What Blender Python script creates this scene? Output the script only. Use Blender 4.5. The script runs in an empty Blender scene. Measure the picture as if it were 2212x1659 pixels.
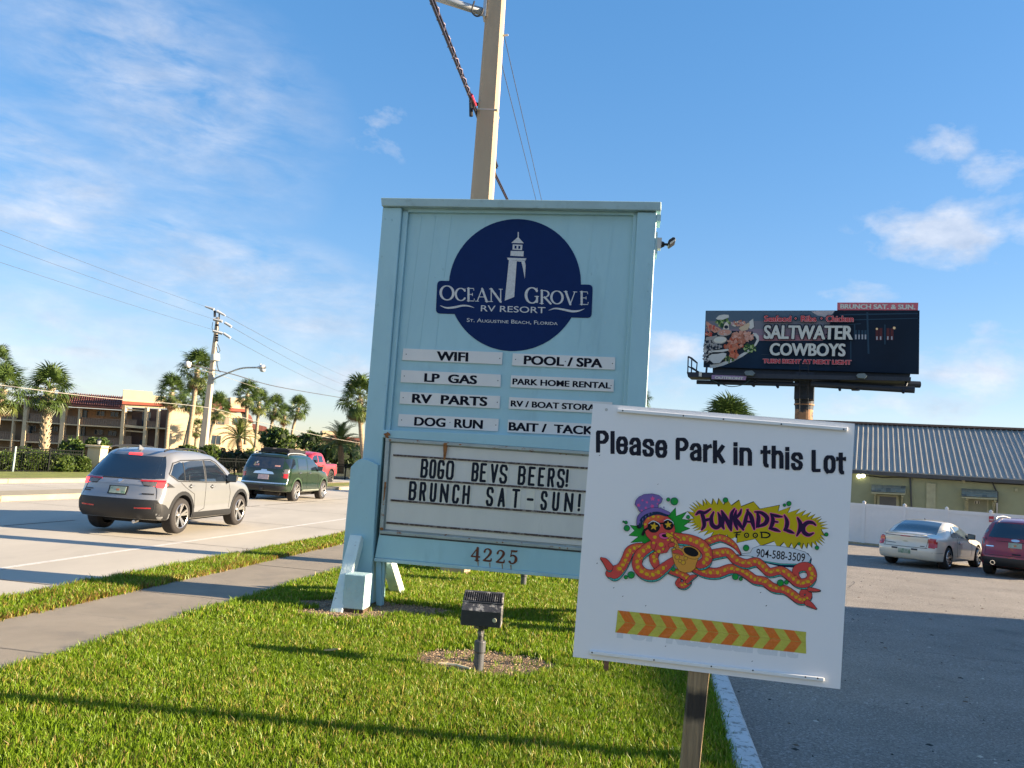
import bpy, bmesh, math, random
import numpy as np
from mathutils import Vector, Matrix, noise as mnoise
from mathutils.bvhtree import BVHTree
random.seed(7); RNG = np.random.default_rng(7)
SC = bpy.context.scene
COL = SC.collection
R = math.radians

# ------------------------------------------------------------------ camera
CAM_H, PITCH, ROLL, FPX = 1.9, R(5.72), R(4.0), 1750.0      # FPX: focal length in px of a 2212 x 1659 view
_X = Vector((1, 0, 0)); _U = Vector((0, -math.sin(PITCH), math.cos(PITCH)))
FW = Vector((0, math.cos(PITCH), math.sin(PITCH)))
RT = math.cos(ROLL)*_X + math.sin(ROLL)*_U
UP = -math.sin(ROLL)*_X + math.cos(ROLL)*_U
EYE = Vector((0, 0, CAM_H))
cam = bpy.data.cameras.new('camera'); camo = bpy.data.objects.new('camera', cam); COL.objects.link(camo)
cam.lens = 36.0*FPX/2212; cam.sensor_width = 36; cam.clip_start = .05; cam.clip_end = 6000
m3 = Matrix((RT, UP, -FW)).transposed()
camo.matrix_world = Matrix.Translation(EYE) @ m3.to_4x4()
SC.camera = camo

# ------------------------------------------------------------------ sun, sky, exposure
SUN_AZ, SUN_EL = R(93.5), R(17)
sdir = Vector((math.sin(SUN_AZ)*math.cos(SUN_EL), math.cos(SUN_AZ)*math.cos(SUN_EL), math.sin(SUN_EL)))
sl = bpy.data.lights.new('sun', 'SUN'); so = bpy.data.objects.new('sun', sl); COL.objects.link(so)
sl.energy = 3.6; sl.angle = R(.55); sl.color = (1, .80, .56)
so.rotation_euler = sdir.to_track_quat('Z', 'Y').to_euler()
SC.view_settings.view_transform = 'Standard'; SC.view_settings.look = 'None'
SC.view_settings.gamma = 1; SC.view_settings.use_curve_mapping = False
SC.view_settings.exposure = 2.38
try: SC.cycles.use_denoising = True
except Exception: pass
SC.cycles.max_bounces = 6; SC.cycles.transparent_max_bounces = 8

def ray(x, y): return FW + RT*((x-1106)/FPX) + UP*((829.5-y)/FPX)
def gnd(x, y, z=0.0):
    d = ray(x, y); return EYE + d*((z-CAM_H)/d.z)
def atY(x, y, Y):
    d = ray(x, y); return EYE + d*(Y/d.y)
_CR = dict(z1=(0,1350,1.5255), z2=(1300,750,1.58), z3=(1300,1700,1.58), z4=(2250,1550,1.3272), z5=(2700,1150,2.0182),
 z6=(3350,1650,2.2118), z7=(2400,1920,2.212), a1=(0,1350,2.765), a2=(600,1200,2.5518), a3=(300,1750,3.16),
 a4=(930,1750,4.424), a5=(1650,0,1.9516), a6=(0,2000,1.58), a7=(1650,2350,3.6867), a8=(2700,2600,3.515),
 b1=(0,1780,5.53), b2=(1300,2100,4.365), b3=(3800,1950,3.686), b4=(2550,780,5.53), b5=(1250,1450,3.688),
 c3=(2700,1200,4.424), c4=(900,1700,3.687), d=(0,0,.54))
def Q(k, x, y):
    ox, oy, s = _CR[k]; return ((ox+x/s)*.54, (oy+y/s)*.54)

world = bpy.data.worlds.new('World'); SC.world = world; world.use_nodes = True
nt = world.node_tree; N = nt.nodes; LK = nt.links; N.clear()
def nd(t, **kw):
    n = N.new(t)
    for k, v in kw.items(): setattr(n, k, v)
    return n
def mth(op, a, b=None, c=None):
    n = nd('ShaderNodeMath', operation=op)
    for i, v in enumerate((a, b, c)):
        if v is None: continue
        if isinstance(v, (int, float)): n.inputs[i].default_value = v
        else: LK.new(v, n.inputs[i])
    return n.outputs[0]
sky = nd('ShaderNodeTexSky', sky_type='NISHITA', sun_disc=False, sun_elevation=SUN_EL, sun_rotation=SUN_AZ,
         air_density=1.0, dust_density=.25, ozone_density=2.2)
tc = nd('ShaderNodeTexCoord'); sep = nd('ShaderNodeSeparateXYZ'); LK.new(tc.outputs['Generated'], sep.inputs[0])
gx, gy, gz = sep.outputs
az = mth('ARCTAN2', gx, gy); el = mth('ARCSINE', gz)
def noise_w(scale, detail, vec, rough=.55, dist=0.0):
    n = nd('ShaderNodeTexNoise'); n.inputs['Scale'].default_value = scale; n.inputs['Detail'].default_value = detail
    n.inputs['Roughness'].default_value = rough; n.inputs['Distortion'].default_value = dist; LK.new(vec, n.inputs['Vector'])
    return n.outputs[0]
cmb = nd('ShaderNodeCombineXYZ'); LK.new(az, cmb.inputs[0]); LK.new(mth('MULTIPLY', el, 1.7), cmb.inputs[1])
mp = nd('ShaderNodeMapping'); mp.inputs['Rotation'].default_value = (0, 0, R(24)); mp.inputs['Scale'].default_value = (1, 1.75, 1); LK.new(cmb.outputs[0], mp.inputs[0])
n_str = noise_w(11.0, 9, mp.outputs[0], .60, .25)             # streaky cirrus
n_puf = noise_w(11, 9, cmb.outputs[0], .6, .2)           # puffs
n_big = noise_w(3.2, 3, cmb.outputs[0], .5)
def blob(cx, cy, rx, ry, k, tilt=0.0):
    d = ray(cx, cy).normalized(); a0 = math.atan2(d.x, d.y); e0 = math.asin(d.z)
    da = mth('SUBTRACT', az, a0); de = mth('SUBTRACT', el, e0)
    c, s = math.cos(R(tilt)), math.sin(R(tilt))
    u = mth('ADD', mth('MULTIPLY', da, c*FPX/rx), mth('MULTIPLY', de, s*FPX/rx))
    v = mth('ADD', mth('MULTIPLY', da, -s*FPX/ry), mth('MULTIPLY', de, c*FPX/ry))
    r2 = mth('ADD', mth('MULTIPLY', u, u), mth('MULTIPLY', v, v))
    return mth('MULTIPLY', mth('MAXIMUM', mth('SUBTRACT', 1.0, mth('SQRT', r2)), 0.0), k)
def total(bl):
    o = None
    for b in bl:
        x = blob(*b); o = x if o is None else mth('MAXIMUM', o, x)
    return o
m_str = total([(330,190,420,260,.8,-28),(120,450,420,170,1.1,-28),(480,600,560,150,1.15,-10),(40,780,560,220,1.0,0),(560,210,240,160,.5,-30)])
m_puf = total([(2020,315,90,60,1.0),(2170,370,110,60,1.1,10),(2030,510,230,95,1.35,8),(2240,470,150,90,1.2),(1470,750,120,85,1.5),(1855,640,100,60,1.0),(2080,790,200,80,1.35),
               (1850,800,200,100,1.0),(790,800,110,70,1.2),(690,850,150,80,1.0),(815,265,90,60,.75),(2130,700,90,50,.8),(1420,790,150,90,1.0),(1960,870,300,60,.95),(850,300,130,60,.6),(1000,620,10,10,.1)])
m_str = mth('MAXIMUM', m_str, mth('MINIMUM', mth('MAXIMUM', mth('ADD', mth('MULTIPLY', gy, -1.6), -.15), 0.0), .8))   # cirrus carried on behind the camera, added to raise the fill light
f_str = mth('MULTIPLY', mth('MULTIPLY', mth('MINIMUM', mth('MULTIPLY', m_str, 1.5), 1.0), mth('MAXIMUM', mth('SUBTRACT', mth('MULTIPLY', n_str, 2.9), .98), 0.0)), .60)
f_puf = mth('MULTIPLY', mth('MAXIMUM', mth('SUBTRACT', mth('ADD', m_puf, mth('MULTIPLY', n_puf, 3.4)), 2.12), 0.0), .80)
f_puf = mth('MULTIPLY', mth('MINIMUM', f_puf, .72), mth('MINIMUM', mth('MULTIPLY', m_puf, 3.5), 1.0))
hz = mth('MULTIPLY', mth('MAXIMUM', mth('SUBTRACT', .16, mth('ABSOLUTE', el)), 0.0), .6)
f_all = mth('MINIMUM', mth('ADD', mth('ADD', f_str, f_puf), hz), .93)
tint = nd('ShaderNodeMix', data_type='RGBA', blend_type='MULTIPLY'); tint.inputs[0].default_value = 1
gm = nd('ShaderNodeGamma'); gm.inputs[1].default_value = .50; LK.new(sky.outputs[0], gm.inputs[0])
hs = nd('ShaderNodeHueSaturation'); hs.inputs['Saturation'].default_value = 1.88; hs.inputs['Value'].default_value = 1.17; LK.new(gm.outputs[0], hs.inputs['Color'])
LK.new(hs.outputs[0], tint.inputs[6]); tint.inputs[7].default_value = (1.0, .985, 1.13, 1)
SKY_CLOUD = (2.75, 2.8, 3.0, 1)
mxc = nd('ShaderNodeMix', data_type='RGBA'); LK.new(f_all, mxc.inputs[0]); LK.new(tint.outputs[2], mxc.inputs[6]); 
shade = nd('ShaderNodeMix', data_type='RGBA'); LK.new(mth('MINIMUM', mth('MAXIMUM', mth('SUBTRACT', mth('MULTIPLY', noise_w(16, 6, cmb.outputs[0], .6), 3.0), 1.0), 0.0), 1.0), shade.inputs[0])
shade.inputs[6].default_value = (1.75, 1.95, 2.35, 1); shade.inputs[7].default_value = SKY_CLOUD; LK.new(shade.outputs[2], mxc.inputs[7])
bg = nd('ShaderNodeBackground'); bg.inputs['Strength'].default_value = .067; LK.new(mxc.outputs[2], bg.inputs['Color'])
wo = nd('ShaderNodeOutputWorld'); LK.new(bg.outputs[0], wo.inputs[0])

# ------------------------------------------------------------------ materials
_M = {}
def mat(name, col, rough=.6, metal=0.0, var=.12, vs=4.0, bump=0.0, bs=60.0, coat=0.0, spots=None, emit=None, trans=0.0, attr=None, stretch=None, spec=.5):
    if name in _M: return _M[name]
    m = bpy.data.materials.new(name); m.use_nodes = True; t = m.node_tree; b = t.nodes['Principled BSDF']
    b.inputs['Roughness'].default_value = rough; b.inputs['Metallic'].default_value = metal
    b.inputs['Specular IOR Level'].default_value = spec
    if coat: b.inputs['Coat Weight'].default_value = coat; b.inputs['Coat Roughness'].default_value = .04
    tcn = t.nodes.new('ShaderNodeTexCoord'); vec = tcn.outputs['Object']
    if stretch:
        mpn = t.nodes.new('ShaderNodeMapping'); mpn.inputs['Scale'].default_value = stretch; t.links.new(vec, mpn.inputs[0]); vec = mpn.outputs[0]
    def nz(s, d=6, r=.6):
        n = t.nodes.new('ShaderNodeTexNoise'); n.inputs['Scale'].default_value = s; n.inputs['Detail'].default_value = d; n.inputs['Roughness'].default_value = r
        t.links.new(vec, n.inputs['Vector']); return n.outputs[0]
    cur = None
    if attr:
        a = t.nodes.new('ShaderNodeAttribute'); a.attribute_name = attr; cur = a.outputs['Color']
    if var > 0:
        r = t.nodes.new('ShaderNodeValToRGB'); e = r.color_ramp.elements
        e[0].position = .3; e[1].position = .72
        for el_, k in ((e[0], 1-var), (e[1], 1+var)): el_.color = [min(1, c*k) for c in (col if not cur else (1,1,1))] + [1]
        t.links.new(nz(vs), r.inputs[0])
        if cur:
            mx = t.nodes.new('ShaderNodeMix'); mx.data_type = 'RGBA'; mx.blend_type = 'MULTIPLY'; mx.inputs[0].default_value = 1
            t.links.new(cur, mx.inputs[6]); t.links.new(r.outputs[0], mx.inputs[7]); cur = mx.outputs[2]
        else: cur = r.outputs[0]
    for (sc, lo, hi, c2, amt) in (spots or []):
        r = t.nodes.new('ShaderNodeValToRGB'); e = r.color_ramp.elements; e[0].position = lo; e[1].position = hi
        e[0].color = (0,0,0,1); e[1].color = (amt,)*3+(1,)
        t.links.new(nz(sc, 8, .65), r.inputs[0])
        mx = t.nodes.new('ShaderNodeMix'); mx.data_type = 'RGBA'; t.links.new(r.outputs[0], mx.inputs[0])
        if cur: t.links.new(cur, mx.inputs[6])
        else: mx.inputs[6].default_value = (*col, 1)
        mx.inputs[7].default_value = (*c2, 1); cur = mx.outputs[2]
    if cur: t.links.new(cur, b.inputs['Base Color'])
    else: b.inputs['Base Color'].default_value = (*col, 1)
    if bump:
        bn = t.nodes.new('ShaderNodeBump'); bn.inputs['Strength'].default_value = bump; bn.inputs['Distance'].default_value = .02
        t.links.new(nz(bs, 4), bn.inputs['Height']); t.links.new(bn.outputs[0], b.inputs['Normal'])
    if emit: b.inputs['Emission Color'].default_value = (*emit[:3], 1); b.inputs['Emission Strength'].default_value = emit[3]
    if trans:
        tr = t.nodes.new('ShaderNodeBsdfTranslucent'); ms = t.nodes.new('ShaderNodeMixShader'); ms.inputs[0].default_value = trans
        if cur: t.links.new(cur, tr.inputs[0])
        else: tr.inputs[0].default_value = (*col, 1)
        t.links.new(b.outputs[0], ms.inputs[1]); t.links.new(tr.outputs[0], ms.inputs[2])
        t.links.new(ms.outputs[0], t.nodes['Material Output'].inputs['Surface'])
    _M[name] = m; return m
def flat(name, c, rough=.6): return mat('print_'+name, c, rough, var=.05, vs=9, spec=.12)

# ------------------------------------------------------------------ object helpers
def tag(o, label=None, cat=None, group=None, kind=None):
    if label: o['label'] = label
    if cat: o['category'] = cat
    if group: o['group'] = group
    if kind: o['kind'] = kind
    return o
def thing(name, label, cat, loc=(0,0,0), rz=0.0, group=None):
    o = bpy.data.objects.new(name, None); COL.objects.link(o); o.empty_display_size = .2
    o.location = loc; o.rotation_euler = (0, 0, rz); tag(o, label, cat, group)
    o['_m'] = 1
    return o
def wmat(o):
    m = Matrix.LocRotScale(o.location, o.rotation_euler, o.scale)
    return wmat(o.parent) @ m if o.parent else m
def copy_tree(o, parent=None):
    c = o.copy(); COL.objects.link(c); c.parent = parent
    for ch in list(o.children): copy_tree(ch, c)
    return c
class MB:
    def __init__(s): s.v = []; s.f = []; s.m = []; s.k = 0
    def add(s, vs, fs, mi=0):
        n = len(s.v); s.v += [tuple(p) for p in vs]; s.f += [tuple(i+n for i in f) for f in fs]; s.m += [mi]*len(fs); return s
    def box(s, a, b, mi=0):
        (x0,y0,z0),(x1,y1,z1) = a, b
        return s.add([(x0,y0,z0),(x1,y0,z0),(x1,y1,z0),(x0,y1,z0),(x0,y0,z1),(x1,y0,z1),(x1,y1,z1),(x0,y1,z1)],
                     [(0,3,2,1),(4,5,6,7),(0,1,5,4),(1,2,6,5),(2,3,7,6),(3,0,4,7)], mi)
    def tube(s, pts, r, n=8, mi=0, caps=True):
        pts = [Vector(p) for p in pts]; rs = r if isinstance(r, (list, tuple)) else [r]*len(pts)
        rings = []; ref = None
        for i, p in enumerate(pts):
            d = (pts[min(i+1, len(pts)-1)]-pts[max(i-1, 0)]).normalized()
            a = d.cross(Vector((0,0,1)) if abs(d.z) < .9 else Vector((1,0,0))).normalized() if ref is None else (ref-d*ref.dot(d)).normalized()
            ref = a; b = d.cross(a)
            rings.append([p+(a*math.cos(2*math.pi*k/n)+b*math.sin(2*math.pi*k/n))*rs[i] for k in range(n)])
        vs = [q for rg in rings for q in rg]; fs = []
        for i in range(len(pts)-1):
            for k in range(n): fs.append((i*n+k, i*n+(k+1)%n, (i+1)*n+(k+1)%n, (i+1)*n+k))
        if caps: fs += [tuple(range(n-1, -1, -1)), tuple(range((len(pts)-1)*n, len(pts)*n))]
        return s.add(vs, fs, mi)
    def prism(s, poly, y0, y1, mi=0):          # polygon of (x, z), from depth y0 to y1
        n = len(poly); a = sum(poly[i][0]*poly[(i+1)%n][1]-poly[(i+1)%n][0]*poly[i][1] for i in range(n))
        if a < 0: poly = poly[::-1]
        vs = [(x, y0, z) for x, z in poly]+[(x, y1, z) for x, z in poly]
        fs = [tuple(range(n)), tuple(range(2*n-1, n-1, -1))]+[(i, i+n, (i+1)%n+n, (i+1)%n) for i in range(n)]
        return s.add(vs, fs, mi)
    def sheet(s, poly, y, mi=0):
        n = len(poly); a = sum(poly[i][0]*poly[(i+1)%n][1]-poly[(i+1)%n][0]*poly[i][1] for i in range(n))
        if a < 0: poly = poly[::-1]
        return s.add([(x, y, z) for x, z in poly], [tuple(range(n))], mi)
    def lathe(s, prof, n=24, axis='z', c=(0,0,0), mi=0):
        vs = []; fs = []
        for (r, h) in prof:
            for k in range(n):
                a = 2*math.pi*k/n; p = (r*math.cos(a), r*math.sin(a), h)
                if axis == 'y': p = (p[0], h, p[1])
                vs.append((p[0]+c[0], p[1]+c[1], p[2]+c[2]))
        for i in range(len(prof)-1):
            for k in range(n):
                f = (i*n+k, i*n+(k+1)%n, (i+1)*n+(k+1)%n, (i+1)*n+k)
                fs.append(f[::-1] if axis == 'y' else f)
        return s.add(vs, fs, mi)
    def build(s, name, mats, parent=None, smooth=False, bevel=0.0, kind=None):
        if not isinstance(mats, (list, tuple)): mats = [mats]
        me = bpy.data.meshes.new(name); me.from_pydata([tuple(v) for v in s.v], [], s.f)
        for m in mats: me.materials.append(m)
        me.polygons.foreach_set('material_index', s.m)
        if smooth: me.polygons.foreach_set('use_smooth', [True]*len(me.polygons))
        if bevel:
            bm = bmesh.new(); bm.from_mesh(me)
            try: bmesh.ops.bevel(bm, geom=[e for e in bm.edges if e.is_manifold and e.calc_face_angle(0) > .6], offset=bevel, segments=1, affect='EDGES')
            except Exception: pass
            bm.to_mesh(me); bm.free()
        me.update(); o = bpy.data.objects.new(name, me); COL.objects.link(o)
        if parent: o.parent = parent
        if kind: o['kind'] = kind
        return o
class Frame:
    """vertical plane through ground points A and B; local x along it, y away from the camera, z up"""
    def __init__(s, A, B):
        s.A = Vector((A[0], A[1], 0)); d = Vector((B[0]-A[0], B[1]-A[1], 0)); s.len = d.length
        s.e = d.normalized(); s.n = Vector((-s.e.y, s.e.x, 0)); s.rz = math.atan2(s.e.y, s.e.x)
    def px(s, x, y, d=0.0):
        r = ray(x, y); P = s.A+s.n*d; t = ((P-EYE).dot(s.n))/r.dot(s.n); w = EYE+r*t-s.A
        return (w.dot(s.e), w.z)
    def q(s, k, pts, d=0.0): return [s.px(*Q(k, x, y), d) for x, y in pts]
    def root(s, name, label, cat, group=None): return thing(name, label, cat, s.A, s.rz, group)
    def loc(s, w): w = Vector(w)-s.A; return (w.dot(s.e), w.dot(s.n), w.z)
_TX = {}
def text_geo(txt, off=0.0, smallcaps=False, spacing=1.0, shear=0.0):
    key = (txt, off, smallcaps, spacing, shear)
    if key in _TX: return _TX[key]
    cu = bpy.data.curves.new('t', 'FONT'); cu.body = txt; cu.offset = off; cu.resolution_u = 4; cu.space_character = spacing; cu.shear = shear
    cu.fill_mode = 'FRONT'
    if smallcaps:
        cu.small_caps_scale = .76
        for i, ch in enumerate(txt):
            if ch.islower(): cu.body_format[i].use_small_caps = True
    ob = bpy.data.objects.new('t', cu); COL.objects.link(ob); dg = bpy.context.evaluated_depsgraph_get()
    me = bpy.data.meshes.new_from_object(ob.evaluated_get(dg)); COL.objects.unlink(ob); bpy.data.objects.remove(ob)
    v = np.array([p.co[:2] for p in me.vertices]); f = [tuple(p.vertices) for p in me.polygons]; bpy.data.meshes.remove(me)
    lo, hi = v.min(0), v.max(0); _TX[key] = (v-lo, f, hi-lo); return _TX[key]
def put_text(mb, txt, bl, br, tl, y, off=0.02, mi=0, **kw):      # bl, br, tl: (x, z) corners of the text's box
    base = min(off, .008); b = off-base; v, f, sz = text_geo(txt, base, **kw); bl, br, tl = map(lambda p: np.array(p), (bl, br, tl))
    sh = [(0, 0)] if b <= 0 else [(-b, b*.3), (b, b*.3), (-b, -b*.3), (b, -b*.3)]+([(-b/2, 0), (b/2, 0)] if b > .02 else [])
    tot = sz+np.array((2*b, .6*b))
    for i, (sx, sy) in enumerate(sh):                # bold face: the strokes are widened by stacked copies
        q = (v+np.array((b+sx, .3*b+sy)))/tot
        p = bl+np.outer(q[:, 0], br-bl)+np.outer(q[:, 1], tl-bl)
        mb.add([(a, y-i*.00008, c) for a, c in p], f, mi)
def spline(pts, n=6):
    if len(pts) < 3: return pts
    P = [np.array(p, float) for p in pts]; P = [2*P[0]-P[1]]+P+[2*P[-1]-P[-2]]; out = []
    for i in range(1, len(P)-2):
        for k in range(n):
            t = k/n; a, b, c, d = P[i-1:i+3]
            out.append(tuple(.5*((2*b)+(-a+c)*t+(2*a-5*b+4*c-d)*t*t+(-a+3*b-3*c+d)*t**3)))
    out.append(tuple(P[-2])); return out
def ribbon(pts, w=None, cap=True):              # list of (x, y[, w]) -> polygon strip quads in 2-D, with round ends
    vs = []; fs = []; P = [np.array(p[:2], float) for p in pts]; W = [(p[2] if w is None else w)/2 for p in pts]
    for i, p in enumerate(P):
        d = P[min(i+1, len(P)-1)]-P[max(i-1, 0)]; d = d/(np.linalg.norm(d)+1e-9); nrm = np.array((-d[1], d[0]))
        vs += [tuple(p+nrm*W[i]), tuple(p-nrm*W[i])]
    for i in range(len(P)-1): fs.append((2*i, 2*i+1, 2*i+3, 2*i+2))
    if cap:
        for e, sgn in ((0, -1), (len(P)-1, 1)):
            d = P[min(e+1, len(P)-1)]-P[max(e-1, 0)]; a0 = math.atan2(d[1], d[0]); r = W[e]
            if r < .3: continue
            n0 = len(vs); k = 7
            vs += [(P[e][0]+r*math.cos(a0+sgn*0+(math.pi if sgn < 0 else 0)-math.pi/2+math.pi*j/k), P[e][1]+r*math.sin(a0+(math.pi if sgn < 0 else 0)-math.pi/2+math.pi*j/k)) for j in range(k+1)]
            fs.append(tuple(range(n0, n0+k+1)))
    return vs, fs
class Art:
    """flat print built from layers on a Frame; coordinates are those of one crop of the photograph"""
    def __init__(s, fr, crop, d0, step=.000012): s.fr, s.crop, s.d, s.step, s.mb, s.mats = fr, crop, d0, step, MB(), []
    def mi(s, m):
        if m not in s.mats: s.mats.append(m)
        return s.mats.index(m)
    def up(s): s.d -= s.step
    def raw(s, vs, fs, m):
        s.up(); p = s.fr.q(s.crop, vs, 0.0); s.mb.add([(a, s.d, b) for a, b in p], [f for f in fs], s.mi(m))
    def poly(s, pts, m, ol=None, ow=3):
        if ol is not None: s.line(list(pts)+[pts[0]], ol, ow*2)
        s.raw(pts, [tuple(range(len(pts)))], m)
    def line(s, pts, m, w=None, smooth=False, ol=None, ow=3):
        P = spline(pts) if smooth else pts
        if ol is not None:
            vs, fs = ribbon([(p[0], p[1], (p[2] if w is None else w)+2*ow) for p in P]); s.raw(vs, fs, ol)
        if len(P) > 2 and not smooth and w is not None:
            for a, b in zip(P[:-1], P[1:]):
                vs, fs = ribbon([a, b], w); s.raw(vs, fs, m)
        else:
            vs, fs = ribbon(P, w); s.raw(vs, fs, m)
    def disc(s, x, y, r, m, ry=None, rot=0, ol=None, ow=3, n=20):
        ry = ry or r
        for rr, mm in (((ow, ol),) if ol is not None else ())+((0, m),):
            pts = []
            for k in range(n):
                a = 2*math.pi*k/n; u, v = (r+rr)*math.cos(a), (ry+rr)*math.sin(a); c, q = math.cos(rot), math.sin(rot)
                pts.append((x+u*c-v*q, y+u*q+v*c))
            s.raw(pts, [tuple(range(n))], mm)
    def star(s, x, y, r, m, rot=0, ol=None):
        def pts(r): return [(x+(r if k % 2 == 0 else r*.45)*math.sin(math.pi*k/5+rot), y-(r if k % 2 == 0 else r*.45)*math.cos(math.pi*k/5+rot)) for k in range(10)]
        for rr, mm in (((5, ol),) if ol is not None else ())+((0, m),): s.raw(pts(r+rr), [tuple(range(10))], mm)
    def text(s, txt, bl, br, tl, m, off=.02, **kw):
        s.up(); a, b, c = s.fr.q(s.crop, [bl, br, tl]); put_text(s.mb, txt, a, b, c, s.d, off, s.mi(m), **kw)
    def build(s, name, parent): return s.mb.build(name, s.mats, parent)

# painted, printed and common materials
white_paint = mat('white_paint', (.74,.75,.74), .45, var=.04)
dark_metal = mat('dark_metal', (.03,.032,.035), .5, .3, var=.2)
black_plastic = mat('black_plastic', (.012,.013,.015), .55, var=.15, bump=.05, bs=200)
chrome = mat('chrome', (.75,.75,.76), .12, 1.0, var=0)
galv = mat('galvanised_metal', (.45,.47,.48), .4, .6, var=.15)
# ================================================================== the ground, the road, the lot
ST = Vector((math.sin(R(10)), math.cos(R(10)), 0)); SN = Vector((ST.y, -ST.x, 0))     # street direction and its right-hand normal
def st(s, t, z=0.0): p = SN*s+ST*t; return (p.x, p.y, z)
def zlot(t): return -.10-.0115*(min(max(t, 5), 45)-5)
def sheet_st(name, ss, ts, zf, m, kind='structure', parent=None):
    mb = MB(); vs = [st(s, t, zf(s, t)) for t in ts for s in ss]; n = len(ss)
    mb.add(vs, [(i*n+j, i*n+j+1, (i+1)*n+j+1, (i+1)*n+j) for i in range(len(ts)-1) for j in range(n-1)])
    return mb.build(name, m, parent, smooth=True, kind=kind)
soil = mat('lawn_soil', (.06,.055,.022), .95, var=.4, vs=7, bump=.5, bs=40, spots=[(2.0,.45,.6,(.055,.085,.018),.9)])
def zground(s, t):
    if s < -28.2: return -.04-1.8*min(1, (-28.2-s)/14)
    if s <= .6: z = -.03
    else: z = zlot(t)-.06
    return z-max(0, min(1.4, (t-60)*.02))
sheet_st('ground', [-2500,-300,-80,-55,-42,-35,-28.2,-22,-15,-7,-4,.6,.72,6,20,60,300,2500], [-200,-30,0,5,15,30,45,60,90,130,400,3000], zground, soil)
concrete_road = mat('road_concrete', (.43,.395,.33), .85, var=.10, vs=.8, bump=.12, bs=90, spots=[(.9,.55,.75,(.30,.275,.235),.5),(60,.62,.7,(.22,.20,.17),.35)], stretch=(1,.35,1))
def zroad(s, t): return .0-max(0, min(1.4, (t-60)*.02))
sheet_st('road', [-22.8,-17,-12.6,-8,-7.2], [-40,0,10,20,30,45,60,90,130,400], lambda s, t: zroad(s, t)+.0, concrete_road)
joint = mat('road_joint', (.05,.045,.04), .9, var=.3, vs=8)
wht = mat('road_line_white', (.62,.60,.55), .7, var=.12, vs=5, spots=[(14,.5,.62,(.42,.38,.32),.7)])
yel = mat('road_line_yellow', (.62,.42,.10), .7, var=.15, vs=6)
mb = MB()
def strip(mb, s0, s1, t0, t1, z, mi=0): mb.add([st(s0,t0,z), st(s1,t0,z), st(s1,t1,z), st(s0,t1,z)], [(0,1,2,3)], mi)
lines = MB(); strip(lines, -8.78, -8.66, -30, 58, .004)
strip(lines, -21.9, -21.78, -30, 58, .004)
t = 6
while t < 58: strip(lines, -19.95, -19.8, t, t+3, .004); t += 12
lines.build('road_markings', wht, kind='structure')
ln2 = MB(); strip(ln2, -18.75, -18.63, -30, 38, .004); strip(ln2, -19.0, -18.9, -30, 38, .004); ln2.build('road_centre_lines', wht, kind='structure')
jt = MB()
for k, t0 in enumerate(np.arange(-6, 58, 5.1)):                 # saw cuts across the slabs
    strip(jt, -16.95, -7.25, t0, t0+.022, .005); strip(jt, -22.7, -18.4, t0+1, t0+1.022, .005)
t0 = 2.0
while t0 < 50:
    L = random.uniform(1.2, 5); strip(jt, -12.62+random.uniform(-.01,.01), -12.575, t0, t0+L, .0052); t0 += L+random.uniform(.05,1.0)
jt.build('road_joints', joint, kind='structure')
# kerb / gutter on the near side, the raised median, the far kerb
kerbm = mat('kerb_concrete', (.33,.285,.20), .85, var=.14, vs=2, bump=.2, bs=50, spots=[(5,.55,.7,(.25,.22,.18),.6)])
def kerb_run(name, s0, s1, t0, t1, h, m, L=3.0, zb=0.0, label=None):
    root = bpy.data.objects.new(name, None); COL.objects.link(root); tag(root, kind='structure')
    t = t0; k = 0
    while t < t1:
        e = min(t+L, t1); mb = MB(); o = .012
        prof = [(s0, zb-.2), (s1, zb-.2), (s1, zb+h-.02), (s1-.03, zb+h), (s0+.03, zb+h), (s0, zb+h-.02)]
        vs = [st(a, t+o, b+zroad(0,t)) for a, b in prof]+[st(a, e-o, b+zroad(0,e)) for a, b in prof]; n = len(prof)
        mb.add(vs, [tuple(range(n-1,-1,-1)), tuple(range(n, 2*n))]+[(i, (i+1)%n, (i+1)%n+n, i+n) for i in range(n)])
        mb.build('kerb_stone', m, root); t = e; k += 1
    return root
sheet_st('gutter', [-7.22,-6.95], [-20,0,20,45,60], lambda s, t: .006, kerbm)
kerb_run('median_kerb', -18.4, -16.95, -6, 27.6, .15, kerbm, 4.2)
kerb_run('far_kerb', -23.25, -22.75, -10, 60, .15, kerbm, 6.0)
# grassed median further up the road
turf = mat('far_turf', (.16,.19,.025), .95, var=.45, vs=1.6, bump=.9, bs=30, spots=[(9,.42,.6,(.20,.20,.04),.7),(3,.6,.7,(.05,.07,.012),.7)])
kerb_run('grass_median_kerb', -16.4, -15.9, 40.5, 90, .15, kerbm, 6)
kerb_run('grass_median_kerb', -18.7, -18.3, 40.5, 90, .15, kerbm, 6)
sheet_st('median_nose', [-18.7,-16.0], [40.1,40.6], lambda s, t: .01 if t < 40.3 else .15, kerbm)
sheet_st('median_grass', [-18.3,-17.3,-16.4], [40.5,50,60,90], lambda s, t: .145+zroad(s,t), turf)
lk = MB(); strip(lk, -19.0, -18.88, 40, 59, .008); lk.build('yellow_edge_line', yel, kind='structure')
sheet_st('far_verge_grass', [-28.4,-26.9,-25.1,-23.25], [-30,0,20,40,60], lambda s, t: .13 if s > -27 else .05, turf)
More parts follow.
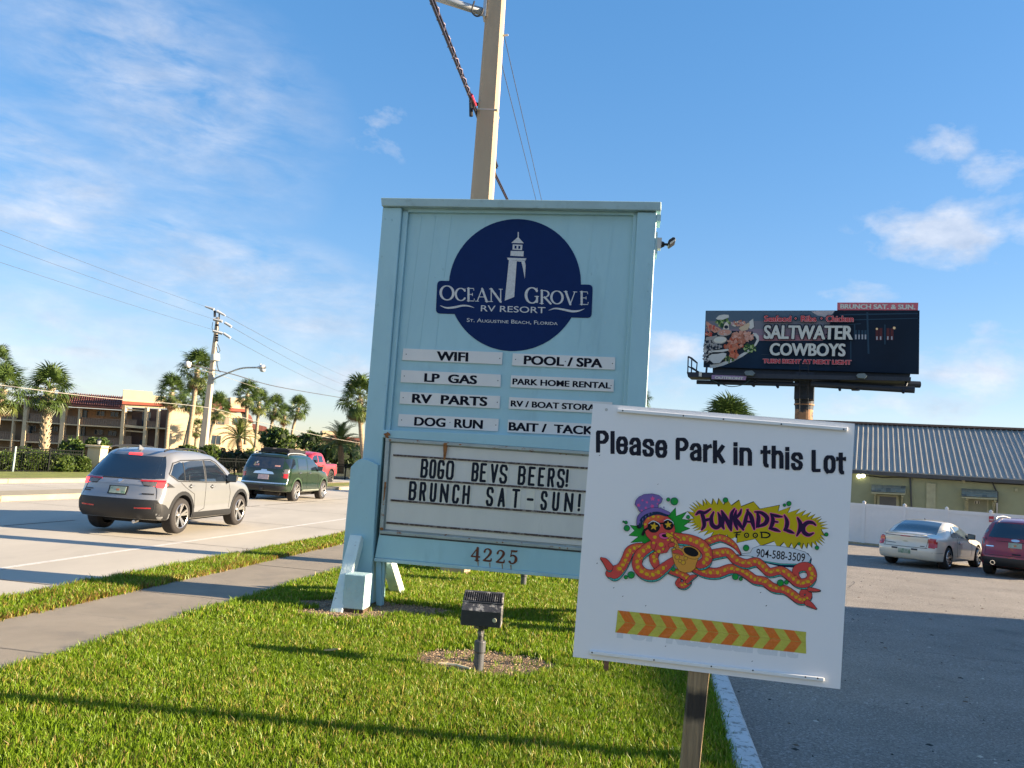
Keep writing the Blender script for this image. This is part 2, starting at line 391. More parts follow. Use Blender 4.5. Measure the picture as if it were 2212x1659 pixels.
# sidewalk: one slab per joint
walkm = mat('sidewalk_concrete', (.25,.215,.165), .9, var=.13, vs=1.7, bump=.25, bs=120, spots=[(2.2,.52,.72,(.155,.14,.12),.55),(70,.60,.68,(.14,.125,.105),.5)])
walk = bpy.data.objects.new('sidewalk', None); COL.objects.link(walk); tag(walk, kind='structure')
t = -1.2
while t < 44:
    L = 1.52; zt = .02+random.uniform(-.004,.004); mb = MB()
    vs = [st(a, b, z) for z in (-.06, zt) for a, b in ((-6.27,t+.006),(-4.93,t+.006),(-4.93,t+L-.006),(-6.27,t+L-.006))]
    mb.add(vs, [(0,3,2,1),(4,5,6,7),(0,1,5,4),(1,2,6,5),(2,3,7,6),(3,0,4,7)]); mb.build('slab', walkm, walk, bevel=.006); t += L
# parking lot
asph = mat('lot_asphalt', (.22,.195,.165), .9, var=.22, vs=.9, bump=.55, bs=85, spots=[(38,.52,.60,(.40,.38,.35),.65),(60,.53,.61,(.05,.05,.05),.75),(.35,.55,.7,(.17,.155,.13),.6),(1.3,.63,.72,(.10,.092,.08),.6)])
sheet_st('parking_lot', [.84,3,6,10,20,34], [-8,0,5,10,20,30,39.3,45], lambda s, t: zlot(t), asph)
# grit, twigs and hairline cracks on the lot
gr = MB()
for i in range(1500):
    t_ = 4+26*random.random()**1.4; s_ = .95+random.random()*(4+t_*.55); x_, y_, _z = st(s_, t_); z_ = zlot(t_); q_ = random.uniform(.003, .010)*(1+t_*.02); a_ = random.uniform(0, 6.3); c_, d_ = math.cos(a_)*q_*random.choice((1, 1, 3.5)), math.sin(a_)*q_
    gr.add([(x_-c_, y_-d_, z_), (x_+d_, y_-c_, z_), (x_+c_, y_+d_, z_), (x_-d_, y_+c_, z_), (x_, y_, z_+q_)], [(0,1,4),(1,2,4),(2,3,4),(3,0,4)], random.choice((0,0,1,2)))
tag(gr.build('lot_grit', [mat('grit_dark', (.03,.028,.025), .9), mat('grit_pale', (.45,.42,.36), .9), mat('grit_brown', (.12,.08,.05), .9)]), 'scattered grit, twigs and pebbles on the parking lot', 'grit', kind='stuff')
cr_ = MB()
for (s0_, t0_, ds, dt, n_) in ((3.6,11.8,.4,-.03,22),(6,16.5,.5,.05,24),(5,20.5,.55,-.06,24),(3.2,15,.12,.3,20)):
    P_ = []; s_, t_ = s0_, t0_
    for i in range(n_): P_.append((s_, t_)); s_ += ds*random.uniform(.4,1.2); t_ += dt+random.uniform(-.09,.09)
    for (a, b), (c_, d_) in zip(P_[:-1], P_[1:]):
        L_ = math.hypot(c_-a, d_-b); nx_, ny_ = -(d_-b)/L_*.006, (c_-a)/L_*.006
        cr_.add([st(a-nx_, b-ny_, zlot(b)+.004), st(a+nx_, b+ny_, zlot(b)+.004), st(c_+nx_, d_+ny_, zlot(d_)+.004), st(c_-nx_, d_-ny_, zlot(d_)+.004)], [(3,2,1,0)])
cr_.build('lot_cracks', joint, kind='structure')
pk = MB()
for k in range(9):                                              # faint stall lines on the lot
    a = Vector((12.2+k*1.55, 27.4-k*1.35, 0)); h = Vector((math.sin(R(46)), math.cos(R(46)), 0)); w = Vector((h.y,-h.x,0))*.05
    ps = [a-w, a+w, a+w+h*4.4, a-w+h*4.4]; pk.add([(p.x, p.y, zlot(p.dot(ST))+.006) for p in ps], [(0,1,2,3)])
pk.build('stall_lines', mat('stall_paint', (.34,.33,.30), .8, var=.25, vs=9), kind='structure')
# white painted kerb of the lot
kp = mat('kerb_white_paint', (.56,.57,.56), .8, var=.10, vs=3, bump=.5, bs=45, spots=[(16,.54,.60,(.20,.20,.17),.8),(5,.6,.7,(.33,.32,.28),.6)])
lotk = bpy.data.objects.new('lot_kerb', None); COL.objects.link(lotk); tag(lotk, kind='structure')
t = 0.0
while t < 36:
    L = 1.83; mb = MB(); z0 = min(zlot(t), -.1)
    j = random.uniform(-.006,.006)
    prof = [(.66+j, z0-.1), (.86+j, z0-.1), (.85+j, .005), (.82+j, .035), (.70+j, .04), (.66+j, .02)]
    vs = [st(a, t+.008, b) for a, b in prof]+[st(a, t+L-.008, b) for a, b in prof]; n = 6
    mb.add(vs, [tuple(range(n-1,-1,-1)), tuple(range(n, 2*n))]+[(i, (i+1)%n, (i+1)%n+n, i+n) for i in range(n)])
    mb.build('kerb_stone', kp, lotk, bevel=.006); t += L

# ------------------------------------------------------------------ grass blades
def in_view(x, y, z=0.0, mx=90):
    d = Vector((x, y, z-CAM_H)); zz = d.dot(FW)
    if zz < .5: return False
    px = 1106+FPX*d.dot(RT)/zz; py = 829.5-FPX*d.dot(UP)/zz
    return -mx < px < 2212+mx and py < 1659+140
PATCH = []
for (k, x, y, rx, ry) in (('z3', 985, 1500, .72, .46), ('b2', 900, 1450, .95, .42), ('b2', 300, 1560, .55, .25), ('z3', 800, 925, .35, .3)):
    g = gnd(*Q(k, x, y)); PATCH.append((g.x, g.y, rx, ry))
def bare(x, y):
    o = 0
    for (cx, cy, rx, ry) in PATCH:
        q = ((x-cx)/rx)**2+((y-cy)/ry)**2+.5*mnoise.noise(Vector((x*3.1, y*3.1, 0)))
        if q < 1: o = 1
    return o
def blades(name, s0, s1, t0, t1, dens, hgt, wid, seed, label_kind='stuff', edge=None, tuft=6, brown=0.0):
    rg = np.random.default_rng(seed); n = int((s1-s0)*(t1-t0)*dens/tuft); V = []; F = []; C = []; k = 0
    S = rg.uniform(s0, s1, n); T = rg.uniform(t0, t1, n)
    for i in range(n):
        p = SN*S[i]+ST*T[i]
        if not in_view(p.x, p.y): continue
        if bare(p.x, p.y) and rg.random() > .03: continue
        nz = mnoise.noise(Vector((p.x*1.3, p.y*1.3, 3))); nz2 = mnoise.noise(Vector((p.x*5, p.y*5, 9)))
        nz3 = mnoise.noise(Vector((p.x*.55+9, p.y*.55, 1))); dry = min(1, max(0, .6*nz2+.26+.35*nz+.6*max(0, nz3)))*.48
        if brown: dry = max(dry, brown*math.exp(-abs(S[i]-edge)/.10))
        for b in range(tuft):
            bx = p.x+rg.normal(0, .022); by = p.y+rg.normal(0, .022); a = rg.uniform(0, 2*math.pi); ln = abs(rg.normal(.38, .22))
            h = hgt*rg.uniform(.5, 1.25)*(1+.4*nz)*(1.5 if rg.random() < .02 else 1); w = wid*rg.uniform(.7, 1.3)
            dx, dy = math.cos(a)*ln*h, math.sin(a)*ln*h; c2 = rg.uniform(0, 2*math.pi); wx, wy = math.cos(c2)*w/2, math.sin(c2)*w/2
            m = (bx+dx*.35, by+dy*.35, h*.6)
            V += [(bx-wx, by-wy, -.01), (bx+wx, by+wy, -.01), (m[0]-wx*.85, m[1]-wy*.85, m[2]), (m[0]+wx*.85, m[1]+wy*.85, m[2]), (bx+dx, by+dy, h*.97)]
            F += [(k, k+1, k+3, k+2), (k+2, k+3, k+4)]; k += 5
            v = rg.uniform(.7, 1.3)
            g = (.17*v, .275*v, .012*v) if rg.random() > dry*.75 else (.40*v, .34*v, .07*v)
            if rg.random() < .03: g = (.32*v, .24*v, .09*v)
            if brown and rg.random() < dry*.8: g = (.20*v, .11*v, .03*v)
            C += [g]*5
    me = bpy.data.meshes.new(name); me.from_pydata(V, [], F)
    ca = me.color_attributes.new('tint', 'FLOAT_COLOR', 'POINT'); arr = np.ones((len(V), 4), np.float32); arr[:, :3] = C; ca.data.foreach_set('color', arr.ravel())
    me.materials.append(mat('grass_blade', (1,1,1), .45, var=.12, vs=2, trans=.38, attr='tint', spec=.35)); me.polygons.foreach_set('use_smooth', [True]*len(F))
    o = bpy.data.objects.new(name, me); COL.objects.link(o); tag(o, kind='stuff'); return o
g = blades('lawn_grass', -4.95, .68, 3.6, 8.2, 7200, .058, .0072, 1)
tag(g, 'short bright green lawn grass in front of the blue sign', 'grass')
g = blades('lawn_grass', -4.95, .70, 8.2, 13.5, 3300, .062, .0105, 2)
tag(g, 'short green lawn grass around and just behind the blue sign', 'grass')
g = blades('lawn_grass', -4.95, .70, 13.5, 27, 1100, .07, .02, 3)
tag(g, 'distant part of the green lawn beyond the concrete pole', 'grass')
g = blades('verge_grass', -7.05, -6.22, 5.5, 15, 4600, .085, .010, 4, edge=-6.27, brown=.65)
tag(g, 'near strip of green verge grass between sidewalk and road', 'grass')
g = blades('verge_grass', -7.05, -6.22, 15, 34, 1900, .085, .018, 5, edge=-6.27, brown=.6)
tag(g, 'far strip of green verge grass between sidewalk and road', 'grass')
# bare mulch patches and crumbs on them
mulch = mat('mulch', (.24,.165,.10), .95, var=.5, vs=30, bump=1.0, bs=80)
for i, (cx, cy, rx, ry) in enumerate(PATCH):
    mb = MB(); n = 40; mb.add([(cx, cy, .012)]+[(cx+1.1*rx*math.cos(a)*(1+.12*math.sin(5*a)), cy+1.1*ry*math.sin(a)*(1+.12*math.cos(4*a)), -.004+i*.001) for a in np.linspace(0, 2*math.pi, n, endpoint=False)],
                       [(0, 1+k, 1+(k+1)%n) for k in range(n)]); mb.build('bare_soil', mulch, kind='structure')
    cr = MB()
    for j in range(int(rx*ry*3600)):
        a = random.uniform(0, 6.28); r = math.sqrt(random.random()); x = cx+rx*r*math.cos(a); y = cy+ry*r*math.sin(a); q = random.uniform(.003,.010); an = random.uniform(0,3.14); c, s_ = math.cos(an)*q*1.6, math.sin(an)*q*1.6
        z = .012
        cr.add([(x-c,y-s_,z),(x+s_*.5,y-c*.5,z),(x+c,y+s_,z),(x-s_*.5,y+c*.5,z),(x,y,z+q)], [(0,1,4),(1,2,4),(2,3,4),(3,0,4)], random.randrange(3))
    o = cr.build('wood_chips', [mat('chip_tan', (.42,.30,.18), .9), mat('chip_brown', (.13,.08,.045), .9), mat('chip_grey', (.26,.20,.14), .9)]); tag(o, kind='stuff')
    tag(o, ['tan wood chips and grit around the foot of the ground spotlight','wood chips and grit under the left post of the blue sign','wood chips at the foot of the sloping brace','wood chips around the foot of the concrete pole'][i], 'wood chips')
# a dry strip and a fallen leaf
def curved_strip(name, pts, w, m, label, cat):
    mb = MB(); P = [gnd(*Q(*p)) for p in pts]; P = [p+Vector((0,0,.05)) for p in P]
    vs = []
    for i, p in enumerate(P):
        d = (P[min(i+1,len(P)-1)]-P[max(i-1,0)]).normalized(); n = Vector((-d.y, d.x, 0))*w/2*(1 if 0 < i < len(P)-1 else .5)
        vs += [p-n, p+n, p+n*.6+Vector((0,0,.012)), p-n*.6+Vector((0,0,.012))]
    fs = []
    for i in range(len(P)-1):
        for k in range(4): fs.append((4*i+k, 4*i+(k+1)%4, 4*i+4+(k+1)%4, 4*i+4+k))
    fs += [(0,3,2,1), tuple(len(vs)-4+k for k in range(4))]
    mb.add(vs, fs); o = mb.build(name, m); tag(o, label, cat)
curved_strip('dry_palm_strip', [('a7',370,1205),('a7',500,1212),('a7',640,1228),('a7',740,1255),('a7',845,1285)], .03, mat('bleached_leaf', (.66,.55,.36), .7), 'long pale dry palm strip on the mulch in front of the spotlight', 'palm strip')
curved_strip('dry_leaf', [('z3',-10,1462),('z3',30,1460),('z3',60,1455),('z3',92,1452)], .025, mat('tan_leaf', (.62,.42,.16), .7), 'short tan dry leaf lying alone on the lawn', 'leaf')
# ================================================================== the blue resort sign
SF = Frame(atY(803,1205,10.53).xy, atY(1430,1260,10.03).xy)
blue = mat('sign_blue_paint', (.34,.55,.60), .5, var=.05, vs=2.2, bump=.10, bs=18, spots=[(2.5,.55,.75,(.26,.43,.47),.7),(34,.67,.72,(.50,.56,.52),.6),(46,.70,.74,(.16,.12,.08),.7),(.9,.58,.75,(.30,.45,.45),.6)], stretch=(1,1,.35))
blue_lt = mat('sign_blue_paint_weathered', (.38,.55,.57), .55, var=.10, vs=7, bump=.25, bs=30, spots=[(22,.60,.66,(.55,.56,.50),.8),(30,.66,.70,(.16,.08,.03),.9)])
cap_m = mat('sign_cap_paint', (.33,.46,.46), .55, var=.08, vs=3, spots=[(9,.55,.75,(.20,.27,.25),.5)])
rust = mat('rust', (.22,.075,.025), .9, var=.4, vs=60)
rsign = SF.root('resort_sign', 'tall light blue painted wooden sign of the RV resort with round navy emblem', 'sign')
def pr(fr, k, pts, d0, d1, name, m, parent, bevel=0.0, dm=0.0):
    mb = MB(); mb.prism(fr.q(k, pts, dm), d0, d1); return mb.build(name, m, parent, bevel=bevel)
pr(SF,'z2',[(360,72),(2124,98),(2124,152),(364,123)], -.05, .62, 'top_cap', cap_m, rsign, .006)
pr(SF,'z2',[(365,124),(485,127),(306,2350),(300,2630),(163,2630)], .0, .56, 'post', blue, rsign, .008)
pr(SF,'z2',[(1975,155),(2098,157),(1963,2640),(1835,2640)], .0, .56, 'post', blue, rsign, .008)
pr(SF,'z2',[(486,128),(521,131),(403,1533),(373,1531)], .05, .13, 'inner_strip', blue, rsign, .004)
pr(SF,'z2',[(1950,152),(1974,154),(1901,1590),(1872,1588)], .05, .13, 'inner_strip', blue, rsign, .004)
pr(SF,'z2',[(486,124),(1974,150),(1972,166),(485,146)], .05, .13, 'inner_strip', blue, rsign, .003)
pr(SF,'z2',[(521,146),(1950,166),(1872,1590),(404,1530)], .10, .14, 'face_panel', blue, rsign)
mb = MB()
for x in (600, 690, 790, 1010, 1540, 1700, 1830):               # board seams, slightly proud battens
    a, b = SF.q('z2', [(x, 160), (x-105, 1010)]); mb.prism([(a[0]-.004,a[1]),(a[0]+.004,a[1]),(b[0]+.004,b[1]),(b[0]-.004,b[1])], .097, .101)
mb.build('panel_seams', blue, rsign, kind='stuff')
pr(SF,'z2',[(368,1531),(1903,1592),(1897,1685),(364,1580)], -.015, .2, 'rail', blue, rsign, .006)
pr(SF,'z3',[(345,684),(1860,818),(1850,975),(316,838)], -.015, .2, 'rail', blue, rsign, .006)
pr(SF,'z3',[(316,838),(1850,974),(1849,995),(315,860)], -.04, .15, 'ledge', blue_lt, rsign, .004)
# back of the sign
pr(SF,'z2',[(486,128),(1974,150),(1850,2500),(306,2345)], .5, .55, 'back_panel', blue, rsign)
# reader board cabinet
alu = mat('reader_frame_alu', (.36,.40,.38), .55, .2, var=.15, vs=5, spots=[(14,.60,.66,(.22,.08,.03),.9)])
cab = pr(SF,'z3',[(385,82),(1895,184),(1853,815),(346,684)], .02, .14, 'reader_cabinet', alu, rsign)
facem = mat('reader_face', (.62,.60,.55), .35, var=.05, vs=3, spots=[(4,.6,.75,(.36,.34,.27),.5)], stretch=(1,1,.3))
pr(SF,'z3',[(418,112),(1868,214),(1832,780),(381,658)], .008, .03, 'reader_face', facem, cab)
frm = MB()
for q in ([(385,82),(1895,184),(1890,204),(386,103)], [(348,664),(1855,795),(1853,815),(346,684)], [(386,103),(412,105),(371,664),(348,664)], [(1871,204),(1890,204),(1856,795),(1835,793)]):
    frm.prism(SF.q('z3', q), -.03, .02)
frm.build('cabinet_frame', alu, cab, bevel=.004)
track = mat('reader_track', (.06,.035,.03), .7, var=.4, vs=20, spots=[(25,.5,.6,(.30,.26,.22),.8)])
for (a, b) in (((432,189),(1862,286)), ((446,332),(1855,435)), ((415,474),(1846,585)), ((388,616),(1838,737))):
    q = [(a[0],a[1]-5),(b[0],b[1]-5),(b[0],b[1]+7),(a[0],a[1]+7)]; pr(SF,'z3',q,-.006,.012,'letter_track',track,cab)
pr(SF,'z3',[(352,686),(1860,818),(1860,826),(352,694)], -.022, .0, 'caulk_line', mat('caulk', (.05,.05,.055), .8), cab)
# rust blots
rb = MB()
for (x, y, r) in ((400,60,22),(395,75,14),(415,95,10),(765,122,15),(858,125,8),(385,390,9),(375,500,6),(362,655,14),(1090,740,6),(1125,740,6),(1485,775,7)):
    u, w = SF.px(*Q('z3', x, y)); rr = r/1.58*.54/FPX*10.4
    rb.sheet([(u+rr*math.cos(a)*random.uniform(.6,1.2), w+rr*.6*math.sin(a)*random.uniform(.6,1.2)) for a in np.linspace(0, 6.28, 12, endpoint=False)], -.031-.0003*r)
u, w = SF.px(*Q('z3', 765, 130)); rb.sheet([(u-.03,w),(u+.03,w),(u+.012,w-.17),(u-.01,w-.2)], -.0312)
u, w = SF.px(*Q('z3', 386, 360)); rb.sheet([(u-.012,w),(u+.015,w),(u+.008,w-.22),(u-.008,w-.25)], -.0314)
rb.build('rust_stains', mat('rust_stain', (.25,.10,.03), .9, var=.5, vs=25), rsign, kind='stuff')
# changeable letters: strokes on a 0..1 cell, each its own tile
GL = dict(B=[[(0,0),(0,1),(.75,1),(1,.85),(1,.63),(.78,.52),(0,.52)],[(.78,.52),(1,.4),(1,.15),(.75,0),(0,0)]], O=[[(.2,0),(0,.15),(0,.85),(.2,1),(.8,1),(1,.85),(1,.15),(.8,0),(.2,0)]],
 G=[[(1,.8),(1,.88),(.8,1),(.2,1),(0,.85),(0,.15),(.2,0),(.8,0),(1,.15),(1,.45),(.6,.45)]], E=[[(1,1),(0,1),(0,0),(1,0)],[(0,.52),(.8,.52)]], V=[[(0,1),(.5,0),(1,1)]],
 S=[[(1,.78),(1,.87),(.8,1),(.2,1),(0,.87),(0,.66),(.2,.54),(.8,.44),(1,.32),(1,.14),(.8,0),(.2,0),(0,.14),(0,.22)]], R=[[(0,0),(0,1),(.78,1),(1,.86),(1,.62),(.78,.5),(0,.5)],[(.6,.5),(1,0)]],
 U=[[(0,1),(0,.15),(.2,0),(.8,0),(1,.15),(1,1)]], N=[[(0,0),(0,1),(1,0),(1,1)]], C=[[(1,.78),(1,.87),(.8,1),(.2,1),(0,.87),(0,.14),(.2,0),(.8,0),(1,.14),(1,.22)]],
 H=[[(0,0),(0,1)],[(1,0),(1,1)],[(0,.52),(1,.52)]], A=[[(0,0),(.5,1),(1,0)],[(.22,.3),(.78,.3)]], T=[[(0,1),(1,1)],[(.5,1),(.5,0)]])
GL['-'] = [[(0,.5),(1,.5)]]; GL['!'] = [[(.5,1),(.5,.32)],[(.5,.08),(.5,.0)]]
letter_m = mat('reader_letter', (.012,.016,.026), .6, var=.2, vs=30, spec=.15); tile_m = mat('letter_tile', (.66,.63,.54), .3, var=.06, vs=8, spots=[(7,.62,.72,(.50,.40,.20),.7)])
def letters(row, base0, slope, x0, h):
    for ch, xa, xb in row:
        by = base0+slope*(xa-x0); w = xb-xa
        quad = SF.q('z3', [(xa-3, by+6), (xb+5, by+6+slope*w), (xb+13, by-h-6+slope*w), (xa+5, by-h-6)])
        mb = MB(); mb.prism(quad, .001, .006); d = .0005; lean = 8
        for s in GL[ch]:
            pts = []
            iw = 0 if ch == '!' else 9
            for (u, v) in s:
                px = xa+iw+u*(w-2*iw)+lean*v; py = by-8-v*(h-16)+slope*(px-xa); pts.append((px, py))
            for a, b in zip(pts[:-1], pts[1:]):
                if ch == '!' and abs(a[1]-b[1]) < 12: b = (a[0]+1, a[1]-5)
                vs, fs = ribbon([a, b], 17); d -= .0002
                q = SF.q('z3', vs); mb.add([(p[0], d, p[1]) for p in q], fs, 1)
        mb.build('letter', [tile_m, letter_m], cab)
letters([('B',600,648),('O',655,700),('G',706,752),('O',760,812),('B',922,968),('E',975,1018),('V',1040,1090),('S',1098,1150),('B',1215,1265),('E',1280,1326),('E',1342,1386),('R',1402,1448),('S',1462,1512),('!',1516,1536)], 333, .0733, 600, 122)
letters([('B',525,575),('R',592,636),('U',658,702),('N',722,778),('C',800,846),('H',864,912),('S',1014,1062),('A',1088,1138),('T',1175,1228),('-',1270,1316),('S',1358,1402),('U',1432,1478),('N',1508,1566),('!',1592,1614)], 475, .0739, 525, 122)
# house number 4225: rusty serif digits
def digit(art, ch, x, y, w, h, m):
    P = lambda u, v: (x+u*w+.06*v*h, y-v*h+.09*(x+u*w-x))
    S = {'4':[[(.75,0,.22),(.75,1,.22)],[(.72,.98,.10),(.0,.32,.10)],[(.0,.30,.13),(1.05,.30,.13)],[(.5,.0,.09),(1.0,0,.09)]],
         '2':[[(.08,.74,.18),(.18,.92,.12),(.5,1,.12),(.82,.88,.2),(.85,.68,.22),(.55,.38,.16),(.08,.08,.12)],[(.02,.05,.16),(.9,.05,.16),(1.0,.25,.08)]],
         '5':[[(.25,1,.16),(.85,1,.16),(.95,1.08,.06)],[(.25,1,.09),(.15,.55,.09)],[(.15,.55,.10),(.45,.66,.12),(.82,.52,.2),(.86,.25,.24),(.6,.03,.14),(.25,.0,.12),(.06,.12,.2)]]}[ch]
    for s in S:
        pts = [(*P(u, v), t_*h*.95) for u, v, t_ in s]; art.line(pts, m, None, smooth=len(pts) > 2)
numr = MB(); art = Art(SF, 'z3', -.020, .00008)
for ch, x, y in (('4',926,852),('2',1003,858),('2',1085,868),('5',1165,872)): digit(art, ch, x, y, 48, 78, mat('rusty_number', (.13,.035,.015), .8, var=.5, vs=50))
drip = mat('rust_drip', (.30,.17,.07), .9, var=.3)
for x, y in ((968,862),(1043,872),(1121,880),(1176,885)): art.line([(x,y,7),(x+2,y+28,4)], drip)
art.build('house_number', rsign)
# navy emblem
navy = flat('navy', (.003,.020,.095), .5); silver = mat('print_silver', (.56,.56,.55), .5, var=.16, vs=60)
art = Art(SF, 'z2', .0985, .00005)
L_, R_, T_, B_ = SF.q('z2', [(775,575),(1616,600),(1210,185),(1165,1027)]); cu, cw = (L_[0]+R_[0])/2, (T_[1]+B_[1])/2; rr = (R_[0]-L_[0])/2; rw = (T_[1]-B_[1])/2
emb = MB(); emb.prism([(cu+rr*math.cos(a), cw+rw*math.sin(a)) for a in np.linspace(0, 2*math.pi, 72, endpoint=False)], .094, .0995)
def rrect(c, r=28):
    out = []
    for i, (x, y) in enumerate(c):
        px, py = c[i-1]; nx, ny = c[(i+1) % 4]; l1 = math.hypot(px-x, py-y); l2 = math.hypot(nx-x, ny-y)
        a = (x+(px-x)/l1*r, y+(py-y)/l1*r); b = (x+(nx-x)/l2*r, y+(ny-y)/l2*r)
        for t_ in (0, .25, .5, .75, 1): out.append(((1-t_)**2*a[0]+2*t_*(1-t_)*x+t_*t_*b[0], (1-t_)**2*a[1]+2*t_*(1-t_)*y+t_*t_*b[1]))
    return out
emb.prism(SF.q('z2', rrect([(700,578),(1691,604),(1683,816),(690,787)])), .0925, .0996)
emb_o = emb.build('emblem', navy, rsign)
art.d = .0922
for p in ([(1213,268),(1219,268),(1220,303),(1212,303)], [(1172,338),(1215,299),(1252,340)], [(1181,347),(1243,350),(1240,384),(1179,380)], [(1168,388),(1251,391),(1249,424),(1166,420)],
          [(1145,432),(1268,436),(1262,450),(1150,446)], [(1157,446),(1207,450),(1190,682),(1130,706)], [(1207,449),(1240,450),(1236,458),(1207,455)], [(1234,450),(1258,452),(1263,480),(1258,566),(1246,500)]): art.poly(p, silver)
for p in ([(1193,355),(1206,356),(1205,375),(1192,374)], [(1217,356),(1230,357),(1229,376),(1216,375)]): art.poly(p, navy)
def serif(art, ch, x, y, w, h, m, sl=.026):
    """Roman capital from thick and thin strokes; x, y bottom left in crop pixels"""
    T, t = .17, .075; K = h
    def P(u, v): return (x+u*w-.03*v*h*0+.035*h*v*0, y-v*h+sl*u*w)
    def L(pts, th, sm=False): art.line([(*P(u, v), (q if q else th)*K) for u, v, q in [(p+(None,))[:3] for p in pts]], m, None, smooth=sm)
    def foot(u, v, r=.17): L([(u-r*h/w*.8, v), (u+r*h/w*.8, v)], .055)
    if ch in 'OCG':
        e = [(a) for a in np.linspace(R(38 if ch != 'O' else 90), R(322 if ch != 'O' else 450), 22)]
        L([(.5+.46*math.cos(a), .5+.5*math.sin(a), .07+.11*abs(math.cos(a))**1.3) for a in e], t)
        if ch != 'O': L([(.88,.98),(.88,.74)], .05)
        if ch == 'G': L([(.88,.42),(.88,.08)], .13); foot(.86,.44,.15)
    elif ch == 'E': L([(.22,0),(.22,1)], T); L([(.05,1),(.88,1),(.9,.86)], .06); L([(.05,0),(.92,0),(.96,.17)], .06); L([(.22,.52),(.72,.52)], .06); L([(.72,.62),(.72,.42)], .05)
    elif ch == 'A': L([(.5,1),(.12,0)], t); L([(.5,1),(.86,0)], T); L([(.27,.35),(.7,.35)], .06); foot(.1,0); foot(.88,0)
    elif ch == 'N': L([(.14,0),(.14,1)], .08); L([(.14,1),(.86,0)], T); L([(.86,0),(.86,1)], .08); foot(.12,0); foot(.86,1); foot(.1,1,.12)
    elif ch == 'V': L([(.14,1),(.5,0)], T); L([(.5,0),(.86,1)], t); foot(.13,1); foot(.88,1)
    elif ch == 'R': L([(.2,0),(.2,1)], T); L([(.1,1,.06),(.5,1,.07),(.76,.88,.13),(.78,.66,.13),(.5,.48,.07),(.2,.48,.06)], t, True); L([(.45,.48),(.98,0)], .15); foot(.18,0)
sl = .03
for ch, x, w, h, y in (('O',718,88,90,700),('C',815,70,78,704),('E',888,50,80,707),('A',945,82,80,709),('N',1032,84,80,711),('G',1262,84,98,720),('R',1352,72,82,723),('O',1424,78,82,725),('V',1508,80,80,728),('E',1608,56,80,729)):
    serif(art, ch, x, y, w, h, silver, sl)
art.text('RV RESORT', (977,774), (1388,787), (979,735), silver, .004)
art.text('St. Augustine Beach, Florida', (888,845), (1467,866), (889,817), silver, .003, smallcaps=True)
for p in ([(720,738,3),(760,752,10),(810,748,13),(860,738,11),(900,740,8),(935,751,2)], [(1410,768,2),(1450,756,9),(1500,762,12),(1560,774,13),(1605,770,9),(1637,758,2)]): art.line(p, silver, None, smooth=True)
art.build('emblem_print', rsign)
# eight service plates
plate_m = mat('plate_white', (.70,.68,.65), .4, var=.03); ink = mat('plate_ink', (.008,.009,.018), .7, var=.1, spec=.1)
for txt, q, bl, br, tl in (('WIFI',[(495,1017),(1123,1042),(1118,1118),(488,1090)],(705,1093),(905,1101),(707,1035)), ('LP  GAS',[(483,1153),(1111,1182),(1109,1260),(477,1230)],(626,1228),(960,1244),(629,1173)),
  ('RV  PARTS',[(476,1290),(1107,1318),(1103,1397),(470,1366)],(548,1361),(1025,1383),(552,1303)), ('DOG  RUN',[(466,1431),(1098,1462),(1093,1541),(460,1508)],(562,1505),(996,1527),(566,1449)),
  ('POOL / SPA',[(1187,1048),(1835,1073),(1832,1152),(1182,1124)],(1255,1118),(1753,1140),(1258,1061)), ('PARK HOME RENTAL',[(1176,1186),(1826,1213),(1824,1291),(1172,1262)],(1184,1245),(1806,1272),(1186,1206)),
  ('RV / BOAT STORAGE',[(1165,1324),(1817,1357),(1812,1430),(1160,1398)],(1173,1384),(1790,1415),(1175,1345)), ('BAIT /  TACKLE',[(1157,1467),(1808,1500),(1804,1578),(1152,1546)],(1160,1536),(1785,1569),(1162,1482))):
    mb = MB(); mb.prism(SF.q('z2', q, .08), .082, .0985); a, b, c = SF.q('z2', [bl, br, tl], .08); put_text(mb, txt, a, b, c, .0812, .042, 1)
    (x0,y0),(x1,y1),(x2,y2),(x3,y3) = q
    for (x, y) in ((x0+18,(y0+y3)/2), (x1-18,(y1+y2)/2), ((x0+x1)/2+8,(y0+y1+y2+y3)/4)):
        u, w = SF.px(*Q('z2', x, y), .08); mb.sheet([(u+.007*math.cos(k), w+.007*math.sin(k)) for k in np.linspace(0, 6.28, 8, endpoint=False)], .0806, 1)
    mb.build('name_plate', [plate_m, ink], rsign)
# nail heads and bolts
bo = MB()
for (x, y) in ((380,200),(425,205),(360,437),(335,740),(450,990),(308,1025),(478,720),(690,170),(855,152),(735,505),(1683,535),(2045,485),(2045,578),(1950,605),(2038,655),(1955,735),(1940,842),(2038,825),(1933,1090),(2020,1280),(750,1580),(378,1250)):
    u, w = SF.px(*Q('z2', x, y)); bo.lathe([(.009,-.004),(.009,.003)], 6, 'y', (u, 0 if x < 480 or x > 1975 else .1, w)); 
bo.build('nail_heads', mat('nail', (.30,.42,.44), .5), rsign, kind='stuff')
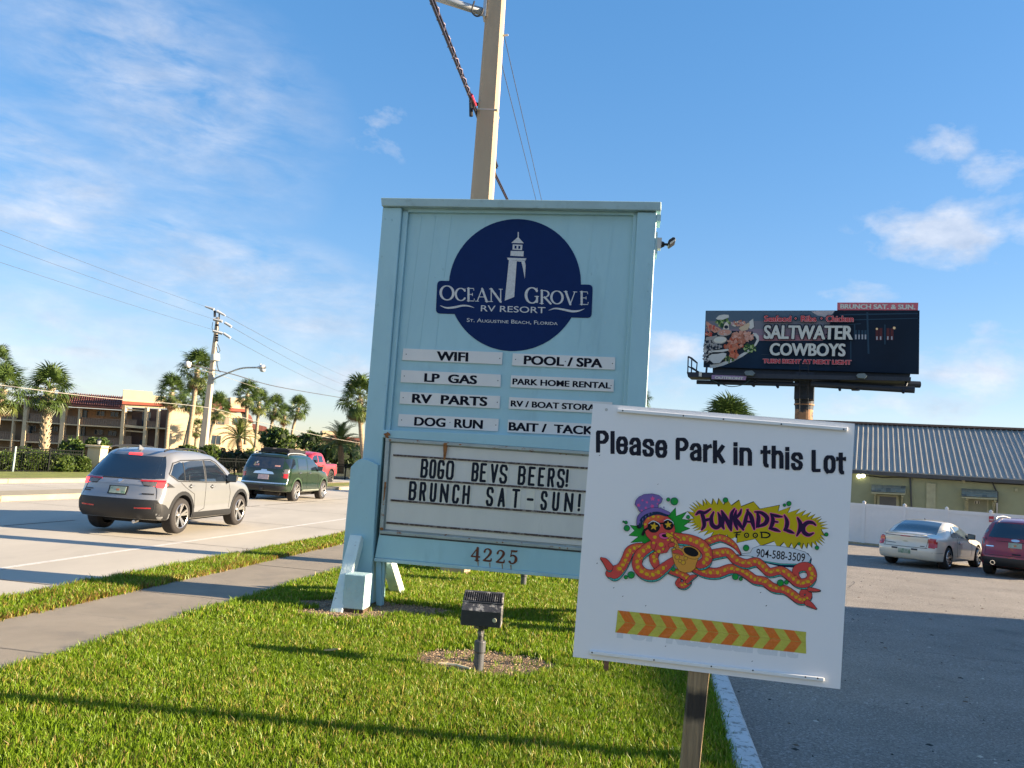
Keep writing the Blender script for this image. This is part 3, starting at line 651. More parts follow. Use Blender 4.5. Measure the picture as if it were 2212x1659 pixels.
# leg boards, channel, braces
def sloped(bm_, a, b, w, h):                # beam from a to b (frame coords), width w in x, depth h
    a, b = Vector(a), Vector(b); d = (b-a).normalized(); x = Vector((1,0,0)); n = d.cross(x).normalized()*h/2; X = x*w/2
    vs = [a-X-n, a+X-n, a+X+n, a-X+n, b-X-n, b+X-n, b+X+n, b-X+n]
    bm_.add(vs, [(0,1,2,3),(7,6,5,4),(0,4,5,1),(1,5,6,2),(2,6,7,3),(3,7,4,0)])
wide = SF.q('z3', [(175,265),(212,228),(245,212),(285,222),(346,252),(291,1140),(94,1140)])
off = SF.px(*Q('z2',1910,2000))[0]-SF.px(*Q('z3',245,500))[0]
braced = mat('brace_paint', (.66,.76,.72), .6, var=.10, vs=5, bump=.3, bs=25, spots=[(9,.60,.66,(.30,.33,.30),.8),(16,.64,.70,(.20,.10,.04),.8)])
rot = mat('rotten_wood', (.10,.065,.04), .95, var=.5, vs=20, bump=.8, bs=30)
foot = SF.loc(gnd(*Q('b2', 190, 1530))); top = SF.px(*Q('b2', 610, 175)); blk = SF.loc(gnd(*Q('b2', 400, 1545)))
for sx in (0, off):
    mb = MB(); mb.prism([(x+sx, z) for x, z in wide], -.075, -.002); mb.build('leg_board', blue, rsign, bevel=.006)
    mb = MB(); sloped(mb, (top[0]+sx, -.10, top[1]-.02), (foot[0]+sx, foot[1]+.05, -.05), .155, .15); mb.build('brace', braced, rsign, bevel=.008)
    mb = MB(); x0 = blk[0]-.09+sx; mb.box((x0, blk[1]+.02, .05), (x0+.27, blk[1]+.30, .46)); mb.build('brace_block', blue_lt, rsign, bevel=.01)
    mb = MB(); mb.box((x0+.004, blk[1]+.024, -.02), (x0+.266, blk[1]+.296, .05)); mb.build('rotten_foot', rot, rsign)
    mb = MB(); sloped(mb, (top[0]+sx+.22, .62, .52), (top[0]+sx+.25, 1.25, -.05), .155, .15); mb.build('brace', braced, rsign, bevel=.008)
    g = SF.q('z3', [(318,850),(352,852),(352,1146),(320,1142)])
    mb = MB(); mb.prism([(x+sx, z) for x, z in g], .02, .10); g2 = SF.q('z3', [(352,852),(376,854),(350,1146),(352,1146)]); mb.prism([(x+sx, z) for x, z in g2], .05, .12)
    mb.build('channel_post', blue, rsign, bevel=.004)
pr(SF,'z2',[(2098,170),(2124,172),(2122,212),(2095,210)], .0, .3, 'corner_bracket', blue_lt, rsign)
# floodlight on the right side
fl = pr(SF,'b4',[(440,940),(545,945),(515,1180),(435,1180)], .0, .12, 'junction_box', mat('box_grey', (.55,.55,.50), .5), rsign)
pr(SF,'b4',[(400,815),(445,812),(440,1290),(375,1285)], .01, .3, 'mounting_board', blue_lt, rsign)
q = lambda x, y, d=0.05: (lambda p: Vector((p[0], d, p[1])))(SF.px(*Q('b4', x, y)))
mb = MB(); mb.tube([q(520,1070), q(600,1065)], [.05,.03]); mb.tube([q(590,1068), q(690,1072)], .017); fl1 = mb.build('light_arm', black_plastic, rsign, smooth=True)
mb = MB(); mb.prism(SF.q('b4', [(670,1060),(690,1010),(780,950),(825,955),(842,1000),(835,1040),(705,1130),(680,1110)]), -.04, .14); h = mb.build('flood_lamp', black_plastic, rsign, bevel=.004)
mb = MB(); mb.prism(SF.q('b4', [(714,1075),(822,1000),(832,1030),(712,1115)]), -.044, -.036); mb.build('lens', mat('lamp_lens', (.70,.66,.55), .3), h)

# ================================================================== the white temporary sign
PF = Frame(atY(*Q('z4',55,1430),3.80).xy, atY(*Q('z4',1475,1602),3.65).xy)
psign = PF.root('parking_sign', 'white square plastic sign reading Please Park in this Lot on a wooden post', 'sign')
corr = mat('corrugated_plastic', (.80,.79,.785), .32, var=.015, vs=2)
t_ = corr.node_tree; wv = t_.nodes.new('ShaderNodeTexWave'); wv.inputs['Scale'].default_value = 75; wv.bands_direction = 'X'
tcn = t_.nodes.new('ShaderNodeTexCoord'); t_.links.new(tcn.outputs['Object'], wv.inputs[0]); bn = t_.nodes.new('ShaderNodeBump'); bn.inputs['Strength'].default_value = .06; bn.inputs['Distance'].default_value = .002
t_.links.new(wv.outputs[1], bn.inputs['Height']); t_.links.new(bn.outputs[0], t_.nodes['Principled BSDF'].inputs['Normal'])
PC = PF.q('z4', [(162,83),(1552,192),(1475,1602),(55,1430)])
mb = MB(); mb.prism(PC, 0, .0042); mb.prism([(x, z) for x, z in PC], .0042, .009, 1); mb.build('panel', [corr, mat('panel_back', (.6,.6,.58), .5)], psign)
whitem = mat('white_trim', (.78,.78,.76), .4, var=.03)
for q4, scr in (([(293,113),(1511,213),(1508,232),(291,132)], ((320,123),(642,150),(855,168),(1162,195),(1493,222))), ([(145,1393),(1386,1537),(1385,1558),(144,1413)], ((157,1407),(486,1447),(790,1481),(1011,1502),(1290,1537),(1355,1544)))):
    mb = MB(); mb.prism(PF.q('z4', q4), -.016, 0); b = mb.build('batten', whitem, psign, bevel=.0025)
    for (x, y) in scr:
        u, w = PF.px(*Q('z4', x, y), -.016); mb = MB(); mb.lathe([(.0001,-.0185),(.0032,-.0185),(.0036,-.016)], 8, 'y', (u, 0, w)); mb.build('screw', mat('screw', (.03,.025,.025), .5, .5), b)
wood = mat('post_wood', (.30,.21,.115), .85, var=.35, vs=6, bump=.6, bs=14, stretch=(9,9,.5), spots=[(1.6,.56,.72,(.035,.03,.025),.85)])
# the scorched band on the post
_t = wood.node_tree; _g = _t.nodes.new('ShaderNodeTexCoord'); _s = _t.nodes.new('ShaderNodeSeparateXYZ'); _t.links.new(_g.outputs['Object'], _s.inputs[0])
_n = _t.nodes.new('ShaderNodeTexNoise'); _n.inputs['Scale'].default_value = 22; _t.links.new(_g.outputs['Object'], _n.inputs['Vector'])
def _m(op, a, b):
    q_ = _t.nodes.new('ShaderNodeMath'); q_.operation = op
    for i_, v_ in enumerate((a, b)):
        if isinstance(v_, float): q_.inputs[i_].default_value = v_
        else: _t.links.new(v_, q_.inputs[i_])
    return q_.outputs[0]
_zc = PF.px(*Q('a8', 310, 800))[1]
_d = _m('ABSOLUTE', _m('SUBTRACT', _m('ADD', _s.outputs[2], _m('MULTIPLY', _n.outputs[0], .05)), float(_zc+.025)), 0.0)
_k = _m('MINIMUM', _m('MAXIMUM', _m('MULTIPLY', _m('SUBTRACT', .085, _d), 22.0), 0.0), .93)
_x = _t.nodes.new('ShaderNodeMix'); _x.data_type = 'RGBA'; _b = _t.nodes['Principled BSDF'].inputs['Base Color']; _t.links.new(_b.links[0].from_socket, _x.inputs[6]); _x.inputs[7].default_value = (.018,.016,.014,1); _t.links.new(_k, _x.inputs[0]); _t.links.new(_x.outputs[2], _b)
pa = PF.px(*Q('a8', 212, 320), .01); pb = PF.px(*Q('a8', 484, 340), .01)
qa = PF.px(*Q('a8', 90, 1659), .01); qb = PF.px(*Q('a8', 345, 1659), .01)
k = (pa[1]+.02)/(pa[1]-qa[1]); ax = pa[0]+(qa[0]-pa[0])*k; bx = pb[0]+(qb[0]-pb[0])*k
zt_ = 1.9; ct = (zt_-pa[1])/(pa[1]+.02)
mb = MB(); mb.prism([(pa[0]+(pa[0]-ax)*ct, zt_), (pb[0]+(pb[0]-bx)*ct, zt_), (bx, -.05), (ax, -.05)], .0095, .0985); mb.build('post', wood, psign, bevel=.003)
# printing
blk_ = flat('black_navy', (.012,.014,.026), .4)
art = Art(PF, 'z4', -.0003)
AG = dict(P=(1,[[(.1,0),(.1,1),(.62,1),(.88,.84),(.88,.62),(.62,.46),(.1,.46)]]), L=(1,[[(.1,1),(.1,0),(.9,0)]]), l=(1,[[(.5,1.03),(.5,0)]]), i=(1,[[(.5,.76),(.5,0)],[(.5,1.0),(.5,1.03)]]),
 e=(1,[[(.12,.40),(.88,.40),(.88,.60),(.7,.78),(.3,.78),(.1,.62),(.1,.16),(.3,0),(.7,0),(.88,.14),(.88,.22)]]), a=(1,[[(.12,.58),(.14,.66),(.34,.78),(.68,.78),(.86,.64),(.86,0)],[(.86,.44),(.5,.42),(.12,.30),(.12,.10),(.3,0),(.6,.02),(.86,.12)]]),
 s=(1,[[(.88,.58),(.86,.68),(.68,.78),(.3,.78),(.12,.66),(.14,.52),(.84,.30),(.88,.12),(.7,0),(.3,0),(.12,.12),(.12,.20)]]), r=(1,[[(.15,.78),(.15,0)],[(.15,.58),(.5,.72),(.95,.76)]]), k=(1,[[(.12,1.03),(.12,0)],[(.86,.78),(.3,.36)],[(.38,.46),(.9,0)]]),
 n=(1,[[(.12,.78),(.12,0)],[(.12,.64),(.36,.78),(.7,.78),(.88,.62),(.88,0)]]), h=(1,[[(.12,1.03),(.12,0)],[(.12,.64),(.36,.78),(.7,.78),(.88,.62),(.88,0)]]), t=(1,[[(.42,.98),(.42,.12),(.6,0),(.95,0)],[(.0,.74),(.95,.74)]]), o=(1,[[(.3,0),(.1,.16),(.1,.62),(.3,.78),(.7,.78),(.9,.62),(.9,.16),(.7,0),(.3,0)]]))
def anton(art, word_, base, x0, x1, h, m):
    W_ = dict(l=.42, i=.42, r=.74, t=.78, P=1.08, L=.92); ws = [W_.get(c, 1.0) for c in word_]; tot = sum(ws)+.08*(len(word_)-1); k = (x1-x0)/tot; x = x0; sw = h*.18
    for c, w in zip(word_, ws):
        ww = w*k
        for st_ in AG[c][1]:
            pts = [(x+sw/2+(u-.1)/.8*(ww-sw) if w > .5 else x+ww/2, base(x)-sw/2-v*(h-sw)) for u, v in st_]
            for a, b in zip(pts[:-1], pts[1:]): vs, fs = ribbon([a, b], sw*(1.05 if abs(a[1]-b[1]) > abs(a[0]-b[0]) else .82), False); art.raw(vs, fs, m)
            for p in pts[1:-1]: art.disc(p[0], p[1], sw*.44, m, n=10)
            for p, r_ in ((pts[0], pts[1]), (pts[-1], pts[-2])):
                if len(pts) == 2 or p[1] != r_[1]: d_ = np.array(p)-np.array(r_); d_ = d_/(np.linalg.norm(d_)+1e-6)*sw*.45; vs, fs = ribbon([p, tuple(np.array(p)+d_)], sw*1.02, False); art.raw(vs, fs, m)
            for p in ((pts[0],) if True else ()):
                pass
        x += ww+.08*k
base_ = lambda x: 347+(x-177)*.0912
for w_, xa, xb_ in (('Please',178,557),('Park',601,862),('in',904,1007),('this',1053,1277),('Lot',1322,1504)): anton(art, w_, base_, xa, xb_, 121, blk_)
for w_, bl, br, tl in () and (('Please',(177,347),(557,383),(184,222)), ('Park',(600,386),(862,409),(606,259)), ('in',(903,411),(1006,421),(908,278)), ('this',(1053,425),(1277,445),(1058,293)), ('Lot',(1321,450),(1503,468),(1327,320))):
    art.text(w_, bl, br, tl, blk_, .052)
art.build('lettering', psign)
art = Art(PF, 'z4', -.0003); art.text('For Restaurant', (287,1330), (1250,1440), (300,1222), flat('ghost_grey', (.66,.67,.68), .4), .06); art.build('ghost_lettering', psign)
tape = [(293,1183),(1294,1298),(1294,1413),(280,1300)]
yl = mat('tape_yellow', (.50,.47,.06), .3, var=.10, vs=25, bump=.3, bs=40); orr = mat('tape_orange', (.66,.155,.012), .3, var=.08, vs=25, bump=.3, bs=40)
art = Art(PF, 'z4', -.0012)
art.poly([(293,1183),(600,1215),(1294,1298),(1292,1330),(1294,1413),(800,1358),(280,1300),(288,1240)], yl)
def tp(s, v): 
    a = (293+(1294-293)*s, 1183+(1298-1183)*s); b = (280+(1294-280)*s, 1300+(1413-1300)*s); return (a[0]+(b[0]-a[0])*v, a[1]+(b[1]-a[1])*v)
per = 1/9.15
for k in range(9):
    s = k*per+.004; w = per*.52; tip = per*.38
    art.poly([tp(s,0), tp(s+w,0), tp(min(s+w+tip,.998),.5), tp(s+tip,.5)], orr); art.poly([tp(s+tip,.5), tp(min(s+w+tip,.998),.5), tp(s+w,1), tp(s,1)], orr)
for v in (.49,): art.line([tp(.01,v),tp(.3,v+.03),tp(.6,v-.02),tp(.99,v)], mat('tape_edge', (.42,.33,.05), .4), 2)
art.build('chevron_tape', psign)
# the printed octopus with a saxophone, burst and speech bubble
K = flat('black', (.012,.012,.014)); CO = flat('coral', (.62,.075,.06)); CO2 = flat('orange_coral', (.68,.14,.045)); YS = flat('spot_yellow', (.68,.43,.02)); PK = flat('pink', (.75,.10,.28)); TE = flat('teal', (.07,.42,.36))
GR = flat('green', (.022,.30,.035)); PU = flat('purple', (.19,.13,.36)); YB = flat('burst_yellow', (.56,.42,.012)); GO = flat('gold', (.66,.30,.05)); PKS = flat('skin_pink', (.75,.28,.25)); DP = flat('deep_purple', (.03,.012,.05)); NV = flat('deep_navy', (.01,.03,.07)); GR2 = flat('bubble_green', (.02,.24,.07))
pic = Art(PF, 'z7', -.0003)
def tent(pts, spots=True, end=True, off=1):
    P = spline(pts, 7); D = [(p[0]+off*7, p[1]+p[2]*.32, p[2]*.72) for p in P]
    pic.line(D, K, None, ol=K, ow=5); pic.line(D, TE, None)
    for p in D[::3]: pic.line([(p[0]-2, p[1]+p[2]*.1, 3), (p[0]+4, p[1]+p[2]*.5, 3)], K)
    pic.line(P, CO, None, ol=K, ow=3.5)
    if spots:
        n = len(P); c2 = [(p[0], p[1]-p[2]*.12, p[2]*.52) for p in P[:int(n*.75)]]; pic.line(c2, CO2, None)
        for i, p in enumerate(P[2:int(n*.78):4]):
            pic.disc(p[0], p[1]-2, p[2]*.22, YS, ry=p[2]*.17, rot=.5*i, ol=CO, ow=2.5)
            pic.disc(p[0]+p[2]*.3, p[1]+p[2]*(.22 if i % 2 else -.25), p[2]*.075, YS)
# green splash
pic.poly([(450,560),(400,585),(372,545),(275,553),(345,500),(258,490),(308,448),(268,402),(345,410),(420,380),(520,430),(500,560)], GR, K)
pic.poly([(520,350),(600,320),(668,248),(672,322),(766,284),(722,346),(802,360),(737,408),(793,430),(716,460),(742,500),(600,500)], GR, K)
# burst
pts = []; n = 46; cx, cy, ro = 1395, 388, R(7.5)
for i in range(2*n):
    a = 2*math.pi*i/(2*n); out = i % 2 == 0
    a2 = a+(0.045 if out else 0); ca, sa = math.cos(a2), math.sin(a2); e = .62
    ux = math.copysign(abs(ca)**e, ca)*(615 if out else 560); uy = math.copysign(abs(sa)**e, sa)*(188 if out else 132)
    if out: ux += 18*random.uniform(-1, 1)
    pts.append((cx+ux*math.cos(ro)-uy*math.sin(ro), cy+ux*math.sin(ro)+uy*math.cos(ro)))
vo = [(cx+(x-cx)*1.008+(4 if x > cx else -4), cy+(y-cy)*1.03) for x, y in pts]; pic.poly(vo, K); pic.poly(pts, YB)
# speech bubble
pic.poly([(1215,668),(1345,668),(1460,730),(1600,765),(1760,775),(1860,755),(1872,700),(1840,650),(1500,640)], NV, K)
bub = [(1212,660),(1330,645),(1352,605),(1420,580),(1560,584),(1700,603),(1815,638),(1866,685),(1850,722),(1780,742),(1600,738),(1450,714),(1350,675),(1290,668)]
pic.line(bub[8:13], TE, 22); pic.poly(bub, flat('bubble_white', (.62,.66,.70)), K, 3)
pic.text('904-588-3509', (1380,680), (1812,726), (1386,606), K, .012)
# letters of the name: wavy strokes, dark on a pink edge
NM = dict(F=[[(850,306,14),(880,284,30),(925,290,28),(978,258,14)],[(900,292,30),(915,340,34),(922,400,32),(902,438,16)],[(912,356,22),(950,352,26),(985,338,12)]],
 U=[[(1005,285,14),(985,335,32),(992,395,38),(1030,420,36),(1062,395,32),(1060,330,30),(1045,290,12)]], N=[[(1075,272,12),(1090,330,32),(1082,395,34),(1095,430,16)],[(1078,275,14),(1115,340,36),(1150,410,38),(1160,445,16)],[(1190,255,12),(1165,300,30),(1160,370,30),(1160,435,12)]],
 K=[[(1205,270,12),(1195,320,34),(1198,380,36),(1215,435,16)],[(1250,262,12),(1235,300,26),(1200,340,22)],[(1200,340,22),(1230,385,36),(1268,440,16)]],
 A=[[(1310,262,12),(1296,320,30),(1282,380,34),(1262,432,16)],[(1300,265,12),(1335,320,36),(1352,380,36),(1365,435,16)],[(1278,366,18),(1345,372,18)]],
 D=[[(1388,282,12),(1402,330,34),(1396,390,34),(1385,418,14)],[(1372,282,14),(1430,292,30),(1478,335,38),(1462,385,36),(1398,412,20)]],
 E=[[(1512,300,14),(1530,350,34),(1520,400,34),(1500,430,14)],[(1512,302,16),(1560,318,28),(1612,325,12)],[(1522,366,18),(1572,372,14)],[(1502,428,20),(1552,440,30),(1592,455,12)]],
 L=[[(1632,312,12),(1655,365,34),(1650,415,34),(1632,442,20)],[(1636,440,24),(1680,455,30),(1715,470,12)]], I=[[(1748,335,14),(1772,385,36),(1768,440,34),(1742,492,14)]],
 C=[[(1908,400,12),(1880,378,26),(1835,378,34),(1798,415,40),(1805,462,38),(1845,486,30),(1888,470,12)]])
for g in NM.values():
    for s in g: P = spline(s, 6); pic.line([(x, y, w+13) for x, y, w in P], PK, None)
for g in NM.values():
    for s in g: pic.line(spline(s, 6), DP, None)
for s in ([(1185,468,10),(1245,460,12)], [(1213,465,14),(1205,508,12)], [(1196,487,9),(1236,484,9)], [(1428,462,12),(1432,508,14)], [(1418,462,10),(1475,466,14),(1503,486,15),(1480,508,13),(1428,510,10)]): pic.line(spline(s, 5), K, None)
for x in (1297, 1374): pic.disc(x, 489, 24, K); pic.disc(x, 489, 13, YB); pic.disc(x+1, 490, 5, K)
# tentacles
tent([(900,575,50),(980,535,58),(1060,512,58),(1130,535,54),(1190,580,40),(1220,620,24),(1240,655,8)])
tent([(830,775,70),(930,812,86),(1040,820,84),(1150,785,80),(1240,800,72),(1310,840,74),(1370,880,74),(1450,895,74),(1530,950,74),(1630,968,72),(1700,1010,74),(1760,1055,72),(1820,1055,62),(1848,1015,54),(1820,980,50),(1785,1000,40),(1795,1030,24)])
tent([(1835,1085,52),(1875,1110,34),(1905,1135,14)], False)
tent([(950,665,78),(1050,645,78),(1130,640,74),(1200,705,74),(1290,738,72),(1380,722,72),(1440,765,72),(1500,815,72),(1600,800,72),(1680,850,76),(1750,905,78),(1830,905,80),(1875,850,82),(1850,780,80),(1790,765,72),(1735,795,62),(1735,845,46),(1765,880,30)])
tent([(1850,965,34),(1900,972,26),(1938,976,12)], False)
tent([(560,770,50),(640,805,58),(730,840,60),(778,885,66),(740,930,58),(690,915,46),(700,880,28)])
tent([(770,900,30),(810,860,36),(850,845,14)], False)
tent([(440,600,60),(340,595,74),(265,625,78),(230,700,78),(190,770,82),(130,815,110),(85,825,70)])
tent([(85,770,60),(45,715,44),(12,692,16)], False, off=0)
tent([(560,540,80),(500,600,78),(475,680,76),(490,740,70),(510,775,40)])
tent([(500,560,80),(420,600,84),(345,670,86),(330,760,86),(390,825,88),(480,835,88),(560,780,84),(620,730,66),(655,700,46)])
tent([(620,500,80),(700,515,88),(800,530,88),(890,570,92),(945,640,92),(940,710,88),(880,745,72),(845,725,40)])
# head
pic.poly([(392,430),(385,380),(410,335),(460,310),(530,302),(590,320),(630,350),(655,400),(662,440),(650,490),(700,520),(640,560),(590,640),(520,650),(450,600),(455,540),(410,490)], CO, K)
pic.poly([(395,415),(392,375),(415,338),(465,315),(530,308),(575,325),(530,360),(430,370)], CO2)
for x, y, r in ((400,392,12),(428,338,9),(470,322,14),(515,326,10),(485,505,17),(540,570,22),(475,555,13),(520,630,16),(590,470,8),(635,470,10),(600,530,10),(560,610,12)): pic.disc(x, y, r, YS, ry=r*.85)
for a in ([(500,560,3),(480,620,3),(465,660,3)], [(580,580,3),(560,640,3)]): pic.line(a, K)
# hat
pic.poly([(310,215),(318,180),(345,150),(390,128),(460,122),(520,135),(552,165),(540,200),(515,215),(512,260),(380,300),(345,270),(330,240)], PU, K)
for x, y, r in ((465,165,25),(375,180,13),(415,196,14),(342,223,20),(462,232,22),(405,246,14),(518,178,14),(508,210,10),(370,270,11)): pic.star(x, y, r, PK, rot=x*.1)
pic.line(spline([(345,410,42),(362,345,62),(420,295,62),(510,275,58),(590,300,40)], 6), K, None)
pic.line(spline([(333,390,18),(350,325,32),(415,278,36),(510,262,34),(605,295,26)], 6), PU, None, ol=K, ow=3)
pic.line(spline([(356,408,26),(372,352,34),(425,312,30),(510,294,26),(585,314,18)], 6), NV, None)
for k in range(9): a = k/9; x = 350+a*240; y = 372-130*math.sin(min(1, a*1.1)*1.5); pic.poly([(x-5,y-6),(x+6,y-9),(x+4,y+17)], PU)
# glasses
pic.line([(378,480,26),(392,445,22),(430,420,18)], K, None); pic.line([(520,385,14),(570,380,14)], K, None)
pic.disc(475,412,56,K, ry=54); pic.disc(604,396,48,K, ry=47)
pic.star(477,410,38,GO,.15); pic.star(603,395,34,GO,-.1); pic.star(477,410,32,YS,.15); pic.star(603,395,28,YS,-.1)
wl = flat('line_white', (.7,.72,.75)); pic.line(spline([(430,385,5),(470,362,7),(520,385,6),(532,410,3)], 5), wl, None); pic.line(spline([(565,362,4),(600,348,7),(640,368,6),(648,390,3)], 5), wl, None)
pic.disc(565,494,44,PK, ry=26, rot=.15, ol=K); pic.disc(572,492,26,K, ry=15, rot=.15)
# saxophone
pic.line([(600,485,34),(628,500,36)], YS, None, ol=K, ow=3)
pic.line(spline([(625,515,30),(655,540,34),(680,590,32),(695,640,34)], 5), GO, None, ol=K, ow=3)
pic.poly([(632,610),(700,600),(735,610),(880,665),(850,735),(840,780),(800,812),(750,818),(700,800),(665,750),(645,690)], GO, K)
pic.disc(806,640,86,GO, ry=52, rot=.38, ol=K); pic.disc(804,633,70,K, ry=38, rot=.38)
for x, y, r in ((640,528,17),(665,580,14),(655,615,14),(682,680,20),(735,728,19),(758,690,15),(708,715,13)): pic.disc(x, y, r, GO, ol=K); pic.disc(x, y, r*.5, YS)
pic.disc(632,572,30,CO, ry=20, rot=-.3, ol=K); pic.line(spline([(655,635,26),(690,632,34),(725,655,24)], 5), CO, None, ol=K, ow=3)
# bubbles
for x, y, r in ((657,188,32),(603,172,15),(1108,177,21),(1668,208,20),(1628,222,12),(778,327,15),(237,425,25),(230,375,13),(208,368,7),(275,838,30),(228,858,16),(648,788,17),(1290,600,26),(1195,853,27),(1243,873,15),(1593,907,28),(1645,903,18),(1998,480,16),(1915,598,17),(1758,563,11)):
    pic.disc(x, y, r, GR2, ol=K); pic.disc(x+r*.25, y+r*.2, r*.55, GR)
pic.build('octopus_picture', psign)
# small scuffs on the panel
art = Art(PF, 'z4', -.0004)
for x, y, w in ((270,1065,3),(318,1110,3),(505,515,2),(1080,1160,4),(1050,1090,3),(545,1375,3),(440,1160,3),(195,362,3),(182,935,3),(1005,1455,3)): art.line([(x, y, w), (x+4, y-3, w)], K)
art.build('scuff_marks', psign)
gp = flat('grommet', (.50,.50,.48)); art = Art(PF, 'z4', -.001); art.disc(233,118,8,gp); art.build('grommet', psign)
# small rusty stake behind it
a = gnd(*Q('z3', 1775, 1570)); mb = MB(); mb.box((-.022,-.008,-.05),(.022,.008,.46)); mb.box((-.022,.008,-.05),(-.016,.03,.46)); mb.box((.016,.008,-.05),(.022,.03,.46))
for z in (.1,.2,.3,.4): mb.lathe([(.0001,-.0095),(.006,-.0095)], 8, 'y', (0,0,z), 1)
o = mb.build('rusty_stake', [mat('stake_rust', (.085,.045,.032), .85, var=.4, vs=25), black_plastic]); o.location = a; tag(o, 'thin rusty perforated metal stake in the grass behind the white sign', 'stake')

# ================================================================== ground spotlight
lampm = mat('lamp_housing', (.055,.055,.058), .55, .2, var=.35, vs=9, bump=.3, bs=60, spots=[(14,.52,.6,(.42,.40,.36),.75)])
lampf = mat('lamp_front', (.028,.028,.03), .55, .1, var=.3, vs=9, spots=[(9,.62,.68,(.4,.4,.38),.7)])
def spotlight(base, rz, label, group):
    t = thing('ground_spotlight', label, 'spotlight', base, rz, group)
    mb = MB(); mb.lathe([(.046,-.05),(.046,.16),(.053,.175),(.053,.262),(.049,.27),(.0001,.27)], 20); mb.build('stake_pipe', mat('pipe_grey', (.075,.08,.09), .5, var=.2), t, smooth=False)
    mb = MB(); mb.lathe([(.026,.27),(.026,.33),(.032,.335),(.032,.36),(.02,.365),(.02,.40)], 14); mb.build('stem', lampm, t)
    t0_ = t; t = bpy.data.objects.new('lamp_head', None); COL.objects.link(t); t.parent = t0_; t.location = (0,0,-.185)
    mb = MB(); mb.box((-.065,-.03,.565),(.065,.06,.60)); mb.lathe([(.0001,-.035),(.03,-.035),(.03,.07)], 12, 'y', (0,0,.575)); mb.build('yoke', lampm, t, bevel=.004)
    # wedge housing: front (toward the camera) low and dark, top sloping with slots
    P = [(-.10,.60),(-.10,.74),(-.035,.805),(.075,.885),(.13,.885),(.13,.60)]
    mb = MB(); W = .185
    vs = [(-W,y,z) for y,z in P]+[(W,y,z) for y,z in P]; n = len(P)
    mb.add(vs, [tuple(range(n)), tuple(range(2*n-1,n-1,-1))]+[(i, i+n, (i+1)%n+n, (i+1)%n) for i in range(n)], 0); mb.m[2] = 1
    h = mb.build('housing', [lampm, lampf], t, bevel=.004); HH = t
    sl_ = MB(); a, b = Vector((0,-.035,.805)), Vector((0,.075,.885)); d = (b-a); nrm = Vector((0,-d.z,d.y)).normalized()
    for k in range(17):
        x = -.162+k*.0202; p, q_ = a+d*.12, a+d*.92
        for w in (.0055,):
            c = [Vector((x-w,p.y,p.z)), Vector((x+w,p.y,p.z)), Vector((x+w,q_.y,q_.z)), Vector((x-w,q_.y,q_.z))]
            sl_.add([v+nrm*.0015 for v in c]+[v-nrm*.006 for v in c], [(0,1,2,3),(7,6,5,4),(0,4,5,1),(1,5,6,2),(2,6,7,3),(3,7,4,0)])
    sl_.build('vent_slots', mat('slot_black', (.004,.004,.004), .9, var=0), t)
    mb = MB()
    for k in range(18):
        x = -.172+k*.0202; p, q_ = a+d*.1, a+d*.94; w = .0035
        c = [Vector((x-w,p.y,p.z)), Vector((x+w,p.y,p.z)), Vector((x+w,q_.y,q_.z)), Vector((x-w,q_.y,q_.z))]
        mb.add([v+nrm*.008 for v in c]+[v-nrm*.002 for v in c], [(0,1,2,3),(7,6,5,4),(0,4,5,1),(1,5,6,2),(2,6,7,3),(3,7,4,0)])
    mb.build('vent_fins', lampm, t)
    mb = MB(); mb.box((-W-.006,-.045,.80),(W+.006,-.03,.808)); mb.build('lip', lampm, t)
    mb = MB(); mb.lathe([(.0001,-.106),(.018,-.106),(.02,-.10)], 14, 'y', (.125,0,.665)); mb.build('photocell', mat('photocell', (.45,.45,.30), .4), t)
    return t0_
lb = gnd(*Q('z3', 968, 1552)); spotlight((lb.x, lb.y, 0), R(-4), 'grey ground spotlight with slotted top in the mulch in front of the blue sign', 'ground spotlights')
lb2 = gnd(1130, 1268); spotlight((lb2.x, lb2.y, 0), R(180), 'ground spotlight behind the blue sign, only its stem showing below the board', 'ground spotlights')
# ================================================================== concrete utility pole with its cables
conc = mat('pole_concrete', (.43,.33,.225), .85, var=.10, vs=2.5, bump=.2, bs=60, stretch=(1,1,.3))
conc_dk = mat('pole_collar', (.50,.47,.42), .8)
g0 = gnd(980, 1238); PD = g0.y
NP = Frame((g0.x-1, PD), (g0.x+1, PD-.15))
def pole(fr, label, lx0, lx1, y0, lx2, lx3, y1, ztop, depth, m, group=None):
    """tapered square concrete pole: left/right edges given at two image heights"""
    root = fr.root('utility_pole', label, 'utility pole', group)
    a, b = fr.px(lx0, y0), fr.px(lx1, y0); c, d = fr.px(lx2, y1), fr.px(lx3, y1)
    def ext(p, q, z): k = (z-p[1])/(q[1]-p[1]); return p[0]+(q[0]-p[0])*k
    xs = [ext(a, c, 0), ext(b, d, 0), ext(a, c, ztop), ext(b, d, ztop)]
    root_x = 0
    r0, r1 = (xs[1]-xs[0])/2, (xs[3]-xs[2])/2; c0, c1 = (xs[0]+xs[1])/2, (xs[2]+xs[3])/2
    ch = .14; mb = MB(); vs = []
    for cx, r, z in ((c0, r0, -.2), (c1, r1, ztop)):
        k = r*ch*2
        vs += [(cx-r+k, 0, z), (cx+r-k, 0, z), (cx+r, k, z), (cx+r, 2*r-k, z), (cx+r-k, 2*r, z), (cx-r+k, 2*r, z), (cx-r, 2*r-k, z), (cx-r, k, z)]
    mb.add(vs, [tuple(range(7,-1,-1)), tuple(range(8,16))]+[(i, (i+1)%8, (i+1)%8+8, i+8) for i in range(8)])
    mb.build('pole_shaft', m, root); return root, (lambda z: c0+(c1-c0)*z/ztop), (lambda z: r0+(r1-r0)*z/ztop)
upole, upx, upr = pole(NP, 'tall square concrete utility pole rising behind the blue sign', 1015, 1062, 430, 1050, 1089, 0, 13.5, .4, conc)
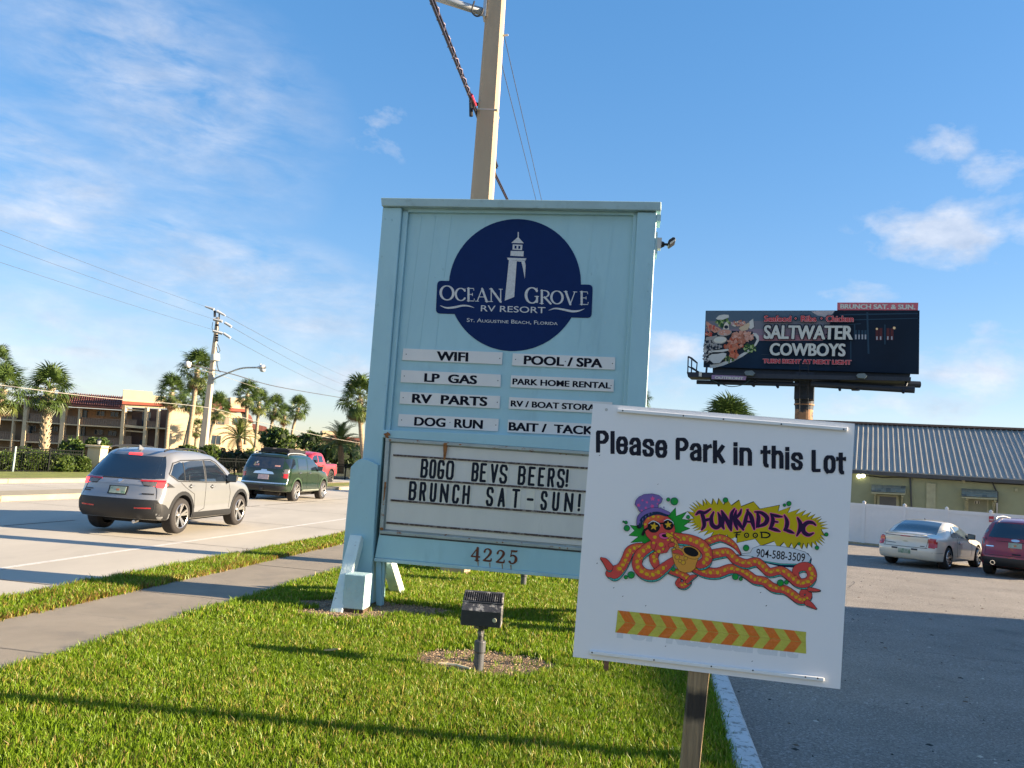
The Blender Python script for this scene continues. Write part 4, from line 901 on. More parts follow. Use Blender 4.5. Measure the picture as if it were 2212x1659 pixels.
zc = NP.px(1048, 236)[1]
mb = MB(); r = upr(zc)+.006; c = upx(zc); mb.box((c-r,-.006,zc-.012),(c+r,2*r,zc+.012)); mb.build('steel_band', mat('worn_band', (.52,.47,.40), .6), upole)
hx, hz_ = NP.px(1041, 222); mb = MB(); mb.tube([(upx(zc)-upr(zc)*.9, .1, zc+.12), (upx(zc)-upr(zc)-.14, .0, zc+.14)], .03); mb.tube([(upx(zc)-upr(zc)-.13,.0,zc+.20),(upx(zc)-upr(zc)-.10,.0,zc-.14)], .035); mb.build('cable_clamp', black_plastic, upole)
# lamp arm, seen only at its root
ax, az_ = NP.px(1048, 22); mb = MB(); pr_ = upr(az_); cx = upx(az_)
mb.tube([(cx-pr_*.9,.1,az_), (cx-pr_-.75,.0,az_+.17), (cx-2.4,-.1,az_+.55)], [.075,.07,.055], 10); mb.build('lamp_arm', galv, upole, smooth=True)
mb = MB(); mb.box((cx-pr_-.04,-.02,az_-.12),(cx-pr_+.02,.2,az_+.25)); mb.build('arm_bracket', galv, upole)
mb = MB(); mb.tube(spline([(cx-pr_-.20,-.08,az_+.12),(cx-pr_-.23,-.09,az_-.08),(cx-pr_-.14,-.09,az_-.17),(cx-pr_-.05,-.08,az_-.13),(cx-pr_-.03,-.06,az_-.02)], 5), .016, 6); mb.build('drip_loop', black_plastic, upole)
bx_, bz_ = NP.px(1096, 68); mb = MB(); mb.tube([(upx(bz_)+upr(bz_)*.8,.15,bz_),(upx(bz_)+upr(bz_)+.10,.12,bz_)], .018, 8); mb.build('through_bolt', galv, upole)
def wire(name, pts, r, m, label, sag=0.0, group=None, n=14, cat='cable'):
    P = [Vector(p) for p in pts]; out = []
    for a, b in zip(P[:-1], P[1:]):
        for i in range(n): t = i/n; q = a.lerp(b, t); q.z -= sag*4*t*(1-t); out.append(q)
    out.append(P[-1]); mb = MB(); mb.tube(out, r, 6); o = mb.build(name, m); tag(o, label, cat, group); return o
cabm = mat('cable_black', (.018,.014,.028), .6, var=.2, vs=30)
c1 = NP.px(1031, 240); P1 = NP.A+NP.e*(upx(zc)-upr(zc)-.05)+Vector((0,0,zc)); P1w = Vector((P1.x, P1.y+.02, zc))
A0 = atY(930, -2, 9.2); B1 = atY(1072, 360, 17.5); B2 = atY(1096, 434, 21.0); B3 = atY(1330, 905, 60)
dd = (A0-P1w); A00 = P1w+dd*2.2
bundle = thing('cable_bundle', 'thick black bundle of lashed cables hanging at the concrete pole', 'cable bundle', (0,0,0))
mid = P1w.lerp(B1, .5)
for i, (dx, dz, r) in enumerate(((0,0,.022),(.034,.01,.014),(.018,-.03,.017))):
    o = Vector((dx, 0, dz)); pts = spline([tuple(A00+o), tuple(A0+o), tuple(P1w+o), tuple(B1+o), tuple(B2+o), tuple(B3+o)], 8)
    mb = MB(); mb.tube(pts, r, 7); mb.build('cable_strand', cabm, bundle)
mb = MB(); pts = [Vector(p) for p in spline([tuple(A00), tuple(A0), tuple(P1w)], 50)]; hel = []
for i, p in enumerate(pts): a = i*1.3; hel.append(p+Vector(((.017+.036*math.cos(a)), .036*math.sin(a), -.01+.03*math.cos(a+.5))))
mb.tube(hel, .006, 4); mb.build('lashing_wire', mat('lashing', (.34,.28,.34), .5), bundle)
mb = MB(); q0 = P1w+dd*.06; mb.tube([q0+Vector((.05,0,0)), P1w+dd*.19+Vector((.05,0,0))], .025, 6); mb.build('red_tag', mat('red_tag', (.55,.03,.07), .5), bundle)
thin = mat('wire_thin', (.06,.06,.065), .5)
for i, (x0, y0, x1, y1) in enumerate(((1088,72,1170,433),(1083,135,1158,433))):
    a = atY(x0, y0, 14.6); b = atY(x1, y1, 24); c = b+(b-a)*2.5; a2 = a-(b-a)*.3
    wire('thin_wire', [a, b, c-Vector((0,0,.6))], .0075, thin, ['thin wire leaving the concrete pole, upper of the two on its right','thin wire leaving the concrete pole, lower of the two on its right'][i], group='thin wires beside the concrete pole')

# ================================================================== far utility pole with street light
DF = 52.0
FP = Frame((-24, DF), (-20, DF))
xb = FP.px(435, 1000)[0]
fpole, fx_, fr_ = pole(FP, 'concrete utility pole across the road with crossarms and a street light', 429, 445, 960, *(Q('a2',668,200)[0], Q('a2',697,200)[0]), Q('a2',680,200)[1], FP.px(*Q('a2',682,175))[1], .3, mat('pole_concrete_far', (.40,.35,.28), .85, var=.1, stretch=(1,1,.3)))
fq = lambda x, y, d=-.12: (lambda p: (p[0], d, p[1]))(FP.px(*Q('a2', x, y)))
ins = mat('insulator', (.50,.52,.54), .35, .2)
def bar(name, pts, r, m, parent, n=8):
    mb = MB(); mb.tube(pts, r, n); return mb.build(name, m, parent, smooth=False)
bar('crossarm', [fq(655,200), fq(745,222)], .10, ins, fpole, 4); bar('crossarm', [fq(650,318), fq(745,345)], .10, ins, fpole, 4)
bar('insulator', [fq(570,70), fq(660,100)], [.05,.09], ins, fpole); bar('insulator', [fq(690,118), fq(775,163)], [.10,.06], ins, fpole)
bar('insulator', [fq(770,235), fq(838,277)], .085, ins, fpole); bar('insulator', [fq(760,345), fq(828,390)], .085, ins, fpole)
bar('post_insulator', [fq(668,175), fq(668,112)], .08, dark_metal, fpole); bar('post_insulator', [fq(712,200), fq(714,135)], .045, dark_metal, fpole)
for y in (255, 360, 385, 410): bar('bracket', [fq(676,y,-.1), fq(700,y+6,-.1)], .07, dark_metal, fpole)
bar('fuse_loop', [fq(688,450), fq(705,470), fq(722,520), fq(705,545), fq(690,520), fq(684,480)], .025, dark_metal, fpole, 5)
bar('jumper_wire', [fq(648,230), fq(640,280), fq(648,320)], .018, dark_metal, fpole, 5); bar('jumper_wire', [fq(705,240), fq(708,300), fq(700,330)], .018, dark_metal, fpole, 5)
bar('transformer', [fq(680,560,-.25), fq(680,625,-.25)], .28, mat('transformer_grey', (.58,.59,.58), .5), fpole, 12)
bar('service_drop', [fq(690,600), fq(692,660), fq(705,715), fq(725,738)], .03, dark_metal, fpole, 5)
arm = bar('lamp_arm', spline([fq(645,812,0), fq(700,790), fq(800,748), fq(900,710), fq(980,694), fq(1090,692)], 4), .055, galv, fpole)
lm = MB(); a = Vector(fq(1085,693)); b = Vector(fq(1187,690)); L = b-a
for k in range(1): 
    prof = [(0,.06),(.15,.09),(.4,.17),(.6,.25),(.85,.24),(1,.08)]; rings = []
    for t, r in prof:
        c = a+L*t
        for j in range(12): th = 2*math.pi*j/12; rings.append((c.x+.0, c.y+r*1.1*math.cos(th), c.z+r*(.75 if math.sin(th) > 0 else .55)*math.sin(th)))
    n = 12; lm.add(rings, [(i*n+j, i*n+(j+1)%n, (i+1)*n+(j+1)%n, (i+1)*n+j) for i in range(len(prof)-1) for j in range(n)]+[tuple(range(n)), tuple(range(len(rings)-1, len(rings)-1-n, -1))])
head = lm.build('lamp_head', mat('lamp_grey', (.55,.57,.58), .35, .3), fpole, smooth=True)
c = a+L*.72; mb = MB(); mb.lathe([(.2,-.02),(.19,-.12),(.12,-.2),(.001,-.22)], 12, 'z', (c.x, c.y, c.z-.08)); mb.build('lamp_lens', mat('lens_glass', (.45,.5,.55), .1), head, smooth=True)
c = a+L*.45; mb = MB(); mb.lathe([(.05,0),(.05,.13),(.001,.14)], 8, 'z', (c.x, c.y, c.z+.12)); mb.build('photocell', ins, head)
# wires: street wires on the far side and the drop wires
def pw(k, x, y, Y): return atY(*Q(k, x, y), Y)
WL = 'overhead wires across the street'
for i, (p, q_, lab) in enumerate((((0,1018),(915,1358),'upper high wire running left from the far pole'), ((0,1082),(945,1412),'middle high wire running left from the far pole'), ((0,1160),(940,1458),'lower high wire running left from the far pole'))):
    A = atY(p[0]/1.106*.54, p[1]/1.106*.54, 30); B = atY(q_[0]/1.106*.54, q_[1]/1.106*.54, DF); wire('high_wire', [A+(A-B)*.4, A, B], .0065, thin, lab, .05, WL)
for i, (p, q_, lab) in enumerate((((775,163),(2070,808),'upper high wire running right from the far pole'), ((838,277),(1970,862),'middle high wire running right from the far pole'), ((828,390),(1965,945),'lower high wire running right from the far pole'))):
    A = pw('a2', *p, DF); B = pw('a2', *q_, 120); wire('high_wire', [A, B, B+(B-A)*.5], .011, thin, lab, .25, WL)
A = pw('a2', 640, 712, DF-.3); B = pw('a2', 1965, 1000, 100); Mi = pw('a2', 1300, 885, 76)
o = MB().tube(spline([tuple(pw('a2',390,655,50)), tuple(A), tuple(pw('a2',860,762,59)), tuple(Mi), tuple(B), tuple(B+(B-Mi)*.6)], 8), .035, 6).build('drop_cable', thin); tag(o, 'thicker dark cable sagging to the right below the street light', 'cable')
wl = mat('wire_light', (.26,.25,.22), .6)
o = MB().tube(spline([tuple(pw('z1',-300,255,22)), tuple(pw('z1',0,290,26)), tuple(pw('z1',600,365,32)), tuple(pw('z1',1280,430,40)), tuple(pw('z1',1600,520,46)), tuple(pw('z1',2160,638,58)), tuple(pw('z1',2700,700,70))], 8), .015, 6).build('sagging_cable', wl)
tag(o, 'pale cable sagging across the apartment fronts from the left edge', 'cable')
o = MB().tube([pw('a2',350,680,50), pw('a2',650,745,DF-.3), pw('a2',960,850,62), pw('a2',1120,905,70)], .014, 5).build('guy_wire', wl); tag(o, 'short pale wire below the crossing of the street light arm', 'wire')
mb = MB(); mb.lathe([(.001,-.22),(.2,-.15),(.22,.12),(.001,.2)], 10, 'z', tuple(pw('a2',385,655,50))); o = mb.build('splice_case', mat('splice_white', (.6,.6,.6), .5), smooth=True); tag(o, 'small white splice case on the cable left of the far pole', 'splice case')

# ================================================================== vinyl fence and the metal roofed building
VA, VB = gnd(1865, 1172, -.45), gnd(2124, 1197.6, -.45)
VF = Frame(VA.xy, VB.xy)
vinyl = mat('vinyl_white', (.76,.73,.70), .45, var=.03, vs=3)
vf = VF.root('vinyl_fence', 'white vinyl privacy fence behind the cars in the lot', 'fence')
def zv(u): w = VF.A+VF.e*u; return zlot(w.dot(ST))-.02
posts = [VF.px(*Q('z6', x, 900))[0] for x in (232, 600, 976, 1358)]
sp = (posts[-1]-posts[0])/3; posts = [posts[0]+sp*k for k in range(-7, 8)]; H_ = 1.80
for i, u in enumerate(posts):
    z = zv(u); mb = MB(); mb.box((u-.065,-.03,z-.1),(u+.065,.10,z+H_+.06)); mb.add([(u-.085,-.05,z+H_+.06),(u+.085,-.05,z+H_+.06),(u+.085,.12,z+H_+.06),(u-.085,.12,z+H_+.06),(u,.035,z+H_+.14)], [(0,1,2,3)[::-1],(0,1,4),(1,2,4),(2,3,4),(3,0,4)])
    mb.build('post', vinyl, vf, bevel=.004)
    if i+1 < len(posts):
        v = posts[i+1]; z2 = zv(v); a, b = u+.066, v-.066
        for nm, h0, h1, y0, y1 in (('rail', H_-.15, H_, .0, .07), ('rail', .06, .20, .0, .07), ('panel', .20, H_-.15, .022, .048)):
            mb = MB(); mb.prism([(a, z+h0), (b, z2+h0), (b, z2+h1), (a, z+h1)], y0, y1); mb.build(nm, vinyl, vf)
        n = 12; gm_ = MB()
        for k in range(1, n):
            x = a+(b-a)*k/n; zz = z+(z2-z)*k/n; gm_.box((x-.004,.017,zz+.2),(x+.004,.0218,zz+H_-.15))
        gm_.build('board_joints', vinyl, vf, kind='stuff')
# red notice on the fence
q4 = VF.q('z6', [(1340,918),(1383,918),(1383,970),(1340,968)], -.05)
nt_ = VF.root('notice_sign', 'small red and white notice fixed to the top of the white fence', 'notice sign')
mb = MB(); mb.prism(q4, -.055, -.045); mb.build('board', flat('notice_red', (.50,.06,.07)), nt_)
mb = MB(); x0, x1 = q4[0][0], q4[1][0]; z0, z1 = q4[3][1], q4[0][1]; dz = z1-z0; wn = flat('notice_white', (.6,.55,.55))
mb.box((x0+.02,-.0575,z0+dz*.36),(x1-.02,-.0565,z0+dz*.52))
mb.build('printed_band', wn, nt_); mb = MB(); put_text(mb, 'PRIVATE', (x0+.02,z0+dz*.62), (x1-.02,z0+dz*.62), (x0+.02,z0+dz*.78), -.0572, .02) if False else mb.box((x0+.03,-.0575,z0+dz*.2),(x1-.03,-.0565,z0+dz*.26)); mb.build('printed_line', wn, nt_)
# dry strip at the fence foot
sandm = mat('dry_strip', (.33,.26,.15), .95, var=.35, vs=6, bump=.7, bs=40, spots=[(7,.5,.62,(.24,.22,.07),.8)])
mb = MB(); a, b = VF.A+VF.e*(posts[0])-VF.n*1.0, VF.A+VF.e*posts[-1]-VF.n*1.0; c, d = b+VF.n*1.0, a+VF.n*1.0
mb.add([(p.x, p.y, zlot(p.dot(ST))+.03) for p in (a, b, c, d)]+[(p.x, p.y, zlot(p.dot(ST))-.05) for p in (a, b)], [(0,1,2,3),(4,5,1,0)]); mb.build('dry_grass_strip', sandm, kind='structure')
# building
WA = VA+VF.n*3.0; WE = Vector((math.sin(R(114)), math.cos(R(114)), 0)); WF = Frame(WA.xy, (WA+WE*10).xy)
wallm = mat('wall_olive', (.25,.27,.165), .85, var=.10, vs=1.2, bump=.35, bs=35, spots=[(1.6,.55,.7,(.22,.23,.14),.5)])
trimm = mat('wall_trim_olive', (.33,.33,.21), .8, var=.12, vs=4)
bld = WF.root('metal_roof_building', 'long low olive building with a ribbed metal roof', 'building')
ev = [WF.px(*Q('z6', 150, 522)), WF.px(*Q('z6', 1650, 602))]; ze = (ev[0][1]+ev[1][1])/2
u0, u1 = WF.px(*Q('z6', -1100, 500))[0], 34.0
mb = MB(); mb.box((u0,0,-.9),(u1,11,ze+.02)); wall = mb.build('wall', wallm, bld)
RW = Frame((WA+WF.n*6.0).xy, (WA+WF.n*6.0+WE*10).xy); zr = RW.px(*Q('z6', 160, 106))[1]
roofm = mat('roof_metal', (.30,.295,.265), .5, .12, var=.18, vs=1.2, stretch=(3,.5,.5), spots=[(.55,.64,.74,(.42,.24,.12),.7)])
mb = MB(); ov = .35; yb = -.35
def rz_(y): return ze+.06+(y-yb)*(zr-ze)/(6.0-yb)
mb.add([(u0-.3,yb,rz_(yb)),(u1,yb,rz_(yb)),(u1,6,rz_(6)),(u0-.3,6,rz_(6)),(u0-.3,yb,rz_(yb)-.03),(u1,yb,rz_(yb)-.03),(u1,6,rz_(6)-.03),(u0-.3,6,rz_(6)-.03)], [(0,1,2,3),(7,6,5,4),(0,4,5,1),(3,7,4,0),(1,5,6,2)])
mb.add([(u0-.3,6,rz_(6)),(u1,6,rz_(6)),(u1,12.35,rz_(yb)),(u0-.3,12.35,rz_(yb))], [(0,1,2,3)]); roof = mb.build('roof', roofm, bld)
rib = MB(); h = .055; x = 0
def ribmesh(w, h):
    mb = MB(); a, b = yb-.01, 5.98
    vs = []
    for y in (a, b):
        for dx, dh in ((-w,0),(-w*.5,h),(w*.5,h),(w,0)): vs.append((dx, y, rz_(y)+dh))
    return mb.add(vs, [(0,1,5,4),(1,2,6,5),(2,3,7,6),(3,2,1,0),(4,5,6,7)])
ribA = ribmesh(.045, .05).build('rib', roofm, roof); pitch_ = .245; x = u0
ribs = []
while x < u1-.2:
    if x > WF.px(*Q('z6', 60, 500))[0]-.5 or True:
        o = ribA if x == u0 else ribA.copy()
        if o is not ribA: COL.objects.link(o)
        o.location.x = x
        if len(ribs) < 290: ribs.append(o)
    x += pitch_
# small ribs between and the ridge
ms = MB(); x = u0+.1
while x < u1-.2: 
    for q_ in (.02,):
        vs = []
        for y in (yb, 5.97):
            for dx, dh in ((-.014,0),(0,.012),(.014,0)): vs.append((x+q_+dx, y, rz_(y)+dh))
        ms.add(vs, [(0,1,4,3),(1,2,5,4)])
    x += pitch_
ms.build('minor_ribs', roofm, roof, kind='stuff')
mb = MB(); mb.prism([(u0-.35, rz_(6)-.02), (u1, rz_(6)-.02), (u1, rz_(6)+.09), (u0-.35, rz_(6)+.09)], 5.75, 6.25); mb.build('ridge_cap', mat('ridge_brown', (.16,.10,.075), .7, .2), roof)
mb = MB(); mb.box((u0-.35,yb-.02,rz_(yb)-.20),(u1,yb+.10,rz_(yb)-.031)); mb.build('gutter', mat('gutter_dark', (.055,.06,.065), .5, .2), bld)
mb = MB(); mb.box((u0-.3,yb+.1,ze-.02),(u1,-.001,ze+.01)); mb.build('soffit', trimm, bld)
def wq(k, pts, d=0): return WF.q(k, pts, d)
def prw(pts, d0, d1, name, m, parent=bld, bevel=0.0, k='z6'):
    mb = MB(); mb.prism(WF.q(k, pts), d0, d1); return mb.build(name, m, parent, bevel=bevel)
drk = mat('door_dark', (.05,.06,.065), .4, var=.1)
dn = prw([(352,725),(542,738),(545,1000),(345,990)], -.05, .001, 'door_frame', trimm); prw([(373,740),(518,751),(518,1000),(368,990)], -.06, -.045, 'door_panel', drk, dn)
dn = prw([(1142,750),(1335,762),(1335,1060),(1138,1050)], -.05, .001, 'door_frame', trimm); prw([(1158,765),(1322,776),(1320,1060),(1155,1050)], -.06, -.045, 'door_panel', mat('door_olive', (.17,.18,.115), .6), dn)
prw([(787,624),(869,630),(866,1000),(782,995)], -.07, .001, 'pilaster', trimm)
prw([(632,555),(650,556),(656,700),(662,860),(650,1000),(640,1000),(648,860),(642,700)], -.09, -.02, 'downspout', mat('downspout_black', (.02,.03,.035), .4))
prw([(1400,700),(1422,702),(1416,1000),(1404,1000)], -.08, -.02, 'conduit', mat('conduit_dark', (.04,.045,.04), .6))
prw([(1402,800),(1418,800),(1414,900),(1404,900)], -.10, -.08, 'meter_box', mat('meter_grey', (.5,.5,.46), .6))
prw([(1355,600),(1368,600),(1408,690),(1420,705),(1400,706)], -.06, -.02, 'cable_run', dark_metal)
prw([(1100,595),(1126,597),(1126,622),(1100,620)], -.12, 0, 'junction_box', trimm); prw([(1565,672),(1592,674),(1592,698),(1565,697)], -.12, 0, 'junction_box', trimm)
cb = MB()
for ps in ([(230,556),(400,575),(640,572),(900,590),(1110,604),(1300,622),(1650,640)],): cb.tube([(p[0], -.03, p[1]) for p in WF.q('z6', ps)], .022, 5)
cb.build('wall_cable', dark_metal, bld)
for x, y in ((190,565),(228,561)):
    u, w = WF.px(*Q('z6', x, y)); mb = MB(); mb.lathe([(.04,.0),(.06,-.10),(.10,-.16),(.001,-.17)], 12, 'y', (u,0,w)); mb.build('security_lamp', mat('lamp_glow', (.8,.8,.6), .4, emit=(1,.95,.6,1.1)), bld)
mb = MB(); a, b, c = WF.q('z6', [(1217,806),(1250,808),(1218,784)]); put_text(mb, '11', a, b, c, -.0615, .04); mb.build('unit_number', flat('num_black', (.03,.03,.03)), bld)
prw([(1212,780),(1256,782),(1256,808),(1212,806)], -.0610, -.0595, 'number_plate', flat('num_white', (.42,.42,.36)))
shing = mat('awning_shingle', (.235,.24,.185), .9, var=.25, vs=7, bump=.4, bs=40); shing2 = mat('awning_shingle_old', (.15,.155,.125), .9, var=.25, vs=7)
for (tl, tr, br, bl) in (((280,636),(606,650),(600,712),(300,700)), ((1075,670),(1415,690),(1415,755),(1100,740))):
    a = WF.px(*Q('z6', *tl)); b = WF.px(*Q('z6', *tr)); c = WF.px(*Q('z6', *br), -.75); d = WF.px(*Q('z6', *bl), -.75)
    aw = bpy.data.objects.new('awning', None); COL.objects.link(aw); aw.parent = bld
    A3, B3_, C3, D3 = Vector((a[0]+.1,0,a[1])), Vector((b[0],0,b[1])), Vector((c[0],-.75,c[1])), Vector((d[0],-.75,d[1]))
    if True:
        for r_ in range(3):
            for s_ in range(7):
                f0, f1 = r_/3, (r_+1)/3+.04; g0_, g1_ = (s_+.02)/7, (s_+.98)/7
                def P(f, g): return A3.lerp(B3_, g).lerp(D3.lerp(C3, g), f)
                up_ = Vector((0,-.01,.014+.003*random.random())); v4 = [P(f0,g0_), P(f0,g1_), P(min(f1,1),g1_)+up_, P(min(f1,1),g0_)+up_]
                mb = MB(); mb.add(v4+[v-Vector((0,0,.012)) for v in v4], [(3,2,1,0),(4,5,6,7),(0,1,5,4),(1,2,6,5),(2,3,7,6),(3,0,4,7)]); mb.build('shingle', shing if random.random() > .2 else shing2, aw)
    mb = MB(); lo = Vector((0,0,-.03)); mb.add([A3+lo,B3_+lo,C3+lo,D3+lo,A3+lo*3,B3_+lo*3,C3+lo*3,D3+lo*3], [(0,1,2,3),(7,6,5,4),(0,4,5,1),(1,5,6,2),(2,6,7,3),(3,7,4,0)]); mb.build('awning_board', trimm, aw)
    for X, Y0 in ((A3.x+.18, 0), (B3_.x-.16, 0)):
        mb = MB(); z = D3.z-.08; mb.box((X-.045,-.66,z-.07),(X+.045,0,z)); mb.box((X-.045,-.09,z-.62),(X+.045,0,z-.07)); sloped(mb, (X,-.05,z-.55), (X,-.58,z-.08), .07, .07); mb.build('bracket', trimm, aw)

# ================================================================== billboard
BBm = mat('billboard_steel', (.012,.02,.035), .6, .2, var=.2)
BFr = Frame(atY(1520,793,62).xy, atY(1986,805,56.5).xy)
bb = BFr.root('billboard', 'large roadside billboard advertising a seafood restaurant on a single steel column', 'billboard')
bp_ = BFr.q('z5', [(248,187),(1975,185),(1970,697),(230,640)])
def prb(pts, d0, d1, name, m, parent=bb, k='z5'):
    mb = MB(); mb.prism(BFr.q(k, pts), d0, d1); return mb.build(name, m, parent)
mb = MB(); mb.prism(bp_, 0, .35); mb.build('poster_panel', mat('poster_navy', (.004,.02,.045), .7, var=.35, vs=.35, spec=.2), bb)
ar = Art(BFr, 'z5', -.01, .0003)
def tf(pts): return pts
sk = [flat('sunset_1', (.075,.12,.17)), flat('sunset_2', (.145,.155,.19)), flat('sunset_3', (.20,.165,.215)), flat('sunset_4', (.28,.15,.20))]
yt = lambda x: 189
for i, (ya, yb_) in enumerate(((189,270),(270,335),(335,385),(385,430))): ar.poly([(250,ya),(1290-i*12,ya),(1250-i*20,yb_),(245,yb_)], sk[i])
ar.poly([(1100,195),(1150,189),(1290,189),(1262,222),(1240,245),(1150,225)], flat('cloud_print', (.38,.36,.38)))
dkh = mat('house_navy', (.003,.012,.028), .7, var=.2, vs=.5, spec=.2); ar.poly([(1310,187),(1972,186),(1968,694),(1260,675),(1230,560),(1235,330),(1268,250),(1290,200)], dkh)
lt = flat('house_blue', (.02,.05,.085))
for q_ in ([(1330,215),(1960,205),(1960,214),(1330,226)], [(1320,260),(1960,246),(1960,252),(1320,268)], [(1310,300),(1500,290),(1500,296),(1310,306)], [(1545,200),(1560,200),(1570,535),(1556,535)], [(1445,300),(1456,300),(1456,420),(1445,420)], [(1415,430),(1424,430),(1424,580),(1415,580)], [(1690,300),(1700,300),(1700,460),(1690,460)]): ar.poly(q_, lt)
warm = flat('window_warm', (.34,.16,.12)); cool = flat('window_cool', (.30,.33,.38)); dkr = flat('window_red', (.08,.025,.03))
for x in (1452,1478,1505,1530): ar.poly([(x,345),(x+16,345),(x+16,420),(x,420)], lt); ar.poly([(x+2,380),(x+14,380),(x+14,418),(x+2,418)], cool)
for x in (1620,1650,1708,1740): ar.poly([(x,330),(x+24,328),(x+24,425),(x,425)], dkr); ar.poly([(x+5,395),(x+16,395),(x+16,422),(x+5,422)], cool)
ar.disc(1630,335,9,flat('print_light', (.75,.55,.3))); ar.disc(1770,327,11,flat('print_light', (.75,.55,.3)))
sp_ = flat('sea_streak', (.03,.05,.08))
for x, y in ((740,435),(820,440),(900,436),(1000,440),(700,540),(1310,640)): ar.line([(x,y,4),(x+70,y+3,2)], sp_)
# the plate of seafood
P3 = lambda x, y: ((2700+x/4.424-2700)*2.0182, (1200+y/4.424-1150)*2.0182)
wh = flat('plate_print', (.50,.52,.50)); lg = flat('lettuce', (.12,.20,.05)); dg_ = flat('lettuce_dark', (.03,.08,.035)); fr1 = flat('fried_1', (.48,.25,.19)); fr2 = flat('fried_2', (.36,.15,.10)); sh1 = flat('shrimp', (.38,.09,.05)); crm = flat('cream', (.55,.54,.46)); cup = flat('cup_grey', (.28,.28,.27)); cr_ = flat('crab_red', (.45,.06,.05)); sl2 = flat('shell', (.24,.25,.27)); nvd = flat('plate_shadow', (.02,.03,.045))
def pp(pts, m): ar.poly([P3(*p) for p in pts], m)
def dd_(x, y, rx, ry, m, rot=0): X, Y = P3(x, y); ar.disc(X, Y, rx*.456, m, ry=ry*.456, rot=rot, n=14)
pp([(1440,590),(1485,640),(1488,720),(1440,800),(1340,900),(1200,1000),(1050,1080),(860,1160),(700,1200),(620,1210),(620,700),(1000,560)], wh)
pp([(1420,640),(1450,700),(1400,800),(1300,880),(1150,970),(1000,1040),(830,1110),(640,1150),(560,1100),(600,700)], nvd)
pp([(545,560),(900,540),(1380,560),(1380,700),(1200,900),(900,1050),(600,1150),(515,1140),(520,720)], nvd)
rb_ = random.Random(5)
def cluster(x, y, rx, ry, n, ms, r0, r1):
    for _ in range(n):
        a = rb_.uniform(0, 6.28); q_ = math.sqrt(rb_.random()); dd_(x+rx*q_*math.cos(a), y+ry*q_*math.sin(a), rb_.uniform(r0, r1), rb_.uniform(r0, r1)*.7, rb_.choice(ms), rb_.uniform(0, 3))
lg2 = flat('lettuce_light', (.30,.40,.18))
cluster(850,400,130,70,45,[lg,dg_,lg2],14,34); pp([(720,330),(780,275),(870,258),(950,265),(958,310),(900,330),(850,350),(760,350)], wh)
cluster(1330,850,110,80,40,[lg,dg_,dg_,lg2],14,34); cluster(950,1050,90,50,20,[lg,dg_,lg2],14,30)
cluster(1120,420,120,55,40,[fr1,fr2,crm,flat('slaw', (.42,.30,.33))],12,30); pp([(1320,380),(1385,335),(1400,480),(1350,520),(1310,500)], wh); pp([(1130,500),(1310,400),(1330,440),(1290,530),(1180,560)], flat('lemon', (.50,.40,.28)))
pp([(560,380),(640,430),(820,520),(800,560),(700,585),(600,500),(548,430)], fr1); cluster(680,500,110,45,26,[fr1,fr2,cr_],12,26)
cluster(600,610,60,50,30,[cr_,fr2,fr1],12,26); pp([(545,700),(560,660),(700,640),(745,620),(740,660),(650,715),(550,722)], cup)
pp([(850,530),(880,420),(920,390),(955,440),(960,520)], crm); dd_(910,482,38,32,nvd)
dd_(880,580,130,62,cup,-.1); dd_(882,578,112,48,fr1,-.1); cluster(880,580,80,28,14,[wh,fr1],8,18)
dd_(790,715,135,72,cup,-.1); dd_(800,710,115,55,crm,-.1); dd_(800,700,90,36,wh,-.1)
cluster(1200,650,190,80,120,[fr1,fr1,fr2,flat('fried_3', (.55,.33,.27))],16,40); cluster(1080,760,170,90,60,[fr1,fr2,sh1],16,38)
cluster(1000,850,120,60,26,[sh1,fr2,flat('shrimp_2', (.50,.17,.10))],24,44); cluster(1060,970,80,60,18,[sh1,flat('shrimp_2', (.50,.17,.10))],24,44)
cluster(600,850,90,120,50,[sl2,nvd,cup,wh],14,34); cluster(740,830,80,50,26,[nvd,sl2,cup],14,30); cluster(560,1030,60,90,30,[sl2,nvd,wh],12,26)
pp([(640,905),(800,890),(940,870),(960,900),(850,925),(680,930)], wh)
pp([(600,1000),(660,965),(760,960),(860,940),(915,955),(905,1010),(850,1060),(800,1120),(690,1130),(630,1080)], wh)
# words
wr = flat('letter_white', (.50,.53,.50)); rd = flat('letter_red', (.42,.035,.045)); pk_ = flat('letter_edge', (.52,.28,.30)); nvt = flat('letter_navy', (.006,.010,.022))
def word(txt, bl, br, tl, off, m1, m2, o1, o2=None, m3=None):
    h = abs(tl[1]-bl[1])
    for m_, g_, o_ in ([(m3, o2[0], o2[1])] if m3 else [])+[(m2, o1[0], o1[1]), (m1, 0, 0)]:
        ar.text(txt, (bl[0]-g_, bl[1]+g_), (br[0]+g_, br[1]+g_), (tl[0]-g_, tl[1]-g_), m_, off+o_)
for txt, x0, x1, b0 in (('Seafood',722,938,282),('Ribs',1018,1140,281),('Chicken',1220,1440,283)): word(txt, (x0,b0-4), (x1,b0-3), (x0+1,232), .022, rd, pk_, (3,.045), (7,.09), nvt)
for x in (975, 1183): ar.disc(x, 254, 17, nvt); ar.disc(x, 254, 9, pk_); ar.disc(x, 254, 6, rd)
word('SALTWATER', (716,418), (1434,426), (722,306), .045, wr, nvt, (6,.055)); word('COWBOYS', (764,552), (1376,560), (768,450), .045, wr, nvt, (6,.055))
word('TURN RIGHT AT NEXT LIGHT', (712,612), (1422,625), (713,580), .045, rd, pk_, (3,.05))
ar.build('poster_print', bb)
ex = BFr.q('z5', [(1311,122),(1965,123),(1962,184),(1310,183)]); mb = MB(); mb.prism(ex, -.02, .25); exo = mb.build('extension_board', flat('extension_red', (.47,.13,.17)), bb)
